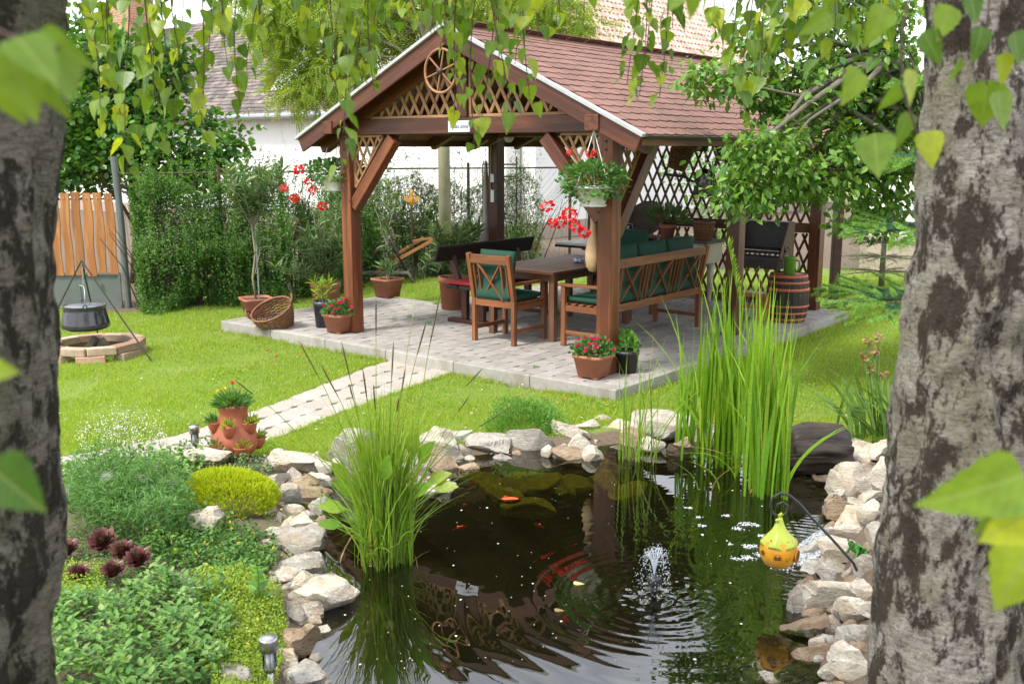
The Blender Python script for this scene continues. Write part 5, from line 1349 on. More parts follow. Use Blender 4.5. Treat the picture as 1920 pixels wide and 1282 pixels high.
# ------------------------------------------------------------------ potted plants on and round the patio
def square_pot(t, w_, h, m, rim=.03, taper=.72):
    k = 4; a = w_ / 2
    ob('pot', lathe([(a * taper, .012), (a * .93, h - rim), (a, h - rim), (a * 1.02, h), (a * .92, h), (a * .88, h - .03)], 28, sq=7), m, t, True, bevel=0)
    for sx in (-1, 1):
        for sy in (-1, 1): ob('foot', box(.05, .05, .014, (sx * a * .5, sy * a * .5, .007)), m, t)
    soil(t, a * .9, h - .025, 7)
def round_pot(t, r, h, m, taper=.78):
    ob('pot', lathe([(r * taper, 0), (r * .95, h * .82), (r, h * .82), (r * 1.02, h), (r * .92, h), (r * .9, h * .85)], 26), m, t, True); soil(t, r * .91, h * .9)
def PT(name, label, cat, px, py, z=.12, rz=0, group=None):
    return thing(name, label, cat, G(px, py, z), rz, group)
def magenta(label, px, py):
    t = PT('flower_pot', label, 'flower pot', px, py, .122, GR); square_pot(t, .30, .205, TERRA)
    dome((0, 0, .20), (.19, .18, .15), 420, ROUND, L_GERA, t, (.025, .042), .4, flat=.0); 
    iR = Matrix.Rotation(-GR, 3, 'Z')
    for k in range(13):
        a = random.uniform(-PI, PI); e = random.uniform(.15, 1.2); q = iR @ Vector((math.cos(a) * math.cos(e) * .19, -abs(math.sin(a)) * math.cos(e) * .20, .21 + .16 * math.sin(e))); flower(t, q, .027, FL_MAG, 9)
    return t
magenta('square terracotta pot of magenta flowers at the foot of the left front post', 637, 622)
magenta('square terracotta pot of magenta flowers at the foot of the right front post', 1112, 706)
bp = PT('black_pot', 'black plastic pot of round green leaves beside the magenta flower pot', 'plant pot', 1174, 697, .122); round_pot(bp, .115, .20, PLAS_BLK)
dome((0, 0, .19), (.11, .11, .17), 190, ROUND, L_BUSH, bp, (.03, .05), .5)
bb = PT('bucket', 'slate blue plastic bucket with yellowish shoots behind the magenta flower pot', 'bucket', 608, 612, .122); round_pot(bb, .115, .29, PLAS_BLUE, .8)
lance_bush(bb, [[(x, y, .25), (x * 1.8, y * 1.8, .38), (x * 3, y * 3, .5)] for x, y in ((.02, .02), (-.03, .0), (.0, -.03))], L_SEDUM, (.09, .15), 26)
o1 = PT('oleander', 'tall standard oleander on a bare staked stem in a square terracotta pot', 'oleander', 482, 592, .125, .5); square_pot(o1, .36, .22, TERRA)
ob('stem', tube([(.0, 0, .18), (-.03, .0, .45), (.02, .01, .75), (-.01, 0, 1.1)], .014, 7), BARK_SMOOTH, o1, True); ob('stake', tube([(.035, 0, .1), (.03, 0, 1.35)], .009, 6), GALV, o1)
lance_bush(o1, [[(0, 0, 1.05), (.22 * math.cos(a) * f, .22 * math.sin(a) * f, 1.35), (.36 * math.cos(a) * f, .36 * math.sin(a) * f, 1.35 + .42 * u)] for a, f, u in [(k * .75, .5 + .5 * (k % 3) / 2, .5 + .5 * ((k * 5) % 7) / 6) for k in range(17)]], L_OLEA, (.13, .21), 34)
lance_bush(o1, [[(0, 0, .5), (.06, -.03, .75), (.05, 0, .95)]], L_OLEA, (.13, .2), 12, 'low_leaves')
flower(o1, (.32, -.1, 1.50), .035, FL_PINK)
o2 = PT('oleander', 'broad leafy oleander in a big round terracotta pot behind the left front post', 'oleander', 612, 578, .122); round_pot(o2, .19, .33, TERRA)
lance_bush(o2, [[(0, 0, .3), (.12 * math.cos(a), .12 * math.sin(a), .6), (r * math.cos(a), r * math.sin(a), z)] for a, r, z in [(k * 1.1, .15 + .22 * (k % 4) / 3, .7 + .62 * ((k * 3) % 8) / 7) for k in range(20)]] + [[(0, 0, .3), (-.3, -.05, .42), (-.6, -.1, .52)], [(0, 0, .3), (-.2, -.1, .5), (-.42, -.2, .45)]], L_OLEA, (.13, .20), 34)
o3 = PT('oleander', 'slim young oleander with one tall stem in a square pot at the patio corner', 'oleander', 727, 556, .125, GR); square_pot(o3, .36, .25, TERRA)
lance_bush(o3, [[(0, 0, .2), (.02, 0, .7), (-.01, 0, 1.25)], [(0, 0, .2), (.06, 0, .33), (.09, 0, .42)], [(0, 0, .2), (-.05, .03, .33), (-.08, 0, .40)], [(0, 0, .7), (-.16, 0, 1.1), (-.28, 0, 1.3)], [(0, 0, .8), (.12, 0, 1.1), (.2, .05, 1.38)], [(0, 0, .9), (.0, .1, 1.2), (-.08, .1, 1.5)]], L_OLEA, (.14, .22), 24)
o4 = PT('oleander', 'drooping dark oleander in a round terracotta pot behind the dark bench', 'oleander', 853, 578, .122); round_pot(o4, .20, .40, TERRA, .84)
lance_bush(o4, [[(0, 0, .38), (.15 * math.cos(a), .15 * math.sin(a), .75), (.42 * math.cos(a) * f, .42 * math.sin(a) * f, .98 - .5 * (k % 2) * f)] for k, a, f in [(k, k * .62, .5 + .5 * (k % 3) / 2) for k in range(20)]], L_OLEA, (.14, .21), 34)
o5 = thing('oleander', 'grey green oleander shrub standing on the grass before the willow leaved hedge', 'oleander', G(775, 522, 0))
lance_bush(o5, [[(0, 0, .0), (.2 * math.cos(a), .2 * math.sin(a), .7), (.6 * math.cos(a) * f, .4 * math.sin(a) * f, 1.0 + .55 * f * (k % 3) / 2)] for k, a, f in [(k, k * .55, .5 + .5 * (k % 4) / 3) for k in range(26)]], L_OLEA, (.13, .2), 40)
tr = thing('trough_pot', 'terracotta trough of upright leaves standing behind the dark bench', 'plant pot', G(985, 470, 0)); ob('pot', box(.62, .24, .24, (0, 0, .12)), TERRA, tr, bevel=.01)
n = 50; ob('blades', ribbon(np.c_[RNG.uniform(-.7, .25, n), RNG.uniform(-.1, .1, n), np.full(n, .05)], nrm(RNG.normal(size=(n, 2))), RNG.uniform(.35, .75, n), RNG.uniform(.1, .5, n), RNG.uniform(.03, .05, n)), L_IRIS, tr, kind='stuff')
# tipped wicker basket on the grass edge
bk = thing('wicker_basket', 'brown wicker laundry basket with two handles tipped on the patio edge', 'basket', G(520, 626, .06) + Vector((0, .18, .0)), .1)
tilt = Matrix.Rotation(.42, 4, 'Y') @ Matrix.Rotation(.25, 4, 'X')
hd_ = [[(-.235, -.07, .28), (-.27, -.05, .34), (-.27, .05, .34), (-.235, .07, .28)], [(.235, -.07, .28), (.27, -.05, .34), (.27, .05, .34), (.235, .07, .28)]]
for o in wicker(bk, [(.15, 0), (.19, .10), (.225, .20), (.235, .27)], 22, WICKER, None, hd_): o.rotation_euler = (.38, -.34, 0); o.location = (0, 0, .03)
# ------------------------------------------------------------------ fire place
FP = Vector((-4.24, 10.02, 0))
fp = thing('fire_pit', 'round fire pit of loose pale bricks laid in two courses on the lawn', 'fire pit', FP)
for k in range(10):
    a = k * 2 * PI / 10 + .2; R_ = .40; o = ob('brick', box(.27, .125, .075), BRICK_PALE if k % 3 else BRICK, fp, bevel=.008); o.location = (R_ * math.cos(a), R_ * math.sin(a), .125 + random.uniform(-.006, .006)); o.rotation_euler = (random.uniform(-.04, .04), random.uniform(-.03, .03), a + PI / 2 + random.uniform(-.08, .08))
for k in range(7):
    a = k * 2 * PI / 7 + .5; o = ob('brick', box(.27, .125, .09), BRICK if k % 2 else BRICK_PALE, fp, bevel=.008); o.location = (.42 * math.cos(a), .42 * math.sin(a), .042); o.rotation_euler = (0, 0, a + PI / 2 + random.uniform(-.15, .15))
ob('ash', lathe([(0, .02), (.36, .008)], 20), simple('grey wood ash', (.16, .15, .14), (.07, .065, .06), .95, 30, bump=.6, vary=0), fp)
for k, (a, l, d) in enumerate([(.2, .26, .07), (1.7, .22, -.06), (2.9, .24, .03), (4.4, .28, -.02), (5.3, .2, .05)]):
    p0 = FP + Vector((.15 * math.cos(a), .15 * math.sin(a), .03)); p1 = FP + Vector((d * .8, .02, .01 + l * .68))
    g = tube([p0 - FP, (p0 + p1) / 2 - FP, p1 - FP], [.036, .04, .026], 6); o = ob('firewood', g, BARK_GREY, None); o.location = FP
    tag(o, ['short charred firewood log at the right of the fire pit', 'short firewood log leaning towards the back of the fire pit', 'charred firewood log at the left of the fire pit', 'tallest firewood log in the middle of the fire pit', 'small firewood log at the front right of the fire pit'][k], 'firewood', 'logs in the fire pit')
tp = thing('tripod', 'thin dark iron cooking tripod with a chain over the fire pit', 'tripod', FP)
apex = AT(153, 492, 9.98) - FP
for q in (Vector((-3.53, 9.65, 0)), Vector((-4.80, 9.80, 0)), Vector((-4.50, 10.75, 0))): ob('leg', tube([apex + Vector((0, 0, .02)), q - FP], .0085, 6), IRON, tp)
cpos = AT(161, 613, 10.0); cz = cpos.z
ob('chain', tube([apex + Vector((.004 * ((i % 2) * 2 - 1), .003 * ((i // 2) % 2), -i * .02)) for i in range(12)], .006, 5), GALV, tp, kind=None)
kt = thing('cauldron', 'black enamelled cauldron hanging from the tripod over the fire pit', 'cauldron', cpos)
ob('body', lathe([(0, -.02), (.19, -.018), (.228, .0), (.236, .02), (.228, .055), (.205, .165), (.203, .172), (.203, .215), (.207, .225), (.196, .225), (.192, .17), (.215, .05), (.17, .0), (0, -.008)], 36), ENAMEL, kt, True)
ob('lid', lathe([(.196, .215), (.18, .222), (.05, .232), (0, .233)], 30), simple('pale worn enamel', (.16, .18, .22), (.10, .12, .15), .25, 12, bump=.05, vary=0), kt, True)
for s in (-1, 1): ob('ear', tube([(s * .10 + .02 * math.cos(t), -.17 * s * .3 - .16 + .0, .235 + .02 * math.sin(t)) for t in np.linspace(0, 2 * PI, 9)] if s > 0 else [(-.06 + .02 * math.cos(t), .12, .245 + .02 * math.sin(t)) for t in np.linspace(0, 2 * PI, 9)], .006, 5), IRON, kt)
hk = apex + FP - cpos - Vector((0, 0, .24))
ob('bail', tube([(.10, -.21, .25), (.09, -.17, .40), tuple(hk), (-.05, .05, .42), (-.06, .12, .25)], .006, 6), GALV, kt, True)
# ------------------------------------------------------------------ old plough by the hedge
pw = thing('plough', 'antique wooden plough with orange handles and grey iron frame before the hedge', 'plough', G(720, 532, 0))
pr = lambda px, py, dy=0: AT(px, py, pw.location.y + dy) - pw.location
ob('beam', tube([pr(560, 525), pr(640, 514), pr(700, 512), pr(765, 512), pr(776, 532)], [.03, .035, .04, .035, .03], 6), W_GREY, pw, True)
ob('share', tube([pr(672, 510), pr(694, 485), pr(718, 456)], [.012, .04, .02], 6), IRON, pw, True); ob('mouldboard', tube([pr(722, 428), pr(742, 470), pr(760, 505)], [.02, .03, .02], 6), IRON, pw, True)
bar('handle', pr(706, 509), pr(812, 450), .035, .05, W_HANDLE, pw); bar('handle', pr(712, 496, .35), pr(795, 446, .35), .035, .05, W_HANDLE, pw)
bar('grip', pr(774, 452, .17), pr(818, 446, .17), .03, .035, W_HANDLE, pw)
ob('brace_rod', tube([pr(760, 480), pr(775, 515)], .012, 6), IRON, pw); ob('brace_rod', tube([pr(742, 512), pr(774, 488)], .012, 6), IRON, pw)
ob('wheel_strut', tube([pr(690, 512), pr(684, 536)], .02, 6), IRON, pw); ob('wheel', tube([pr(684, 530) + Vector((.09 * math.cos(t), 0, .09 * math.sin(t) + .02)) for t in np.linspace(0, 2 * PI, 17)], .014, 6, cap=False), IRON, pw, True)
og = thing('garden_ornament', 'small orange yellow wooden figure on a stake among the willow leaves', 'ornament', AT(772, 372, 15.9)); og.location.z = 0
zz_ = AT(772, 372, 15.9).z; OR = simple('orange yellow paint', (.62, .30, .04), (.52, .24, .03), .5, 8, bump=.05, vary=0)
ob('stake', tube([(0, 0, 0), (0, 0, zz_)], .01, 6), BARK_TWIG, og); ob('body', lathe([(0, zz_ - .12), (.03, zz_ - .1), (.035, zz_), (.02, zz_ + .05), (.035, zz_ + .09), (.02, zz_ + .13), (0, zz_ + .14)], 12), OR, og, True)
for s in (-1, 1): ob('wing', prism([(0, zz_ - .02), (s * .12, zz_ + .05), (s * .13, zz_ - .02), (s * .05, zz_ - .06)][::s], -.006, .006).xf(Matrix.Rotation(PI / 2, 4, 'X')), OR, og)
# ------------------------------------------------------------------ strawberry pot, garden lamps
sp = thing('strawberry_pot', 'tall terracotta strawberry pot with plants in its pockets beside the path', 'planter', G(443, 872, 0) + Vector((0, 0, hz(*G(443, 872, 0)[:2]))))
ob('body', lathe([(.10, 0), (.135, .03), (.152, .075), (.145, .13), (.118, .20), (.096, .255), (.09, .285), (.098, .315), (.106, .335), (.108, .345), (.098, .346), (.088, .32), (.083, .29)], 30), TERRA_O, sp, True)
soil(sp, .092, .315)
for k, (a, z, r, tl) in enumerate([(-PI / 2, .185, .042, .09), (-2.75, .195, .045, .10), (-.35, .19, .045, .10), (-2.15, .05, .055, .14), (-.98, .045, .055, .15), (2.6, .06, .05, .13), (.4, .06, .05, .13)]):
    rad = float(np.interp(z, [0, .03, .075, .13, .2, .255], [.1, .135, .152, .145, .118, .096])); c = Vector((math.cos(a) * rad, math.sin(a) * rad, z))
    pk = ob('pocket', lathe([(.0, -.045), (r * .55, -.035), (r * .95, -.0), (r * 1.12, .035), (r * 1.16, .042), (r * 1.0, .043), (r * .85, .02)], 18), TERRA_O, sp, True, loc=c)
    ob('soil', lathe([(0, .022), (r * .98, .026)], 14), SOIL, pk, True); v = rdir(60 if k != 0 else 40); v[:, 2] = abs(v[:, 2]); ax = v + np.array((math.cos(a), math.sin(a), .6)) * .7
    ob('foliage', scatter(LANCE, v * r * .6 + (math.cos(a) * .012, math.sin(a) * .012, .03), ax, rdir(len(v)), RNG.uniform(.035, .065 if k < 3 else .05, len(v))), L_FERN if k % 2 else L_SEDUM, pk, kind='stuff')
v = rdir(260); v[:, 2] = abs(v[:, 2]); ob('foliage', scatter(LANCE, v * (.07, .07, .04) + (0, 0, .33), v * (1.3, 1.3, .7) + (0, 0, .3), rdir(260), RNG.uniform(.05, .10, 260)), L_FERN, sp, kind='stuff')
for dx, dz, m in ((.01, .145, FL_RED), (-.045, .11, FL_YEL), (-.085, .095, FL_YEL)):
    ob('stalk', tube([(dx * .3, 0, .34), (dx, -.02, .34 + dz)], .002, 4), L_FERN, sp); flower(sp, (dx, -.02, .34 + dz), .02 if m is FL_RED else .014, m, 12)
def solar(label, P, tall, s=1.0):
    t = thing('solar_lamp', label, 'garden lamp', P); r = .037 * s
    ob('pole', lathe([(.013 * s, -.05), (.013 * s, tall - .14 * s)], 14), STEEL, t, True)
    ob('lens', lathe([(.022 * s, tall - .14 * s), (.026 * s, tall - .12 * s), (.026 * s, tall - .05 * s)], 18), glass('clear ribbed plastic', (.90, .92, .93), .12), t, True)
    for k in range(10): a = k * PI / 5; ob('rib', tube([(.0275 * s * math.cos(a), .0275 * s * math.sin(a), tall - .125 * s), (.0275 * s * math.cos(a), .0275 * s * math.sin(a), tall - .05 * s)], .0022 * s, 4), glass('clear rib', (.93, .95, .96), .1), t)
    ob('inner_tube', lathe([(.018 * s, tall - .14 * s), (.015 * s, tall - .05 * s)], 10), simple('white diffuser', (.7, .7, .68), (.6, .6, .58), .4, 6, bump=0, vary=0), t, True)
    ob('head', lathe([(.024 * s, tall - .052 * s), (r, tall - .050 * s), (r, tall - .004 * s), (r * .96, tall), (r * .88, tall + .0005)], 26), STEEL, t, True); ob('solar_panel', lathe([(r * .88, tall + .0005), (0, tall + .001)], 24), simple('pale solar cell', (.45, .46, .48), (.4, .41, .44), .15, 30, bump=0, vary=0, spec=.8), t, True)
    return t
q = G(368, 868, 0); solar('steel solar garden lamp with clear lens beside the strawberry pot', (q.x, q.y, hz(q.x, q.y)), .24, .95)
q = AT(503, 1195, 3.62); solar('steel solar garden lamp standing among yellow stonecrop at the bottom of the bed', (q.x, q.y, hz(q.x, q.y)), q.z - hz(q.x, q.y), 1.0)
# ------------------------------------------------------------------ pond rocks
def rock_geo(seed, sx, sy, sz, cuts=11, rough=.04, sub=4, round_=0.0):
    V, Fc = ICO[sub]; V = V.copy(); rg = np.random.default_rng(seed)
    for k in range(cuts):
        n = rdir(1, rg)[0]; d = rg.uniform(.30, .62) + round_ * .35
        V -= np.outer(np.maximum(0, V @ n - d), n)
    V *= 1 + rough * 3 * (vn(V + seed, 2.3, seed, 3) - .5)[:, None] + rough * 1.0 * (vn(V + seed, 9, seed + 5, 2) - .5)[:, None]
    lo, hi = V.min(0), V.max(0); V = (V - (lo + hi) / 2) / (hi - lo) * (sx, sy, sz)
    V[:, 2] += .035 * sz * np.sign(np.sin(V[:, 2] / sz * 16 + 3 * V[:, 0] / sx)) * (1 - round_) * (np.abs(V[:, 2]) < .4 * sz)
    return Geo().add(V, [Fc])
RM = {'W': ST_WHITE, 'G': ST_GREY, 'B': ST_BROWN, 'A': ST_ALGAE, 'K': ST_WET}
BANK, SHOREG, LEFTG, RIGHTG = 'rocks of the far pond bank', None, 'rocks of the left pond bank', 'rocks of the right pond bank'
ROCKS = [
 # px, py, w, h, zb, material, rounding, group, label
 (812, 840, 76, 70, 'w', 'W', 0, BANK, 'tall pale pointed boulder at the left end of the far bank'),
 (858, 818, 42, 26, 0, 'G', 0, BANK, 'small grey wedge tucked behind the pointed boulder'),
 (908, 838, 84, 46, 'w', 'G', 0, BANK, 'wide flat topped grey block next to the pointed boulder'),
 (986, 832, 96, 40, 'w', 'G', 0, BANK, 'broad grey slab directly below the bright green bush'),
 (1072, 818, 64, 52, 'w', 'W', 0, BANK, 'pale tilted boulder to the right of the green bush'),
 (1098, 798, 44, 24, 0, 'W', 0, BANK, 'small pale stone on the grass edge behind the tilted boulder'),
 (1134, 783, 30, 16, 0, 'W', 0, BANK, 'little squared pale stone on the lawn edge left of the thin reeds'),
 (1146, 810, 82, 50, 'w', 'W', 0, BANK, 'large creamy boulder left of the thin reeds'),
 (1245, 800, 96, 60, -.05, 'G', 0, BANK, 'large rough grey boulder behind the thin reeds'),
 (1310, 812, 60, 40, -.1, 'W', 0, BANK, 'pale stone behind the tall reed clump'),
 (1400, 806, 70, 36, -.05, 'W', 0, BANK, 'pale stone half hidden at the back of the tall reed clump'),
 (1458, 812, 50, 34, -.05, 'W', 0, BANK, 'pale stone between the tall reeds and the dark log'),
 (1108, 832, 44, 20, 'w', 'G', 0, BANK, 'small grey stone at the water between tilted and creamy boulders'),
 (1062, 860, 66, 22, 'w', 'B', 0, BANK, 'flat sandy stone lying in the shallow water off the far bank'),
 (966, 852, 34, 20, 'w', 'B', .5, BANK, 'small tan cobble at the foot of the broad grey slab'),
 (888, 860, 38, 22, 'w', 'W', .6, BANK, 'smooth white cobble in front of the flat topped block'),
 (862, 857, 22, 18, 'w', 'W', .8, BANK, 'white pebble left of the smooth white cobble'),
 (846, 842, 26, 20, -.1, 'B', .8, BANK, 'round tan pebble behind the white pebble'),
 (836, 866, 32, 28, 'w', 'G', .6, BANK, 'greyish round cobble below the pointed boulder'),
 (868, 842, 22, 20, -.1, 'G', .7, BANK, 'grey pebble under the small wedge'),
 (820, 884, 68, 18, 'w', 'B', 0, BANK, 'flat brown slab at the water below the pointed boulder'),
 (878, 884, 46, 14, 'w', 'B', 0, BANK, 'thin brown stone lying half under water'),
 (815, 918, 78, 34, 'w', 'W', 0, BANK, 'white topped rock standing in the water right of the sedge'),
 (770, 905, 40, 30, 'w', 'W', 0, BANK, 'bright white rock half behind the sedge'),
 (655, 852, 80, 84, -.1, 'G', 0, LEFTG, 'big grey boulder standing behind the sedge clump'),
 (574, 872, 68, 26, -.02, 'W', 0, LEFTG, 'flat pale slab at the top of the left bank'),
 (534, 878, 86, 30, -.02, 'W', 0, LEFTG, 'long flat pale slab right of the strawberry pot'),
 (592, 900, 46, 32, -.1, 'W', .7, LEFTG, 'rounded white stone under the flat pale slab'),
 (558, 906, 72, 36, -.08, 'B', 0, LEFTG, 'tan sloping stone below the long flat slab'),
 (500, 906, 56, 26, 0, 'W', 0, LEFTG, 'pale stone above the golden mound'),
 (566, 930, 64, 28, 'w', 'B', 0, LEFTG, 'brown waterside stone left of the sedge'),
 (516, 936, 46, 26, -.02, 'W', 0, LEFTG, 'pale stone at the right shoulder of the golden mound'),
 (526, 972, 32, 28, -.04, 'G', 0, LEFTG, 'small grey block beside the golden mound'),
 (562, 992, 82, 44, -.12, 'W', 0, LEFTG, 'broad flat pale rock reaching towards the sedge'),
 (540, 1028, 106, 34, -.10, 'G', 0, LEFTG, 'long slanting grey slab below the golden mound'),
 (511, 1042, 50, 40, -.02, 'B', 0, LEFTG, 'blunt tan stone at the edge of the stonecrop'),
 (556, 1066, 88, 42, -.12, 'G', 0, LEFTG, 'low brownish grey rock at the waterside left of the sedge'),
 (524, 1084, 62, 36, -.03, 'W', 0, LEFTG, 'pale lumpy rock with stonecrop growing over it'),
 (572, 1092, 56, 30, -.12, 'W', 0, LEFTG, 'white ridged rock above the overhanging rock'),
 (598, 1124, 112, 66, -.14, 'W', 0, LEFTG, 'big pale rock with brown undercut edge jutting over the water'),
 (549, 1150, 38, 42, -.03, 'G', 0, LEFTG, 'small grey stone left of the jutting rock'),
 (576, 1148, 46, 40, -.10, 'W', 0, LEFTG, 'pale stone under the jutting rock'),
 (563, 1202, 62, 76, -.12, 'B', 0, LEFTG, 'tall rounded tan boulder near the lower solar lamp'),
 (534, 1232, 48, 42, -.02, 'W', 0, LEFTG, 'pale stone just right of the lower solar lamp'),
 (560, 1270, 84, 48, -.1, 'G', 0, LEFTG, 'grey boulder cut off by the bottom edge right of the solar lamp'),
 (432, 1280, 66, 30, .03, 'G', 0, LEFTG, 'grey stone at the bottom edge left of the solar lamp'),
 (372, 972, 66, 36, .06, 'W', 0, LEFTG, 'pale stone among the feathery leaves left of the golden mound'),
 (386, 872, 74, 26, .02, 'W', 0, LEFTG, 'flat whitish stone behind the golden mound'),
 (440, 1172, 34, 22, .05, 'W', 0, LEFTG, 'small pale stone sunk in the stonecrop'),
 (1615, 854, 68, 46, -.08, 'W', 0, RIGHTG, 'white flat topped boulder right of the dark log'),
 (1662, 846, 46, 34, 0, 'W', 0, RIGHTG, 'white stone at the foot of the iris clump'),
 (1580, 826, 56, 26, -.02, 'G', 0, RIGHTG, 'grey brown stone behind the dark log'),
 (1551, 897, 44, 28, 'w', 'B', 0, RIGHTG, 'small tan rock sitting in the water by the dark log'),
 (1612, 908, 84, 74, -.08, 'W', 0, RIGHTG, 'large white pitted boulder at the top of the right bank'),
 (1668, 905, 50, 70, .05, 'W', 0, RIGHTG, 'white boulder touching the right birch trunk'),
 (1640, 946, 60, 40, .04, 'W', 0, RIGHTG, 'creamy white stone below the pitted boulder'),
 (1586, 956, 54, 52, -.12, 'B', 0, RIGHTG, 'tan slanted stone at the water under the pitted boulder'),
 (1600, 994, 80, 72, -.06, 'W', 0, RIGHTG, 'big smooth whitish boulder above the little waterfall'),
 (1630, 968, 34, 32, .08, 'W', .6, RIGHTG, 'round white stone beside the smooth boulder'),
 (1648, 990, 34, 50, .08, 'W', .4, RIGHTG, 'upright white stone against the right birch trunk'),
 (1531, 1036, 62, 56, 'w', 'G', .3, RIGHTG, 'wet grey rock that the little waterfall runs over'),
 (1542, 1042, 42, 26, -.06, 'B', 0, RIGHTG, 'brown slab beside the little waterfall'),
 (1566, 1030, 40, 24, -.02, 'B', 0, RIGHTG, 'thin brown stone leaning at the top of the little waterfall'),
 (1538, 1066, 52, 32, -.14, 'G', 0, RIGHTG, 'dark greyish slab supporting the brown slab'),
 (1597, 1046, 88, 28, -.02, 'W', 0, RIGHTG, 'flat pale slab carrying the green frog'),
 (1578, 1070, 66, 28, -.08, 'G', 0, RIGHTG, 'flat grey slab under the frog slab'),
 (1624, 1074, 36, 40, .0, 'G', 0, RIGHTG, 'grey stone where the shepherd hook leans'),
 (1610, 1092, 40, 24, -.03, 'B', 0, RIGHTG, 'brownish stone right of the biggest boulder'),
 (1515, 1090, 28, 48, 'w', 'B', .2, RIGHTG, 'upright tan stone left of the biggest boulder'),
 (1560, 1112, 112, 86, -.14, 'W', 0, RIGHTG, 'biggest boulder of the right bank, pale with tan stains'),
 (1503, 1134, 44, 58, 'w', 'G', 0, RIGHTG, 'grey wet rock at the waterside below the tan stone'),
 (1565, 1174, 32, 38, -.12, 'W', .5, RIGHTG, 'small white rounded stone at the end of the wood plank'),
 (1606, 1152, 62, 64, -.06, 'W', 0, RIGHTG, 'pale angular boulder below the shepherd hook'),
 (1626, 1120, 46, 40, .0, 'W', 0, RIGHTG, 'pale stone by the hook foot against the trunk'),
 (1608, 1194, 54, 48, -.08, 'G', 0, RIGHTG, 'grey textured stone under the pale angular boulder'),
 (1566, 1204, 50, 34, -.15, 'G', 0, RIGHTG, 'flat greyish stone above the golden brown rock'),
 (1538, 1232, 90, 52, 'w', 'B', 0, RIGHTG, 'golden brown rock in the shallow water at lower right'),
 (1602, 1246, 72, 72, -.15, 'W', 0, RIGHTG, 'white boulder at the lower right corner of the pond'),
 (1440, 1280, 72, 34, 'w', 'G', 0, RIGHTG, 'rough grey stone poking up at the bottom edge of the pond')]
def put_rock(seed, px, py, w_, h_, zb, mc, rd_, wf=1.32):
    z0 = WL
    for _ in range(3):                                            # settle on the ground under its foot
        P = G(px, py + h_ * .46, z0 + .02); z0 = WL - .05 if zb == 'w' else max(WL - .02, hz(P.x, P.y + .06) - .03) + max(0, zb)
    s = F_PX / P.y; W_ = w_ / s * wf; D_ = W_ * .8; el = math.atan2(CAM_Z - z0, P.y)
    H_ = min(max(.42 * W_, (h_ / s - D_ * math.sin(el) * .7) / math.cos(el) * 1.45), W_ * 1.15) + (.05 if zb == 'w' else .04)
    o = ob('rock', rock_geo(seed, W_, D_, H_, round_=rd_, cuts=8 if rd_ else 14, sub=4 if w_ > 45 else 3), RM[mc], None, True)
    o.data.set_sharp_from_angle(angle=math.radians(26))
    o.location = (P.x, P.y + D_ * .42, z0 - (.05 if zb == 'w' else .03) + H_ * .47); o.rotation_euler = (random.uniform(-.1, .1), random.uniform(-.1, .1), random.uniform(-.2, .2)); return o
for k, (px, py, w_, h_, zb, mc, rd_, grp, lab) in enumerate(ROCKS): tag(put_rock(100 + k * 7, px, py, w_, h_, zb, mc, rd_), lab, 'rock', grp)
random.seed(77)
FILL = [(BANK, 'small angular stone wedged among the bigger rocks of the far bank', [(790, 868), (850, 850), (940, 856), (1030, 842), (1090, 826), (1110, 846), (1190, 822), (1225, 832), (1275, 838), (1345, 828), (1440, 838), (1475, 830), (760, 880), (730, 890)]),
        (LEFTG, 'small angular stone wedged among the bigger rocks of the left bank', [(612, 880), (545, 900), (600, 920), (540, 925), (590, 945), (505, 955), (545, 955), (560, 965), (600, 975), (520, 1000), (585, 1015), (505, 1020), (555, 1045), (585, 1055), (500, 1068), (540, 1090), (600, 1085), (520, 1110), (545, 1118), (530, 1140), (590, 1160), (530, 1170), (600, 1180), (525, 1200), (590, 1230), (570, 1245), (520, 1255), (600, 1275), (640, 870), (690, 880)]),
        (RIGHTG, 'small angular stone wedged among the bigger rocks of the right bank', [(1580, 862), (1590, 880), (1640, 870), (1570, 930), (1640, 920), (1600, 940), (1620, 955), (1560, 985), (1640, 975), (1560, 1015), (1630, 1015), (1590, 1025), (1625, 1055), (1555, 1060), (1600, 1075), (1530, 1080), (1620, 1100), (1610, 1125), (1520, 1115), (1590, 1140), (1625, 1145), (1530, 1150), (1580, 1155), (1625, 1180), (1590, 1180), (1540, 1200), (1625, 1215), (1585, 1225), (1560, 1255), (1625, 1250), (1540, 1275), (1580, 1280)])]
_seen = set()
for grp, lab, L in FILL:
    for k, (px, py) in enumerate(L):
        w_ = random.uniform(24, 46); mc = random.choice('WWGB'); rd_ = random.choice((0, 0, .5)); hw_ = w_ * random.uniform(.5, .85)
        q = min((r for r in ROCKS if r[7] == grp), key=lambda r: math.hypot(r[0] - px, (r[1] - py) * 1.2)); dx, dy = px - q[0], py - q[1]
        rel = ('right of' if dx > 0 else 'left of') if abs(dx) > abs(dy) else ('in front of' if dy > 0 else 'behind')
        lb = ('small ' + {'W': 'pale', 'G': 'grey', 'B': 'tan'}[mc] + (' rounded' if rd_ else '') + ' stone ' + rel + ' the ' + q[8]).split()[:16]
        while lb[-1] in ('the', 'of', 'and', 'with', 'a', 'at', 'to', 'its', 'by', 'in', 'over', 'right', 'left', 'that', 'below', 'above'): lb.pop()
        lb = ' '.join(lb).rstrip(',')
        if lb in _seen: continue
        _seen.add(lb); tag(put_rock(2000 + px + py, px + random.uniform(-5, 5), py, w_, hw_, random.choice((0, 0, .03)), mc, rd_, 1.25), lb, 'rock', grp)
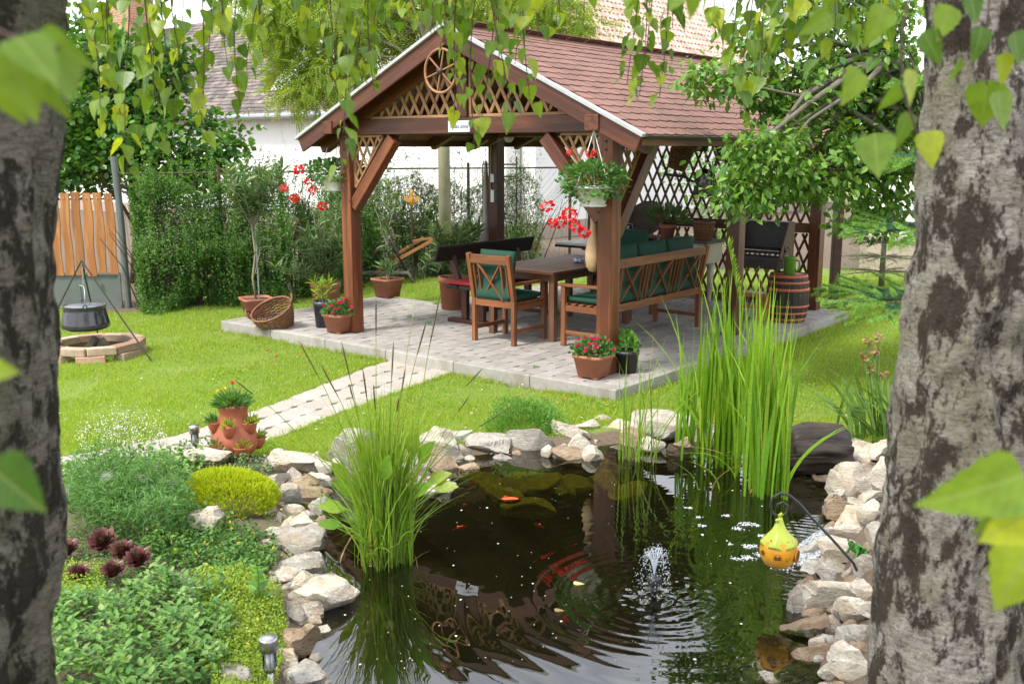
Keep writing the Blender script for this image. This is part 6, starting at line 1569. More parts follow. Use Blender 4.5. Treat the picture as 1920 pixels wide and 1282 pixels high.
UNDER = [(1000, 888, 100, 34, 'broad olive algae covered rock under the shallow far water'), (1085, 892, 66, 30, 'olive rock under water right of the broad algae rock'), (945, 914, 64, 26, 'yellow olive stone under water near the goldfish'), (1130, 882, 60, 22, 'bright olive stone under water towards the thin reeds'),
         (900, 890, 80, 30, 'brown olive slab under water below the flat block'), (1120, 862, 50, 18, 'olive stone under water beside the sandy stone'), (1160, 868, 44, 18, 'small olive stone under water at the foot of the thin reeds'), (1060, 908, 34, 14, 'little yellow stone under water below the broad algae rock'), (990, 930, 90, 26, 'dim sunken stone below the red goldfish line'), (1180, 905, 70, 30, 'dim olive stone sunk in front of the thin reeds'), (850, 925, 60, 18, 'dim stone sunk right of the white topped rock')]
for k, (px, py, w_, h_, lab) in enumerate(UNDER):
    dz = -.016 - .02 * (py > 900) - .03 * (py > 920); P = G(px, py, WL + dz); s = F_PX / P.y; W_ = w_ / s * 1.25; o = ob('sunken_rock', rock_geo(900 + k, W_, W_ * .85, .16, round_=.5), ST_ALGAE, None, True); o.location = (P.x, P.y, WL + dz - .07); tag(o, lab, 'rock', 'rocks under water')
pbl = Geo(); V0, F0 = ICO[2]
for k in range(700):
    i = random.randrange(len(SHORE)); a, b = Vector((*SHORE[i], 0)), Vector((*SHORE[(i + 1) % len(SHORE)], 0)); p = a.lerp(b, random.random()) + Vector((random.gauss(0, .10), random.gauss(0, .09), 0))
    r = random.uniform(.010, .032); pbl.add(V0 * (r, r * .85, r * .6) * (1 + .25 * (vn(V0 + k, 1.6, k % 50)[:, None] - .5)) + (p.x, p.y, hz(p.x, p.y) + r * .2), [F0])
tag(ob('pebbles', pbl, stone('mixed pebble', (.52, .47, .40), (.36, .31, .26), (.38, .28, .18)), None, True), 'loose pebbles filling the gaps along the pond edge', 'pebbles', kind='stuff')
# dark log, plank
lg = thing('log', 'dark wet log with deep grain lying at the far right of the pond', 'log', G(1524, 878, WL))
n, m_ = 40, 36; a = np.arange(n) * 2 * PI / n; V = []
for i in range(m_ + 1):
    x = -.20 + .42 * i / m_; rr = np.array([.155, .165]); c = np.stack([np.full(n, x + 0), np.cos(a), np.sin(a)], 1)
    gr_ = vn(np.stack([np.full(n, x * .9), np.cos(a) * 3.2, np.sin(a) * 4.2], 1), 3.4, 40, 3); rad = (.165 + .17 * (gr_ - .5)) * (1 - .25 * (abs(i / m_ - .5) * 2) ** 6)
    V.append(np.stack([np.full(n, x) + .03 * (vn(np.stack([np.cos(a), np.sin(a), a * 0], 1), 3, 41) - .5) * (1 if i in (0, m_) else 0), c[:, 1] * rad * .85, c[:, 2] * rad + .12], 1))
q = [(i * n + j, i * n + (j + 1) % n, (i + 1) * n + (j + 1) % n, (i + 1) * n + j) for i in range(m_) for j in range(n)]
o = ob('body', Geo().add(np.concatenate(V), [q, [tuple(range(n))[::-1], tuple(range(m_ * n, m_ * n + n))]]), wood('wet dark log', (.075, .055, .042), (.022, .016, .013), .5, 9, checks=.8, bump=.6), lg, True); o.rotation_euler = (0, .05, .15)
lp = thing('plank', 'weathered brown plank lying half in the water below the biggest boulder', 'plank', (0, 0, 0)); pA, pB = G(1462, 1178, WL + .012), G(1552, 1166, WL + .06)
dA = (pB - pA); Lp = dA.length; V = []
for q in range(13):
    f = q / 12; wd = .016 + .030 * math.sin(min(1, f * 1.25) * PI * .5) + .006 * math.sin(q * 2.1)
    for sgn, zz2 in ((-1, 0), (-.55, .018 + .006 * math.sin(q * 1.3)), (.5, .022 + .005 * math.cos(q)), (1, 0)): V.append((f * Lp + random.uniform(-.004, .004), sgn * wd + random.uniform(-.003, .003), zz2 * (.4 + f) + random.uniform(-.002, .002)))
o = ob('board', Geo().add(V, [[(q * 4 + a, q * 4 + a + 4, q * 4 + a + 5, q * 4 + a + 1) for q in range(12) for a in range(3)], [(0, 1, 2, 3), (51, 50, 49, 48)]]), wood('driftwood', (.30, .22, .14), (.15, .105, .065), .85, 22, bump=.6), lp); M, _ = frame(pA, pB); M.translation = pA; o.matrix_local = M
# ------------------------------------------------------------------ reeds and water plants
def blade_part(parent, base, head, h, lean, wd, mat, seg=7, curl=1.8, name='blade'):
    g = ribbon(np.array([base]), np.array([head]), np.array([h]), np.array([lean]), np.array([wd]), seg, curl, tip=.05); return ob(name, g, mat, parent)
cp = G(1400, 905, WL); ct = thing('reed_clump', 'tall bright green clump of sword shaped reeds at the far right of the pond', 'reeds', cp)
clumps = [(1290, 850, 22, .95), (1325, 862, 34, 1.2), (1360, 872, 40, 1.3), (1395, 884, 40, 1.28), (1425, 922, 44, 1.3), (1455, 928, 42, 1.15)]
for px, py, nb, hh in clumps:
    for k in range(nb):
        b = G(px + random.gauss(0, 15), py + random.gauss(0, 6), WL) - cp; ang = random.uniform(-PI, PI); ln = abs(random.gauss(0, .085)) + (.35 if random.random() < .06 else .01)
        blade_part(ct, (b.x, b.y, -.1), (math.cos(ang), math.sin(ang) * .8), hh * random.uniform(.62, 1.12) + .1, ln, random.uniform(.015, .026), L_REED)
for k in range(16): b = G(random.uniform(1300, 1480), 880 + random.random() * 45, WL) - cp; blade_part(ct, (b.x, b.y, -.02), (random.choice((-1, 1)), random.uniform(-.6, .2)), random.uniform(.2, .45), random.uniform(.9, 1.6), .012, L_DRY if k % 2 else L_REED)
blade_part(ct, (*(G(1470, 935, WL) - cp)[:2], 0), (1, -.1), .62, .62, .022, L_REED); blade_part(ct, (*(G(1475, 925, WL) - cp)[:2], 0), (1, .1), .58, .75, .018, L_REED)
sh = Geo(); b = G(1330, 872, WL) - cp; top = AT(1362, 520, G(1330, 872, WL).y) - cp; tube([b, b.lerp(top, .6) + Vector((-.02, 0, 0)), top], .004, 5, sh); ob('stem', sh, L_SEDGE, ct)
f = RNG.uniform(0, 1, 160); ax_ = np.stack([.10 * (1 - f), f * 0, .42 * f - .2], 1) + np.array(top); ob('seed_head', scatter(LANCE, ax_, rdir(160) * .3 + (.25, 0, 1), rdir(160), RNG.uniform(.03, .07, 160)), L_SEDGE, ct, kind='stuff')
# thin reeds
tp_ = G(1195, 862, WL); tr_ = thing('reed_clump', 'small clump of thin yellowish reeds by the creamy boulder', 'reeds', tp_)
for k in range(46): blade_part(tr_, (random.gauss(0, .06), random.gauss(0, .04), -.05), (random.gauss(0, 1), random.gauss(0, .7)), random.uniform(.25, .85), abs(random.gauss(0, .18)), random.uniform(.007, .013), L_SEDGE if k % 4 else L_REED)
for k in range(5): blade_part(tr_, (random.gauss(0, .04), 0, 0), (random.choice((-1, 1)), .2), random.uniform(.85, 1.05), random.uniform(.05, .3), .006, L_SEDGE)
# sedge in the middle left
sp_ = G(722, 1052, WL); sd = thing('sedge_clump', 'big fountain of fine bright sedge growing out of the left part of the pond', 'sedge', sp_)
n = 600; bs = np.c_[RNG.normal(0, .055, n), RNG.normal(.02, .05, n), np.full(n, -.05)]; an = RNG.uniform(0, 2 * PI, n)
ob('blades', ribbon(bs, np.c_[np.cos(an), np.sin(an)], RNG.uniform(.45, 1.02, n), np.abs(RNG.normal(0, .23, n)) + .03, RNG.uniform(.0055, .0105, n), 7, 1.9), L_SEDGE, sd, kind='stuff')
n = 60; an = RNG.uniform(0, 2 * PI, n); ob('arching_blades', ribbon(np.c_[RNG.normal(0, .05, n), RNG.normal(0, .05, n), np.full(n, -.03)], np.c_[np.cos(an), np.sin(an)], RNG.uniform(.3, .62, n), RNG.uniform(.5, 1.15, n), RNG.uniform(.007, .013, n), 8, 1.5), L_SEDGE, sd, kind='stuff')
n = 40; an = RNG.uniform(0, 2 * PI, n); ob('dry_blades', ribbon(np.c_[RNG.normal(0, .07, n), RNG.normal(0, .05, n), np.full(n, -.02)], np.c_[np.cos(an), np.sin(an)], RNG.uniform(.08, .26, n), RNG.uniform(.2, 1.0, n), RNG.uniform(.006, .011, n), 5, 1.5), L_DRY, sd, kind='stuff')
SPIKE = leafmat('dark sedge spike', (.07, .05, .02), (.12, .09, .03), .1, .7)
for px, py, dY, sp0 in [(826, 548, .1, .24), (705, 560, .05, .15), (800, 600, -.1, .16), (560, 638, .0, .2), (600, 680, -.1, .2), (640, 640, .1, .2), (738, 640, 0, .2), (760, 690, -.05, .14), (880, 742, .1, .12), (905, 690, .25, .12), (960, 760, .15, .18), (680, 690, -.1, .2), (655, 720, -.15, .1), (700, 720, -.2, .16), (748, 745, -.2, .1), (440, 712, -.05, .1), (780, 560, .2, .0)]:
    tpp = AT(px, py, sp_.y + dY) - sp_; b0 = Vector((random.gauss(0, .04), random.gauss(0, .03), 0)); mid = b0.lerp(tpp, .5) + Vector((-tpp.x * .16, 0, .10 + .08 * abs(tpp.x)))
    cv = [b0.lerp(mid, t).lerp(mid.lerp(tpp, t), t) for t in np.linspace(0, 1, 9)]; ob('flower_stem', tube(cv, np.linspace(.0032, .0014, 9), 5), L_SEDGE, sd, True)
    if sp0: ob('spike', tube([cv[-1].lerp(cv[-3], t) for t in np.linspace(0, sp0 * 4, 6)], [.0012, .0035, .004, .004, .003, .0015], 6), SPIKE, sd, True)
for px, py, ang, el, sz in [(648, 955, 2.9, .3, .22), (672, 930, 2.6, .6, .24), (652, 905, 2.3, .9, .22), (800, 905, .2, .5, .22), (785, 870, .5, 1.0, .24), (770, 855, 1.0, 1.2, .25), (812, 915, -.1, .2, .2), (690, 870, 2.0, 1.2, .24), (745, 940, .3, .5, .22), (720, 900, -1.2, 1.1, .22), (640, 985, 3.3, .2, .18), (775, 930, -.3, .7, .2)]:
    tpp = AT(px, py, sp_.y + .15 * math.sin(ang)) - sp_; b0 = Vector((random.gauss(0, .05), random.gauss(0, .03), 0)); ob('leaf_stalk', tube([b0, b0.lerp(tpp, .6) + Vector((0, 0, .04)), tpp], .004, 5), L_SEDGE, sd, True)
    d = (math.cos(ang) * math.cos(el), -.25, math.sin(el)); o = ob('broad_leaf', scatter(OVATE, [tuple(tpp)], [d], [(0, -.6, .8)], [sz * .68]), L_SEDGE, sd, True)
# green bush on the bank, iris on the right
gb = G(985, 806, 0); bu = thing('green_bush', 'low fluffy bright green bush on the lawn edge above the far bank', 'bush', gb)
v = rdir(5200); v[:, 2] = np.abs(v[:, 2]); r_ = RNG.uniform(.55, 1.06, 5200)[:, None] * (.7 + .6 * vn(v, 2.4, 61, 3))[:, None]
ob('foliage', scatter(RHOMB, v * (.31, .24, .23) * r_, v + rdir(5200) * .7 + (0, 0, .5), rdir(5200) + (0, 0, .8), RNG.uniform(.014, .026, 5200)), L_BUSH, bu, kind='stuff')
ip = G(1660, 838, 0); ir = thing('iris_clump', 'clump of broad grey green iris blades beside the right birch trunk', 'iris', (ip.x, ip.y, hz(ip.x, ip.y)))
for k in range(44): blade_part(ir, (random.gauss(0, .13), random.gauss(0, .10), -.02), (random.gauss(-.9, .7), random.gauss(0, .6)), random.uniform(.35, .68), random.uniform(.1, .75), random.uniform(.022, .036), L_IRIS, 8, 1.7)
for k in range(7): blade_part(ir, (random.gauss(-.02, .10), random.gauss(0, .10), -.02), (-1, random.uniform(-.4, .2)), random.uniform(.38, .5), random.uniform(1.0, 1.5), .03, L_IRIS, 8, 1.6)
for k, (px, py) in enumerate([(1628, 640), (1640, 655), (1633, 690), (1648, 632), (1622, 668), (1655, 700)]):
    tpp = AT(px, py, ip.y) - Vector(ir.location); ob('flower_stalk', tube([(tpp.x * .4, 0, 0), (tpp.x * .8, 0, tpp.z * .6), tuple(tpp)], .005, 5), L_IRIS, ir, True); v = rdir(18); o = ob('dried_flower', scatter(ROUND, v * .012, v + (0, 0, -.3), rdir(18), RNG.uniform(.02, .04, 18)), L_DRY, ir); o.location = tpp
# ------------------------------------------------------------------ fountain, waterfall, foam, fish
WATERDROP = glass('clear falling water', (.93, .95, .97), .02, 1.33)
def splash():
    m, t, out = _new('white water'); p = nd(t, 'ShaderNodeBsdfPrincipled', Roughness=.15); p.inputs['Base Color'].default_value = (.8, .84, .88, 1)
    tr = nd(t, 'ShaderNodeBsdfTransparent', Color=(.95, .97, 1, 1)); ms = nd(t, 'ShaderNodeMixShader', Fac=.45); t.links.new(p.outputs[0], ms.inputs[1]); t.links.new(tr.outputs[0], ms.inputs[2]); t.links.new(ms.outputs[0], out.inputs['Surface']); return m
SPLASH = splash()
fo = thing('fountain', 'small black fountain nozzle throwing thin jets in the middle of the pond', 'fountain', FT)
ob('nozzle', lathe([(.011, -.2), (.011, .055), (.03, .06), (.034, .07), (.034, .092), (.028, .10), (.012, .104), (.01, .112), (0, .112)], 22), PLAS_BLK, fo, True); ob('collar', lathe([(.018, .02), (.02, .03), (.018, .05)], 14), PLAS_BLK, fo, True)
jt = Geo(); dp_ = Geo()
for k in range(15):
    a = k * 2 * PI / 15 + random.uniform(-.15, .15); vh = random.uniform(.10, .21); vz = random.uniform(1.2, 1.75); t_end = (vz + math.sqrt(vz * vz + 2 * 9.81 * .11)) / 9.81
    pt = lambda t: (math.cos(a) * vh * t * 1.6, math.sin(a) * vh * t * 1.6, .11 + vz * t - 4.905 * t * t)
    tt = np.linspace(0, t_end * .42, 7); tube([pt(t) for t in tt], np.linspace(.0022, .0014, 7), 4, jt, False)
    for q in range(46):
        t = random.uniform(.25, 1) * t_end; x, y, z = pt(t); r = random.uniform(.0009, .0024); V, Fc = ICO[1]; dp_.add(V * (r, r, r * random.uniform(1, 2.6)) + (x + random.gauss(0, .010), y + random.gauss(0, .010), max(.0, z + random.gauss(0, .012))), [Fc])
ob('jet', jt, SPLASH, fo, True, kind='stuff'); ob('droplets', dp_, SPLASH, fo, True, kind='stuff')
wf = thing('waterfall', 'thin sheet of water sliding off the wet grey rock into the pond', 'waterfall', (0, 0, 0)); pa, pc = G(1562, 1002, .0), G(1492, 1062, WL); side = Vector((pa.y - pc.y, pc.x - pa.x, 0)).normalized(); V = []; nu, nv_ = 18, 12
for i in range(nu):
    u = i / (nu - 1); c = pa.lerp(pc, u); c.z = .03 + (WL - .03) * (u ** 2.4)
    for j in range(nv_): v = j / (nv_ - 1) - .5; V.append(tuple(c + side * v * (.10 + .06 * u) + Vector((0, 0, .012 * math.cos(v * PI) + random.uniform(-.002, .004)))))
q = [(i * nv_ + j, i * nv_ + j + 1, (i + 1) * nv_ + j + 1, (i + 1) * nv_ + j) for i in range(nu - 1) for j in range(nv_ - 1)]
def sheet():
    m, t, out = _new('running water'); v = coords(t, (3, 3, 3)); f = noise(t, v, 26, 4, .7); p = nd(t, 'ShaderNodeBsdfPrincipled', Roughness=.08); p.inputs['Base Color'].default_value = (.75, .8, .85, 1)
    tr = nd(t, 'ShaderNodeBsdfTransparent', Color=(.93, .95, .97, 1)); ms = nd(t, 'ShaderNodeMixShader'); t.links.new(ramp(t, f, [(.42, .9), (.62, .35)]), ms.inputs[0]); t.links.new(p.outputs[0], ms.inputs[1]); t.links.new(tr.outputs[0], ms.inputs[2]); t.links.new(ms.outputs[0], out.inputs['Surface']); return m
ob('water_sheet', Geo().add(V, [q]), sheet(), wf, True)
fm = Geo(); V1, F1 = ICO[1]
for px, py, r, cnt in [(1398, 983, .045, 30), (1385, 991, .03, 18), (1420, 985, .022, 10), (1408, 1025, .05, 34), (1402, 1046, .045, 28), (1380, 1048, .03, 14), (1362, 967, .028, 12), (1310, 970, .02, 9), (1315, 986, .025, 12), (1291, 952, .022, 10), (1368, 1021, .015, 6), (1318, 1003, .012, 5), (1425, 1040, .035, 18), (1430, 1005, .03, 14), (1480, 1040, .06, 30), (1470, 1065, .05, 20)]:
    c = G(px, py, WL)
    for k in range(int(cnt * 2.2)): r1 = random.uniform(.0018, .0055); fm.add(V1 * (r1, r1, r1 * .6) + (c.x + random.gauss(0, r * .5), c.y + random.gauss(0, r * .38), WL + .003), [F1])
tag(ob('foam', fm, simple('white foam', (.62, .64, .66), (.50, .53, .56), .3, 40, bump=0, vary=0), None, True), 'white bubbles of foam drifting near the little waterfall', 'foam', kind='stuff')
ft_ = Geo()
for k in range(150):
    px, py = random.uniform(640, 1480), random.uniform(905, 1260); c = G(px, py, WL)
    if not inside(np.array([[c.x, c.y, 0]]), SHORE)[0] or (c - FT).length < .3: continue
    a = random.uniform(0, PI); r = random.choice((.002, .003, .003, .004, .008)); ft_.add([(c.x + r * math.cos(a + t) * (1 if i % 2 else .7), c.y + r * math.sin(a + t), WL + .004) for i, t in enumerate((0, 1.2, 2.5, 3.7, 5))], [[(0, 1, 2, 3, 4)]])
tag(ob('floating_petals', ft_, simple('pale petal bits', (.72, .68, .60), (.62, .52, .42), .7, 30, bump=0, vary=.2), None), 'pale petals and bits floating on the water', 'petals', kind='stuff')
for lab, px, py, sz, m in (('yellow birch leaf floating left of the fountain', 1076, 1097, .06, FL_YEL), ('pinkish fallen leaf floating below the yellow leaf', 1040, 1147, .05, FL_PINK)):
    c = G(px, py, WL); o = ob('floating_leaf', scatter(BIRCH, [(0, 0, .006)], [(1, .3, 0)], [(0, 0, 1)], [sz]), L_DRY if m is FL_PINK else leafmat('fallen yellow leaf', (.62, .58, .22), (.66, .62, .25), .2, .5), None, True); o.location = c; tag(o, lab, 'leaf')
FISH = simple('orange goldfish scale', (.75, .10, .02), (.62, .07, .015), .35, 40, bump=.05, vary=.1)
def fish(lab, px, py, L, rz, z=-.02):
    c = G(px, py, WL + z); t = thing('goldfish', lab, 'fish', c, rz); prof = [(0, -.5), (.04, -.46), (.09, -.34), (.115, -.15), (.10, .05), (.06, .25), (.03, .36), (0, .38)]
    g = lathe([(r * L, z_ * L) for r, z_ in prof], 12); g.V = [v[:, [2, 0, 1]] * (-1, .8, 1.15) for v in g.V]; ob('body', g, FISH, t, True)
    ob('tail_fin', prism([(-.34 * L, 0), (-.52 * L, .12 * L), (-.46 * L, 0), (-.52 * L, -.12 * L)], -.002, .002), FISH, t); ob('back_fin', prism([(.1 * L, .1 * L), (-.12 * L, .2 * L), (-.2 * L, .08 * L)], -.002, .002).xf(Matrix.Rotation(PI / 2, 4, 'X')), FISH, t)
    for s in (-1, 1): ob('side_fin', prism([(.2 * L, s * .08 * L), (.08 * L, s * .2 * L), (.08 * L, s * .08 * L)][::s], -.002, .0), FISH, t)
fish('bright orange goldfish near the brown slab under the far bank', 889, 907, .075, 2.0); fish('long red goldfish swimming sideways in the middle water', 952, 938, .17, .05, -.012); fish('dim orange goldfish lower left of the red goldfish', 862, 990, .10, .6, -.012); fish('small red goldfish in the shadow left of the sedge', 597, 952, .09, 1.2, -.012); fish('second small red goldfish further left of the sedge', 574, 968, .08, 2.6, -.012); fish('small orange goldfish close to the white topped rock', 872, 948, .07, .8, -.012); fish('small orange goldfish between the two red geranium reflections', 1010, 985, .08, 2.4, -.012)
# ------------------------------------------------------------------ hanging pumpkin house on its hook, frog
hb = G(1640, 1112, 0); hb.z = hz(hb.x, hb.y); hk_ = thing('shepherd_hook', 'black twisted iron shepherd hook leaning from the right bank over the water', 'hook', hb)
pts = [Vector((.03, 0, -.12)) + AT(1640, 1112, hb.y) - hb] + [AT(x, y, hb.y) - hb for x, y in [(1600, 1055), (1560, 1010), (1520, 968), (1497, 942), (1480, 928), (1463, 924), (1449, 932), (1444, 948), (1450, 963), (1463, 968), (1475, 961), (1477, 948), (1468, 941), (1458, 945), (1458, 953)]]
ob('rod', tube(pts, .0065, 8), simple('black painted iron', (.02, .02, .024), (.035, .035, .04), .4, 60, (1, 1, 1), .4, vary=0), hk_, True)
hp = AT(1463, 968, hb.y - .002); pk_ = thing('hanging_house', 'orange ceramic pumpkin house with a lime green hat roof hanging on the iron hook', 'ornament', hp - Vector((0, 0, .215)))
YEL = simple('glazed orange ceramic', (.66, .32, .015), (.58, .24, .010), .2, 9, bump=.02, vary=0, c3=(.72, .42, .03)); LIME = simple('glazed lime ceramic', (.42, .50, .05), (.34, .42, .035), .2, 9, bump=.02, vary=0)
ob('body', lathe([(0, -.032), (.042, -.029), (.068, -.014), (.085, .018), (.089, .050), (.083, .080), (.072, .105), (.05, .11)], 30), YEL, pk_, True)
n = 40; a = np.arange(n) * 2 * PI / n; V = []
for r, z in [(.086, .080), (.083, .092), (.058, .122), (.036, .148), (.022, .175), (.014, .198), (.010, .212)]:
    wv = 1 + .05 * np.cos(a * 6) * (r > .05); V.append(np.stack([r * wv * np.cos(a), r * wv * np.sin(a), z + .006 * np.cos(a * 6) * (r > .07)], 1))
ob('roof', Geo().add(np.concatenate(V), [[(i * n + j, i * n + (j + 1) % n, (i + 1) * n + (j + 1) % n, (i + 1) * n + j) for i in range(6) for j in range(n)], [tuple(range(n))[::-1], tuple(range(6 * n, 7 * n))]]), LIME, pk_, True)
ob('stem', tube([(0, 0, .208), (-.004, 0, .222), (.004, 0, .230), (.010, -.004, .222)], [.010, .009, .008, .005], 8), LIME, pk_, True); ob('bead', blob((-.016, -.01, .200), .010), LIME, pk_, True)
DK = simple('dark brown opening', (.12, .045, .01), (.09, .03, .008), .6, 8, bump=0, vary=0); TR = simple('amber trim', (.42, .17, .012), (.36, .14, .01), .3, 8, bump=0, vary=0)
def onball(a, z, r=.0865): rr = float(np.interp(z, [-.032, -.029, -.014, .018, .05, .08, .105], [.0, .042, .068, .085, .089, .083, .072])); return Matrix.Translation((math.cos(a) * rr, math.sin(a) * rr, z)) @ Matrix.Rotation(a + PI / 2, 4, 'Z') @ Matrix.Rotation(PI / 2, 4, 'X')
def arch(w_, h_): return [(-w_ / 2, -h_ / 2), (w_ / 2, -h_ / 2)] + [(w_ / 2 * math.cos(t), h_ * .12 + w_ / 2 * math.sin(t)) for t in np.linspace(0, PI, 8)]
for a in (-1.95, -1.78): o = ob('window', prism(arch(.013, .020), -.004, .0015), DK, pk_); o.matrix_local = onball(a, .042)
o = ob('window_frame', tube([(x * 1.0, y, .0015) for x, y in arch(.036, .030)] + [(-.018, -.015, .0015)], .0016, 5), TR, pk_); o.matrix_local = onball(-1.865, .040)
o = ob('doorway', lathe([(.0, .0025), (.030, .0025), (.031, .0)], 20), DK, pk_); o.matrix_local = onball(-.55, .035); o = ob('door_ring', tube([(.031 * math.cos(t), .031 * math.sin(t), .002) for t in np.linspace(0, 2 * PI, 21)], .004, 6, cap=False), TR, pk_, True); o.matrix_local = onball(-.55, .035)
o = ob('spiral', tube([(t * .0021 * math.cos(t), t * .0021 * math.sin(t), .002) for t in np.linspace(.6, 6.8, 26)], .002, 5), TR, pk_, True); o.matrix_local = onball(-1.32, .038)
o = ob('window', lathe([(0, .002), (.012, .002), (.0125, 0)], 12), DK, pk_); o.matrix_local = onball(-2.75, .05)
for a in (-1.2, -2.4): ob('hole', blob((math.cos(a) * .066, math.sin(a) * .066, .113), .004, sub=1), DK, pk_)
bpy.context.view_layer.update(); _hit = SC.ray_cast(bpy.context.evaluated_depsgraph_get(), Vector((0, 0, CAM_Z)), ray(1608, 1040).normalized()); fg_ = _hit[1] if _hit[0] else G(1612, 1040, .05); fr_ = thing('frog', 'glossy green ceramic frog sitting on a flat pale slab', 'figurine', (fg_.x, fg_.y, fg_.z), .4)
me = bpy.data.meshes.new('body'); SV = [(.02, 0, .022, .022), (-.005, 0, .034, .026), (-.03, 0, .05, .021), (-.048, 0, .06, .017), (.03, .03, .02, .013), (.0, .052, .03, .010), (.025, .058, .004, .008), (.055, .062, .004, .006), (.03, -.03, .02, .013), (.0, -.052, .03, .010), (.025, -.058, .004, .008), (.055, -.062, .004, .006), (-.025, .026, .03, .008), (-.04, .034, .004, .006), (-.06, .036, .003, .005), (-.025, -.026, .03, .008), (-.04, -.034, .004, .006), (-.06, -.036, .003, .005), (-.045, .012, .078, .008), (-.045, -.012, .078, .008)]
me.from_pydata([s[:3] for s in SV], [(0, 1), (1, 2), (2, 3), (0, 4), (4, 5), (5, 6), (6, 7), (0, 8), (8, 9), (9, 10), (10, 11), (2, 12), (12, 13), (13, 14), (2, 15), (15, 16), (16, 17), (3, 18), (3, 19)], [])
o = ob('body', me, simple('glossy frog green', (.06, .26, .02), (.02, .10, .01), .15, 22, bump=.02, vary=0, spec=.7), fr_); sm = o.modifiers.new('skin', 'SKIN')
for v, s in zip(me.skin_vertices[0].data, SV): v.radius = (s[3], s[3])
me.skin_vertices[0].data[0].use_root = True; o.modifiers.new('sub', 'SUBSURF').levels = 2; o.modifiers['sub'].render_levels = 2
for s in (-1, 1): ob('eye', blob((-.053, s * .013, .082), .0055), PLAS_BLK, fr_, True)
# ------------------------------------------------------------------ planted bed, lower left
def bedpts(poly_px, n, jitter=.0):
    W = [tuple(G(x, y, .03))[:2] for x, y in poly_px]; w_ = np.array(W); lo, hi = w_.min(0), w_.max(0); P = np.zeros((0, 3))
    while len(P) < n:
        q = np.c_[RNG.uniform(lo[0], hi[0], n * 2), RNG.uniform(lo[1], hi[1], n * 2), np.zeros(n * 2)]; q = q[inside(q, W)]; P = np.concatenate([P, q])
    P = P[:n]; P[:, 2] = height(P); return P
def carpet(name, label, cat, poly, n, T, mat, hh, size, up=.3, patch=0, sd=0, pw=1.0):
    P = bedpts(poly, n); c = P.mean(0); mound = vn(P, 5, sd, 3)
    if patch: k = vn(P, 6, sd + 9, 2) > patch; P, mound = P[k], mound[k]
    n = len(P); z = RNG.uniform(0, 1, n) ** pw * hh * (.35 + 1.1 * mound); P[:, 2] += z; ax = rdir(n); ax[:, 2] = ax[:, 2] * .6 + up
    t = thing(name, label, cat, c); ob('foliage', scatter(T, P - c, ax, rdir(n) * .6 + (0, 0, 1), RNG.uniform(size[0], size[1], n)), mat, t, kind='stuff'); return t
VIN = [(95, 1330), (100, 1165), (230, 1165), (300, 1120), (420, 1130), (440, 1200), (420, 1300), (250, 1370)]
t = carpet('periwinkle', 'glossy leaved periwinkle covering the lower left corner of the bed', 'ground cover', VIN, 1300, OVATE, L_VINCA, .12, (.022, .044), .15, .42, sd=2)
stg = Geo()
for k in range(150):
    p = bedpts(VIN, 1)[0] - np.array(t.location); h = random.uniform(.06, .18); d = np.array((random.gauss(0, .05), random.gauss(0, .05), 0)); tube([p, p + d * .5 + (0, 0, h * .7), p + d + (0, 0, h)], .0015, 4, stg, False)
ob('stems', stg, L_FERN, t, kind='stuff')
ps = bedpts(VIN, 420); pos = []; axs = []
for p in ps:                                                       # paired leaves at shoot tips
    h = random.uniform(.04, .16); a = random.uniform(0, PI)
    for j in range(3):
        for s in (0, PI): q = a + s + j * 1.57; pos.append(p + (0, 0, h - j * .018)); axs.append((math.cos(q), math.sin(q), .35 + .35 * (j == 0)))
pos = np.array(pos); ob('shoots', scatter(OVATE, pos - np.array(t.location), axs, (0, 0, 1), RNG.uniform(.026, .044, len(pos))), L_VINCA, t, kind='stuff')
t = carpet('leafy_ground_cover', 'fresh green leafy ground cover at the upper left of the bed beside the path', 'ground cover', [(110, 985), (115, 880), (220, 862), (330, 880), (400, 892), (370, 930), (250, 960)], 2600, OVATE, L_VINCA, .13, (.026, .045), .2, sd=4)
carpet('pasque_flower', 'feathery green pasque flower foliage in the middle of the bed', 'plant', [(130, 1030), (140, 950), (250, 930), (340, 950), (370, 1000), (330, 1050), (250, 1050)], 9000, LANCE, L_FERN, .27, (.022, .05), .5, sd=6, pw=.7)
carpet('mixed_ground_cover', 'mixed small green rock garden plants right of the feathery foliage', 'ground cover', [(330, 1000), (400, 985), (520, 1010), (520, 1060), (440, 1110), (330, 1080), (260, 1060)], 4200, OVATE, L_HEDGE, .10, (.014, .032), .4, sd=8)
t = carpet('yellow_stonecrop', 'yellow green creeping stonecrop along the rocks at the bottom of the bed', 'ground cover', [(360, 1110), (450, 1080), (530, 1120), (540, 1180), (520, 1260), (500, 1330), (400, 1340), (400, 1200)], 15000, RHOMB, L_SEDUM, .085, (.008, .017), .5, sd=11, pw=.6)
carpet('stonecrop', 'low green stonecrop at the far left below the houseleeks', 'ground cover', [(90, 1160), (100, 1090), (200, 1090), (200, 1150)], 3500, RHOMB, L_SEDUM, .07, (.008, .016), .5, sd=13)
carpet('rock_plants', 'blue green rock plants between the two lamps and the path edge', 'ground cover', [(330, 905), (340, 868), (420, 862), (470, 880), (520, 878), (500, 900), (420, 900)], 1500, OVATE, L_OLEA, .10, (.014, .028), .4, sd=14)
carpet('creeping_plant', 'small creeping plants between the stones of the left bank', 'ground cover', [(470, 900), (560, 890), (600, 950), (560, 1000), (590, 1050), (560, 1120), (590, 1180), (560, 1280), (510, 1200), (520, 1050), (490, 960)], 2200, RHOMB, L_HEDGE, .05, (.010, .022), .5, .52, 16)
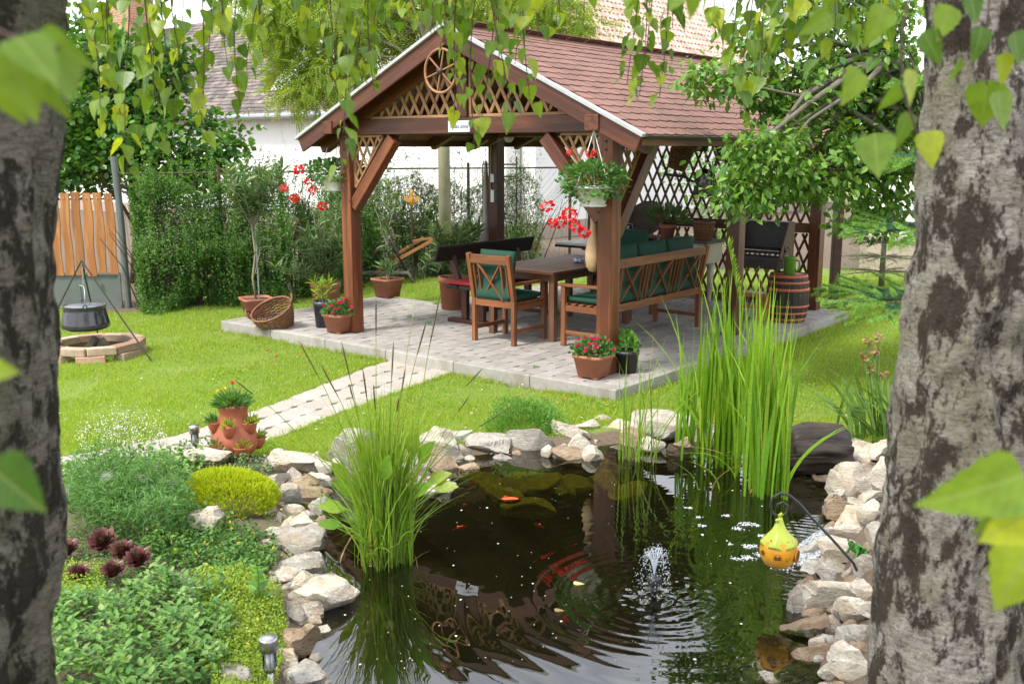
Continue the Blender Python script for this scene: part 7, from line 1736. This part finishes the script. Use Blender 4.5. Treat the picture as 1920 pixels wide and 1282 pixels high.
gm_ = G(428, 958, 0); t = thing('golden_stonecrop', 'bright golden yellow mound of stonecrop in the middle of the bed', 'ground cover', (gm_.x, gm_.y, hz(gm_.x, gm_.y)))
n = 17000; v = rdir(n); v[:, 2] = np.abs(v[:, 2]); lump = (.80 + .42 * vn(v * (1, 1, 1), 3.2, 71, 3))[:, None]; P = v * (.29, .25, .20) * lump * RNG.uniform(.86, 1.03, n)[:, None]
ob('foliage', scatter(LANCE, P, v * .9 + rdir(n) * .45 + (0, 0, .45), rdir(n), RNG.uniform(.016, .034, n)), L_GOLD, t, kind='stuff')
# houseleek rosettes
def houseleek(label, px, py, r, z=.05, tilt=0):
    c = G(px, py, .07); t = thing('houseleek', label, 'houseleek', (c.x, c.y, hz(c.x, c.y) + z - .005)); P = []; A = []; S = []
    for k in range(46):
        a = k * 2.39996; f = k / 46; el = 1.25 - 1.05 * f; P.append((.10 * r * f * math.cos(a), .10 * r * f * math.sin(a), .02 * (1 - f))); A.append((math.cos(a) * math.cos(el), math.sin(a) * math.cos(el), math.sin(el))); S.append(r * (.55 + .55 * f))
    T_ = (OVATE[0] * (1.15, 1, 1) + np.c_[OVATE[0][:, 1] * 0, OVATE[0][:, 1] * 0, .28 * OVATE[0][:, 1] ** 2], OVATE[1]); meshes = []
    for k in range(46):
        o = ob('leaf', scatter(T_, [P[k]], [A[k]], [(-A[k][0] * .3, -A[k][1] * .3, 1)], [S[k]]), L_SEMP, t, True)
    t.rotation_euler = (tilt, 0, 0); return t
for lab, px, py, r, tl in (('tall purple houseleek rosette standing at the back of its group', 195, 1040, .08, .5), ('purple houseleek rosette at the left beside the birch trunk', 128, 1056, .07, .35), ('broad purple houseleek rosette on the right of its group', 262, 1074, .072, .4), ('dusky houseleek rosette low in front of the tall one', 215, 1098, .065, .3), ('small dark houseleek rosette at the bottom of its group', 150, 1104, .062, .3), ('half open houseleek rosette between the tall and the broad one', 232, 1060, .068, .4)):
    houseleek(lab, px, py, r, .05, tl)
carpet('moss_cover', 'low mixed creeping green between the purple houseleeks and the feathery foliage', 'ground cover', [(95, 1175), (95, 1020), (200, 1015), (330, 1060), (330, 1140), (220, 1180)], 5200, RHOMB, L_HEDGE, .045, (.008, .018), .5, sd=23)
carpet('pale_houseleek', 'cluster of pale green houseleeks right of the purple rosettes', 'houseleek', [(390, 1060), (440, 1030), (490, 1045), (470, 1080)], 260, OVATE, L_BUSH, .06, (.02, .036), .6, sd=18)
for k, (px, py, lab) in enumerate(((200, 893, 'fluffy seed head of the pasque flower, second from the left'), (266, 896, 'large fluffy seed head in the middle of the group'), (228, 914, 'fluffy seed head hanging lowest over the feathery leaves'), (305, 905, 'fluffy seed head left in the pair by the golden mound'), (325, 904, 'fluffy seed head right in the pair by the golden mound'), (290, 880, 'highest fluffy seed head near the path'), (128, 922, 'fluffy seed head next to the left birch trunk'))):
    p = AT(px, py, 5.35 + .1 * (k % 3)); g0 = hz(p.x, p.y); t = thing('seed_head', lab, 'seed head', (p.x, p.y, g0)); h = p.z - g0; ob('stalk', tube([(.03, .02, 0), (.01, 0, h * .6), (0, 0, h)], .0022, 5), L_DRY, t)
    v = rdir(170); v[:, 2] = v[:, 2] * .8 + .1; ob('seed_hairs', scatter((NEEDLE[0] * (1.3, 1, 1), NEEDLE[1]), np.tile((0, 0, h), (170, 1)), v, rdir(170), RNG.uniform(.030, .046, 170)), FLUFF, t)
wfp = bedpts([(140, 865), (160, 815), (240, 800), (300, 812), (320, 850), (240, 868)], 260); c = wfp.mean(0); t = thing('white_flowers', 'airy patch of tiny white flowers on thin stalks beside the path', 'flowers', c); stg = Geo()
for p in wfp[:110]: tube([p - c, p - c + (random.gauss(0, .02), random.gauss(0, .02), random.uniform(.06, .19))], .001, 3, stg, False)
ob('stalks', stg, L_FERN, t, kind='stuff'); q = np.repeat(wfp, 4, 0) - c; q[:, 2] += RNG.uniform(.05, .2, len(q)); q += RNG.normal(0, .012, q.shape); ob('petals', scatter(ROUND, q, rdir(len(q)), rdir(len(q)) * .4 + (0, 0, 1), RNG.uniform(.006, .011, len(q))), FL_WHITE, t, kind='stuff')
fy = Geo(); yp = bedpts([(330, 1000), (420, 860), (540, 900), (560, 1000), (520, 1280), (420, 1300), (200, 1200), (330, 1080)], 46); yp[:, 2] += RNG.uniform(.06, .13, 46)
scatter(ROUND, np.repeat(yp, 5, 0), rdir(230) + (0, 0, .4), rdir(230), np.full(230, .009), fy); tag(ob('yellow_flowers', fy, FL_YEL, None), 'tiny yellow flowers scattered over the planted bed', 'flowers', kind='stuff')
pc = AT(258, 852, 6.4); t = thing('pansy', 'small violet pansy at the path edge left of the upper lamp', 'pansy', (pc.x, pc.y, hz(pc.x, pc.y))); ob('stalk', tube([(0, 0, 0), (0, 0, pc.z - t.location.z)], .002, 4), L_FERN, t); flower(t, (0, 0, pc.z - t.location.z), .026, FL_VIO, 9)
wd_ = G(487, 1150, .02); t = thing('weed', 'single young weed with jagged pale green leaves above the stonecrop', 'weed', (wd_.x, wd_.y, hz(wd_.x, wd_.y))); ob('stalk', tube([(0, 0, 0), (.004, 0, .10), (0, 0, .22)], .003, 5), L_BUSH, t)
for k in range(11): a = k * 2.4; ob('leaf', scatter(BIRCH, [(0, 0, .07 + .014 * k)], [(math.cos(a), math.sin(a), .5 + .05 * k)], [(0, 0, 1)], [.085 - .003 * k]), L_BUSH, t)
fp_ = Geo()
for px, py in [(503, 660), (520, 668), (538, 664), (560, 664), (590, 640), (600, 645), (665, 640), (1057, 748), (470, 690)]:
    c = G(px, py, .03); v = rdir(4); scatter(ROUND, np.tile((c.x, c.y, .035), (4, 1)) + RNG.normal(0, .006, (4, 3)), v, rdir(4), np.full(4, .022), fp_)
tag(ob('fallen_petals', fp_, FL_RED, None), 'red petals fallen on the lawn in front of the left post', 'petals', kind='stuff')
# ------------------------------------------------------------------ lawn
FAR = [(-9, 6.2), (9, 6.2), (9, 19), (-9, 19)]
NG = 330000
gxs = RNG.uniform(-1, 1, NG * 2); gd = 6.0 * (16.5 / 6.0) ** (RNG.uniform(0, 1, NG * 2) ** 1.15); gp = np.c_[gxs * gd * .60, gd, np.zeros(NG * 2)]
keepg = ~inside(gp, PATIOW) & ~inside(gp, PATHPOLY) & ~inside(gp, SHORE) & ~inside(gp, BED)
gp = gp[keepg]
ds = dist_line(gp, SHORE, True); ks = ~inside(gp, BEHIND) & (dist_line(gp, [tuple(p) for p in FLINE]) > .35) & (ds > .22 + .18 * vn(gp, 4, 15)) & (vn(gp, 1.3, 25, 3) + .3 * RNG.uniform(0, 1, len(gp)) > .42)
ks &= ~((gp[:, 0] > 1.75) & (gp[:, 0] < 2.35) & (gp[:, 1] < 6.3)); gp = gp[ks][:NG]; n = len(gp); gp[:, 2] = height(gp) - .004
far = gp[:, 1] / 8.0; tuft = vn(gp, 2.2, 33, 3)
hgt = RNG.uniform(.018, .042, n) * (.7 + .7 * tuft); hgt *= np.where(dist_line(gp, PATIOW, True) < .12, 1.25, 1)
Tb = (np.array([(-.085, 0, 0), (.085, 0, 0), (.0, 1, .12)]), [np.array([(0, 1, 2)])])
ax = RNG.normal(0, .42, (n, 3)); ax[:, 2] = 1
lg_ = scatter(Tb, gp, ax, rdir(n) * (1, 1, .2), hgt * np.clip(far, .9, 1.5) ** .5)
tag(ob('lawn_grass', lg_, L_GRASS, None), 'short bright green lawn grass', 'grass', kind='stuff')
nl_ = 900; lp_ = gp[RNG.permutation(len(gp))[:nl_]] + (0, 0, .03); tag(ob('lawn_litter', scatter(RHOMB, lp_, rdir(nl_) * (1, 1, .2), (0, 0, 1), RNG.uniform(.012, .035, nl_)), leafmat('pale fallen leaf', (.50, .44, .24), (.30, .22, .10), .2, .7, c3=(.75, .72, .62)), None), 'small pale fallen leaves and clover heads on the lawn', 'litter', kind='stuff')
nc_ = 16000; cp_ = gp[RNG.permutation(len(gp))[:nc_]]; cp_ = cp_[vn(cp_, 1.6, 91, 3) > .55]; cp_[:, 2] += RNG.uniform(.02, .045, len(cp_)); tag(ob('clover', scatter(ROUND, cp_, rdir(len(cp_)) * (1, 1, .3), (0, 0, 1), RNG.uniform(.012, .022, len(cp_))), L_BUSH, None), 'patches of darker clover in the lawn', 'clover', kind='stuff')
eg = []
for line in ([PATIOW[0], PATIOW[1], PATIOW[2]], PATH_UP, PATH_LO):
    pl_ = poly_at(line, RNG.uniform(0, 1, 900)); eg.append(np.c_[pl_ + RNG.normal(0, .025, pl_.shape), np.zeros(900)])
eg = np.concatenate(eg); eg = eg[vn(eg, 2.6, 17, 3) > .42]; eg = eg[~inside(eg, PATIOW)]; n = len(eg); tag(ob('edge_grass', ribbon(eg, nrm(RNG.normal(size=(n, 2))), RNG.uniform(.03, .09, n), RNG.uniform(.2, 1.1, n), RNG.uniform(.0025, .005, n), 3), L_GRASS, None), 'grass creeping over the edges of path and patio', 'grass', kind='stuff')
for px, py in ((768, 595), (806, 608), (740, 600), (1005, 690)):
    c = G(px, py, .121); v = rdir(16); v[:, 2] = abs(v[:, 2]); tag(ob('patio_weed', scatter(LANCE, v * .012, v + (0, 0, .3), rdir(16), RNG.uniform(.025, .05, 16)), L_BUSH, None, loc=c), {768: 'largest small weed growing in the patio joints', 806: 'tiny weed in the patio joints towards the wooden armchair', 740: 'tiny weed in the patio joints beside the left post', 1005: 'tiny weed in the patio joints near the front edge'}[px], 'weed')
nt_ = 2600; tp = np.c_[RNG.uniform(-3.2, 2.4, nt_), RNG.uniform(6.2, 8.8, nt_), np.zeros(nt_)]; kk = (dist_line(tp, SHORE, True) < .62) & (dist_line(tp, SHORE, True) > .26) & ~inside(tp, SHORE) & ~inside(tp, BED) & ~inside(tp, PATHPOLY)
tp = tp[kk]; tp[:, 2] = height(tp); n = len(tp); tag(ob('bank_grass', ribbon(tp, nrm(RNG.normal(size=(n, 2))), RNG.uniform(.04, .11, n), RNG.uniform(.1, .8, n), RNG.uniform(.003, .006, n), 3), L_GRASS, None), 'longer grass tufts along the pond rocks', 'grass', kind='stuff')
# ------------------------------------------------------------------ birches in the foreground
def birchbark(name, white, grey, dark, green, cover, fissure):
    m, t, out = _new(name); v = coords(t, (1, 1, .55)); vw = coords(t, (1, 1, 4.0)); vo_ = coords(t)
    f1 = noise(t, vw, 22, 8, .8, .1); f2 = noise(t, v, 15, 9, .78, .2); f3 = noise(t, vw, 46, 6, .75); f4 = noise(t, vo_, 3.6, 5, .65); f5 = noise(t, vo_, 95, 4, .75); f6 = noise(t, v, 3.6, 5, .65, .3)
    col = ramp(t, f1, [(.36, grey), (.60, white)])
    col = mixc(t, math_(t, 'MULTIPLY', ramp(t, f4, [(.44, 0.0), (.60, 1.0)]), cover), col, green)
    col = mixc(t, ramp(t, f3, [(.55, 0.0), (.66, .8)]), col, tuple(x * 1.7 for x in dark))
    fi = math_(t, 'ADD', f2, math_(t, 'MULTIPLY', math_(t, 'SUBTRACT', f6, .5), .55)); fs = ramp(t, fi, [(fissure, 0.0), (fissure + .05, 1.0)])
    col = mixc(t, fs, col, mixc(t, f5, dark, tuple(x * 2.6 for x in dark)))
    col = mixc(t, ramp(t, f5, [(.34, .55), (.48, 0.0)]), col, dark)
    h = math_(t, 'SUBTRACT', math_(t, 'ADD', math_(t, 'ADD', f1, f5), math_(t, 'MULTIPLY', f3, -.5)), math_(t, 'MULTIPLY', fs, .9))
    return finish(m, t, out, col, .95, h, 1.0, .02, spec=.2)
BB_R = birchbark('silver birch bark', (.60, .565, .51), (.27, .24, .20), (.042, .034, .026), (.22, .21, .11), .6, .50)
BB_L = birchbark('old birch bark', (.40, .375, .315), (.17, .155, .12), (.03, .027, .02), (.135, .14, .065), .8, .495)
def birch(label, pts, rad, mat, seed, base):
    t = thing('birch_tree', label, 'tree', base); base = Vector(base); n = 110; zs = np.linspace(0, 1, 330); pts = np.array([tuple(Vector(p) - base) for p in pts]); k = np.linspace(0, 1, len(pts)); a = np.arange(n) * 2 * PI / n; V = []
    for z in zs:
        c = np.array([np.interp(z, k, pts[:, i]) for i in range(3)]); r = np.interp(z, k, rad); d = np.stack([np.cos(a), np.sin(a), 0 * a], 1); q = d * r + c
        nn = vn(np.c_[d[:, 0] * r * 1.0, d[:, 1] * r, np.full(n, c[2] * .45)], 9, seed, 3) - .5; n2 = vn(np.c_[d[:, 0] * r, d[:, 1] * r, np.full(n, c[2] * .4)], 34, seed + 2, 2) - .5
        crev = np.clip(vn(np.c_[d[:, 0] * r, d[:, 1] * r, np.full(n, c[2] * .3)], 13, seed + 7, 2) - .6, 0, 1)
        V.append(q + d * (nn * .062 + n2 * .03 - crev * .16)[:, None])
    q = [(i * n + j, i * n + (j + 1) % n, (i + 1) * n + (j + 1) % n, (i + 1) * n + j) for i in range(len(zs) - 1) for j in range(n)]
    ob('trunk', Geo().add(np.concatenate(V), [q]), mat, t, True); return t
gl = hz(-1.09, 2.0); BL = birch('dark rugged old birch trunk filling the left edge', [(-1.30, 2.0, gl - .1), (-1.245, 2.0, .6), (-1.165, 2.0, 1.4), (-1.125, 2.0, 1.9), (-1.045, 2.0, 2.5), (-1.06, 2.05, 3.4), (-1.2, 2.1, 5.2)], [.26, .215, .205, .20, .195, .17, .11], BB_L, 3, (-1.09, 2.0, gl))
gr2 = hz(1.16, 2.6); BR = birch('silver grey birch trunk on the right with peeling bark', [(1.26, 2.6, gr2 - .1), (1.235, 2.6, .55), (1.205, 2.6, 1.15), (1.195, 2.6, 1.6), (1.180, 2.6, 2.1), (1.165, 2.6, 2.5), (1.20, 2.65, 3.4), (1.32, 2.7, 5.2)], [.26, .215, .187, .162, .132, .122, .11, .07], BB_R, 5, (1.16, 2.6, gr2))
ob('bark_scar', Geo().add(*(lambda V, F: (V * (.034, .022, .06) + (1.268 - 1.16, -.096, 1.98 - gr2), [F]))(*ICO[3])), simple('bare orange wood scar', (.36, .20, .085), (.22, .11, .05), .8, 14, bump=.4, vary=0), BR, True)
def pitch_leaves(tree, L):
    """L: list of (pos, axis, normal, size) in world; the 300 largest in view become leaves of their own"""
    b = Vector(tree.location); L.sort(key=lambda q: (Vector(q[0]) - Vector((0, 0, CAM_Z))).length / q[3] + (200 if not seen(q[0]) else 0)); ms = []
    for v in range(4):
        tv = BIRCH[0].copy(); tv[:, 2] += (.12 * v - .2) * tv[:, 1] ** 2 + .06 * (v % 2) * tv[:, 0]; tv[:, 0] *= .86 + .09 * v; me = mesh_np('leaf', tv, BIRCH[1], True); leafco(me, BIRCH); me.materials.append(L_BIRCH); ms.append(me)
    for i, (p, a, n, s) in enumerate(L[:300]): leaf_obj(ms[i % 4], Vector(p) - b, a, n, s, tree)
    R_ = L[300:]
    if R_: o_ = ob('foliage', scatter(BIRCH, np.array([tuple(q[0]) for q in R_]) - np.array(b), np.array([tuple(q[1]) for q in R_]), np.array([tuple(q[2]) for q in R_]), np.array([q[3] for q in R_])), L_BIRCH, tree, kind='stuff')
    if R_: leafco(o_.data, BIRCH)
def seen(p):
    y = p[1] * math.cos(PITCH) - (p[2] - CAM_Z) * math.sin(PITCH); u = p[1] * math.sin(PITCH) + (p[2] - CAM_Z) * math.cos(PITCH)
    return y > .2 and abs(F_PX * p[0] / y) < 960 and abs(F_PX * u / y) < 641
def strand(px, bottom, Y, tw, cat, L, top=3.3, size=.05, dens=1.0, sway=.10):
    b = AT(px, bottom, Y); z = top; pts = []; n = 14; ph = random.uniform(0, 6); sx = random.gauss(0, sway)
    for i in range(n + 1): f = i / n; pts.append(Vector((b.x + sx * (1 - f) ** 1.5 + .012 * math.sin(ph + f * 9), b.y + .3 * sx * (1 - f) + .012 * math.cos(ph + f * 7), top + (b.z - top) * f)))
    tube(pts, np.linspace(.0042, .0012, n + 1), 4, tw, False); ln = top - b.z; m = max(4, int(ln / .030 * dens))
    for j in range(m):
        f = (j + random.random()) / m; i = min(n - 1, int(f * n)); p = pts[i].lerp(pts[i + 1], f * n - i)
        if not seen((p.x, p.y, p.z - .05)) and random.random() < .6: continue
        a = random.uniform(0, 2 * PI); st_l = random.uniform(.008, .02); e = p + Vector((math.cos(a), math.sin(a), -.5)) * st_l; tube([p, e], .0007, 3, tw, False)
        ax = Vector((math.cos(a) * .45, math.sin(a) * .45, random.uniform(-1.15, -.6))); nm = Vector((math.cos(a + random.gauss(0, .7)), math.sin(a + random.gauss(0, .7)), random.uniform(0, .8))); L.append((e, ax, nm, size * random.uniform(.42, 1.25)))
        if random.random() < .05: tube([p, p + Vector((.004, 0, -.03)), p + Vector((.002, .002, -.055))], [.002, .0042, .003], 5, cat, True)
ST = {}
spec = [ # px, bottom, Y
 (165, 120, 3.6), (185, 245, 3.3), (205, 190, 3.5), (225, 215, 3.4), (248, 318, 3.2), (262, 250, 3.5), (285, 265, 3.3), (300, 190, 3.7), (318, 230, 3.3), (345, 170, 3.6), (372, 258, 3.3), (395, 130, 3.6), (425, 125, 3.5), (450, 205, 3.4), (470, 150, 3.6), (490, 110, 3.7), (150, 60, 3.5), (335, 110, 3.8), (410, 80, 3.8),
 (600, 60, 3.6), (625, 180, 3.5), (640, 318, 3.35), (655, 270, 3.45), (668, 150, 3.6), (690, 120, 3.7), (705, 170, 3.6), (570, 60, 3.6), (730, 60, 3.7)]
spec2 = [(830, 90, 3.6), (845, 215, 3.4), (862, 150, 3.5), (885, 278, 3.35), (905, 220, 3.4), (930, 150, 3.5), (955, 222, 3.4), (970, 120, 3.6), (990, 190, 3.5), (1010, 70, 3.7), (800, 60, 3.6), (1040, 50, 3.7),
 (1180, 160, 3.3), (1200, 178, 3.25), (1215, 130, 3.4), (1240, 185, 3.3), (1190, 60, 3.4), (1100, 45, 3.6),
 (1345, 70, 3.4), (1375, 120, 3.4), (1392, 222, 3.3), (1405, 180, 3.5), (1420, 150, 3.4), (1445, 120, 3.5), (1465, 95, 3.4), (1480, 140, 3.5), (1510, 90, 3.5), (1535, 110, 3.4), (1560, 70, 3.3), (1590, 80, 3.5), (1360, 40, 3.5), (1620, 60, 3.4), (1650, 110, 3.3)]
random.seed(21)
for tree, SP, lo, hi, cnt in ((BL, spec, 140, 790, 12), (BR, spec2, 790, 1700, 12)):
    tw, ca, L = Geo(), Geo(), []
    for px, bt, Y in SP: strand(px, bt, Y, tw, ca, L, size=.060, dens=1.0)
    for k in range(cnt): strand(random.uniform(lo, hi), random.uniform(0, 70), random.uniform(3.0, 4.3), tw, ca, L, size=.058)
    ST[tree.name] = (tw, ca, L)
def sprig(L, tw, Y, items, stem=None):
    """big near leaves: px, py of the leaf base, direction on the picture, size"""
    for px, py, dx, dy, s, tn in items:
        p = AT(px, py, Y + random.uniform(-.05, .05)); L.append((p, Vector((dx, random.uniform(-.25, .25), -dy)), Vector((tn, -1, random.uniform(.1, .5))), s))
    if stem: tube([AT(x, y, Y) for x, y in stem], .002, 4, tw, False)
tw, ca, L = ST[BL.name]
sprig(L, tw, .82, [(10, 85, .3, .9, .06, .4), (55, 80, .1, 1, .07, -.5), (95, 85, .3, .9, .05, .9), (-15, 100, .2, .8, .06, .2), (70, 70, .8, .45, .045, -.2), (30, 70, .6, .6, .05, 1.1)], [(-60, 30), (20, 70), (110, 90)])
sprig(L, tw, .75, [(-25, 870, .7, .8, .062, .3), (-40, 690, .9, .15, .03, .8)], [(-80, 700), (-10, 860)])
tw, ca, L = ST[BR.name]
sprig(L, tw, 1.55, [(1560, 30, -.9, .5, .05, .4), (1660, 10, -.4, 1, .065, .3), (1610, 130, -.4, .9, .06, .5), (1640, 250, .1, 1, .07, -.4), (1700, 210, -.1, 1, .065, .6), (1740, 245, .1, .9, .06, -.3), (1700, 130, .2, .9, .055, .9), (1730, 60, .5, .7, .06, -.2), (1780, 10, -.3, 1, .055, .2), (1690, 160, -.7, .8, .05, 1.2)], [(1720, -60), (1690, 60), (1690, 160), (1720, 250)])
sprig(L, tw, 1.75, [(1840, 50, -.1, 1, .06, .3), (1880, 100, .2, 1, .055, .2), (1850, 150, .1, 1, .085, -.3), (1800, 110, -.2, .9, .05, 1.0), (1900, 60, .3, .8, .06, .4), (1870, 170, .2, 1, .07, .4), (1820, -10, .3, 1, .05, .1)], [(1860, -60), (1850, 60), (1850, 160)])
sprig(L, tw, .95, [(1920, 890, -.95, .35, .10, .2), (1935, 960, -.9, .5, .06, .5), (1940, 1010, -.4, 1, .09, -.3), (1910, 900, -.5, .7, .075, .7)], [(2000, 860), (1930, 930), (1940, 1040)])
sprig(L, tw, 1.6, [(1000, -40, .2, 1, .05, .2), (1300, -50, .1, 1, .065, .3), (1285, -30, -.5, .8, .05, -.2), (640, -30, .2, 1, .04, .1), (990, -30, -.2, 1, .04, .3)], [(990, -90), (1000, -40)])
for tree, top in ((BL, 3.3), (BR, 3.3)):
    tw, ca, L = ST[tree.name]; b = Vector(tree.location); tw.V = [v - np.array(b) for v in tw.V]; ob('twigs', tw, BARK_TWIG, tree, kind='stuff')
    if ca.n: ca.V = [v - np.array(b) for v in ca.V]; ob('catkins', ca, simple('brown catkin', (.16, .13, .04), (.10, .075, .03), .8, 60, bump=.3, vary=.2), tree, kind='stuff')
    pitch_leaves(tree, L); lb = Geo(); s = -1 if tree is BL else 1
    for k in range(9):
        x1 = (random.uniform(-1.7, -.2) if tree is BL else random.uniform(-.4, 1.9)); y1 = random.uniform(3.1, 4.2); p0 = Vector((-1.1 if tree is BL else 1.22, 2.05 if tree is BL else 2.64, random.uniform(3.2, 3.6))); p1 = Vector((x1, y1, 3.32))
        tube([p0 - b, p0.lerp(p1, .4) - b + Vector((0, 0, .35)), p0.lerp(p1, .75) - b + Vector((0, 0, .25)), p1 - b], [.03, .02, .011, .004], 6, lb, False)
    n = 8500 if tree is BL else 2600; c = np.array((-1.9, .7, 4.7) if tree is BL else (1.9, 1.7, 4.9)) - np.array(b); v = rdir(n) * RNG.uniform(.2, 1, n)[:, None] ** .5 * ((2.6, 2.0, 1.15) if tree is BL else (1.7, 1.5, 1.2)); kp = vn(v, 1.5, 51, 2) > .40; v = v[kp] + c; n = len(v)
    o_ = ob('shade_crown', scatter(BIRCH, v, rdir(n) * .5 + (0, 0, -.8), rdir(n), RNG.uniform(.045, .07, n)), L_BIRCH, tree, kind='stuff'); leafco(o_.data, BIRCH)  # added unseen leaves overhead; the left mass is set sunward to shade trunks
    ob('branches', lb, BARK_TWIG, tree, True, kind='stuff')
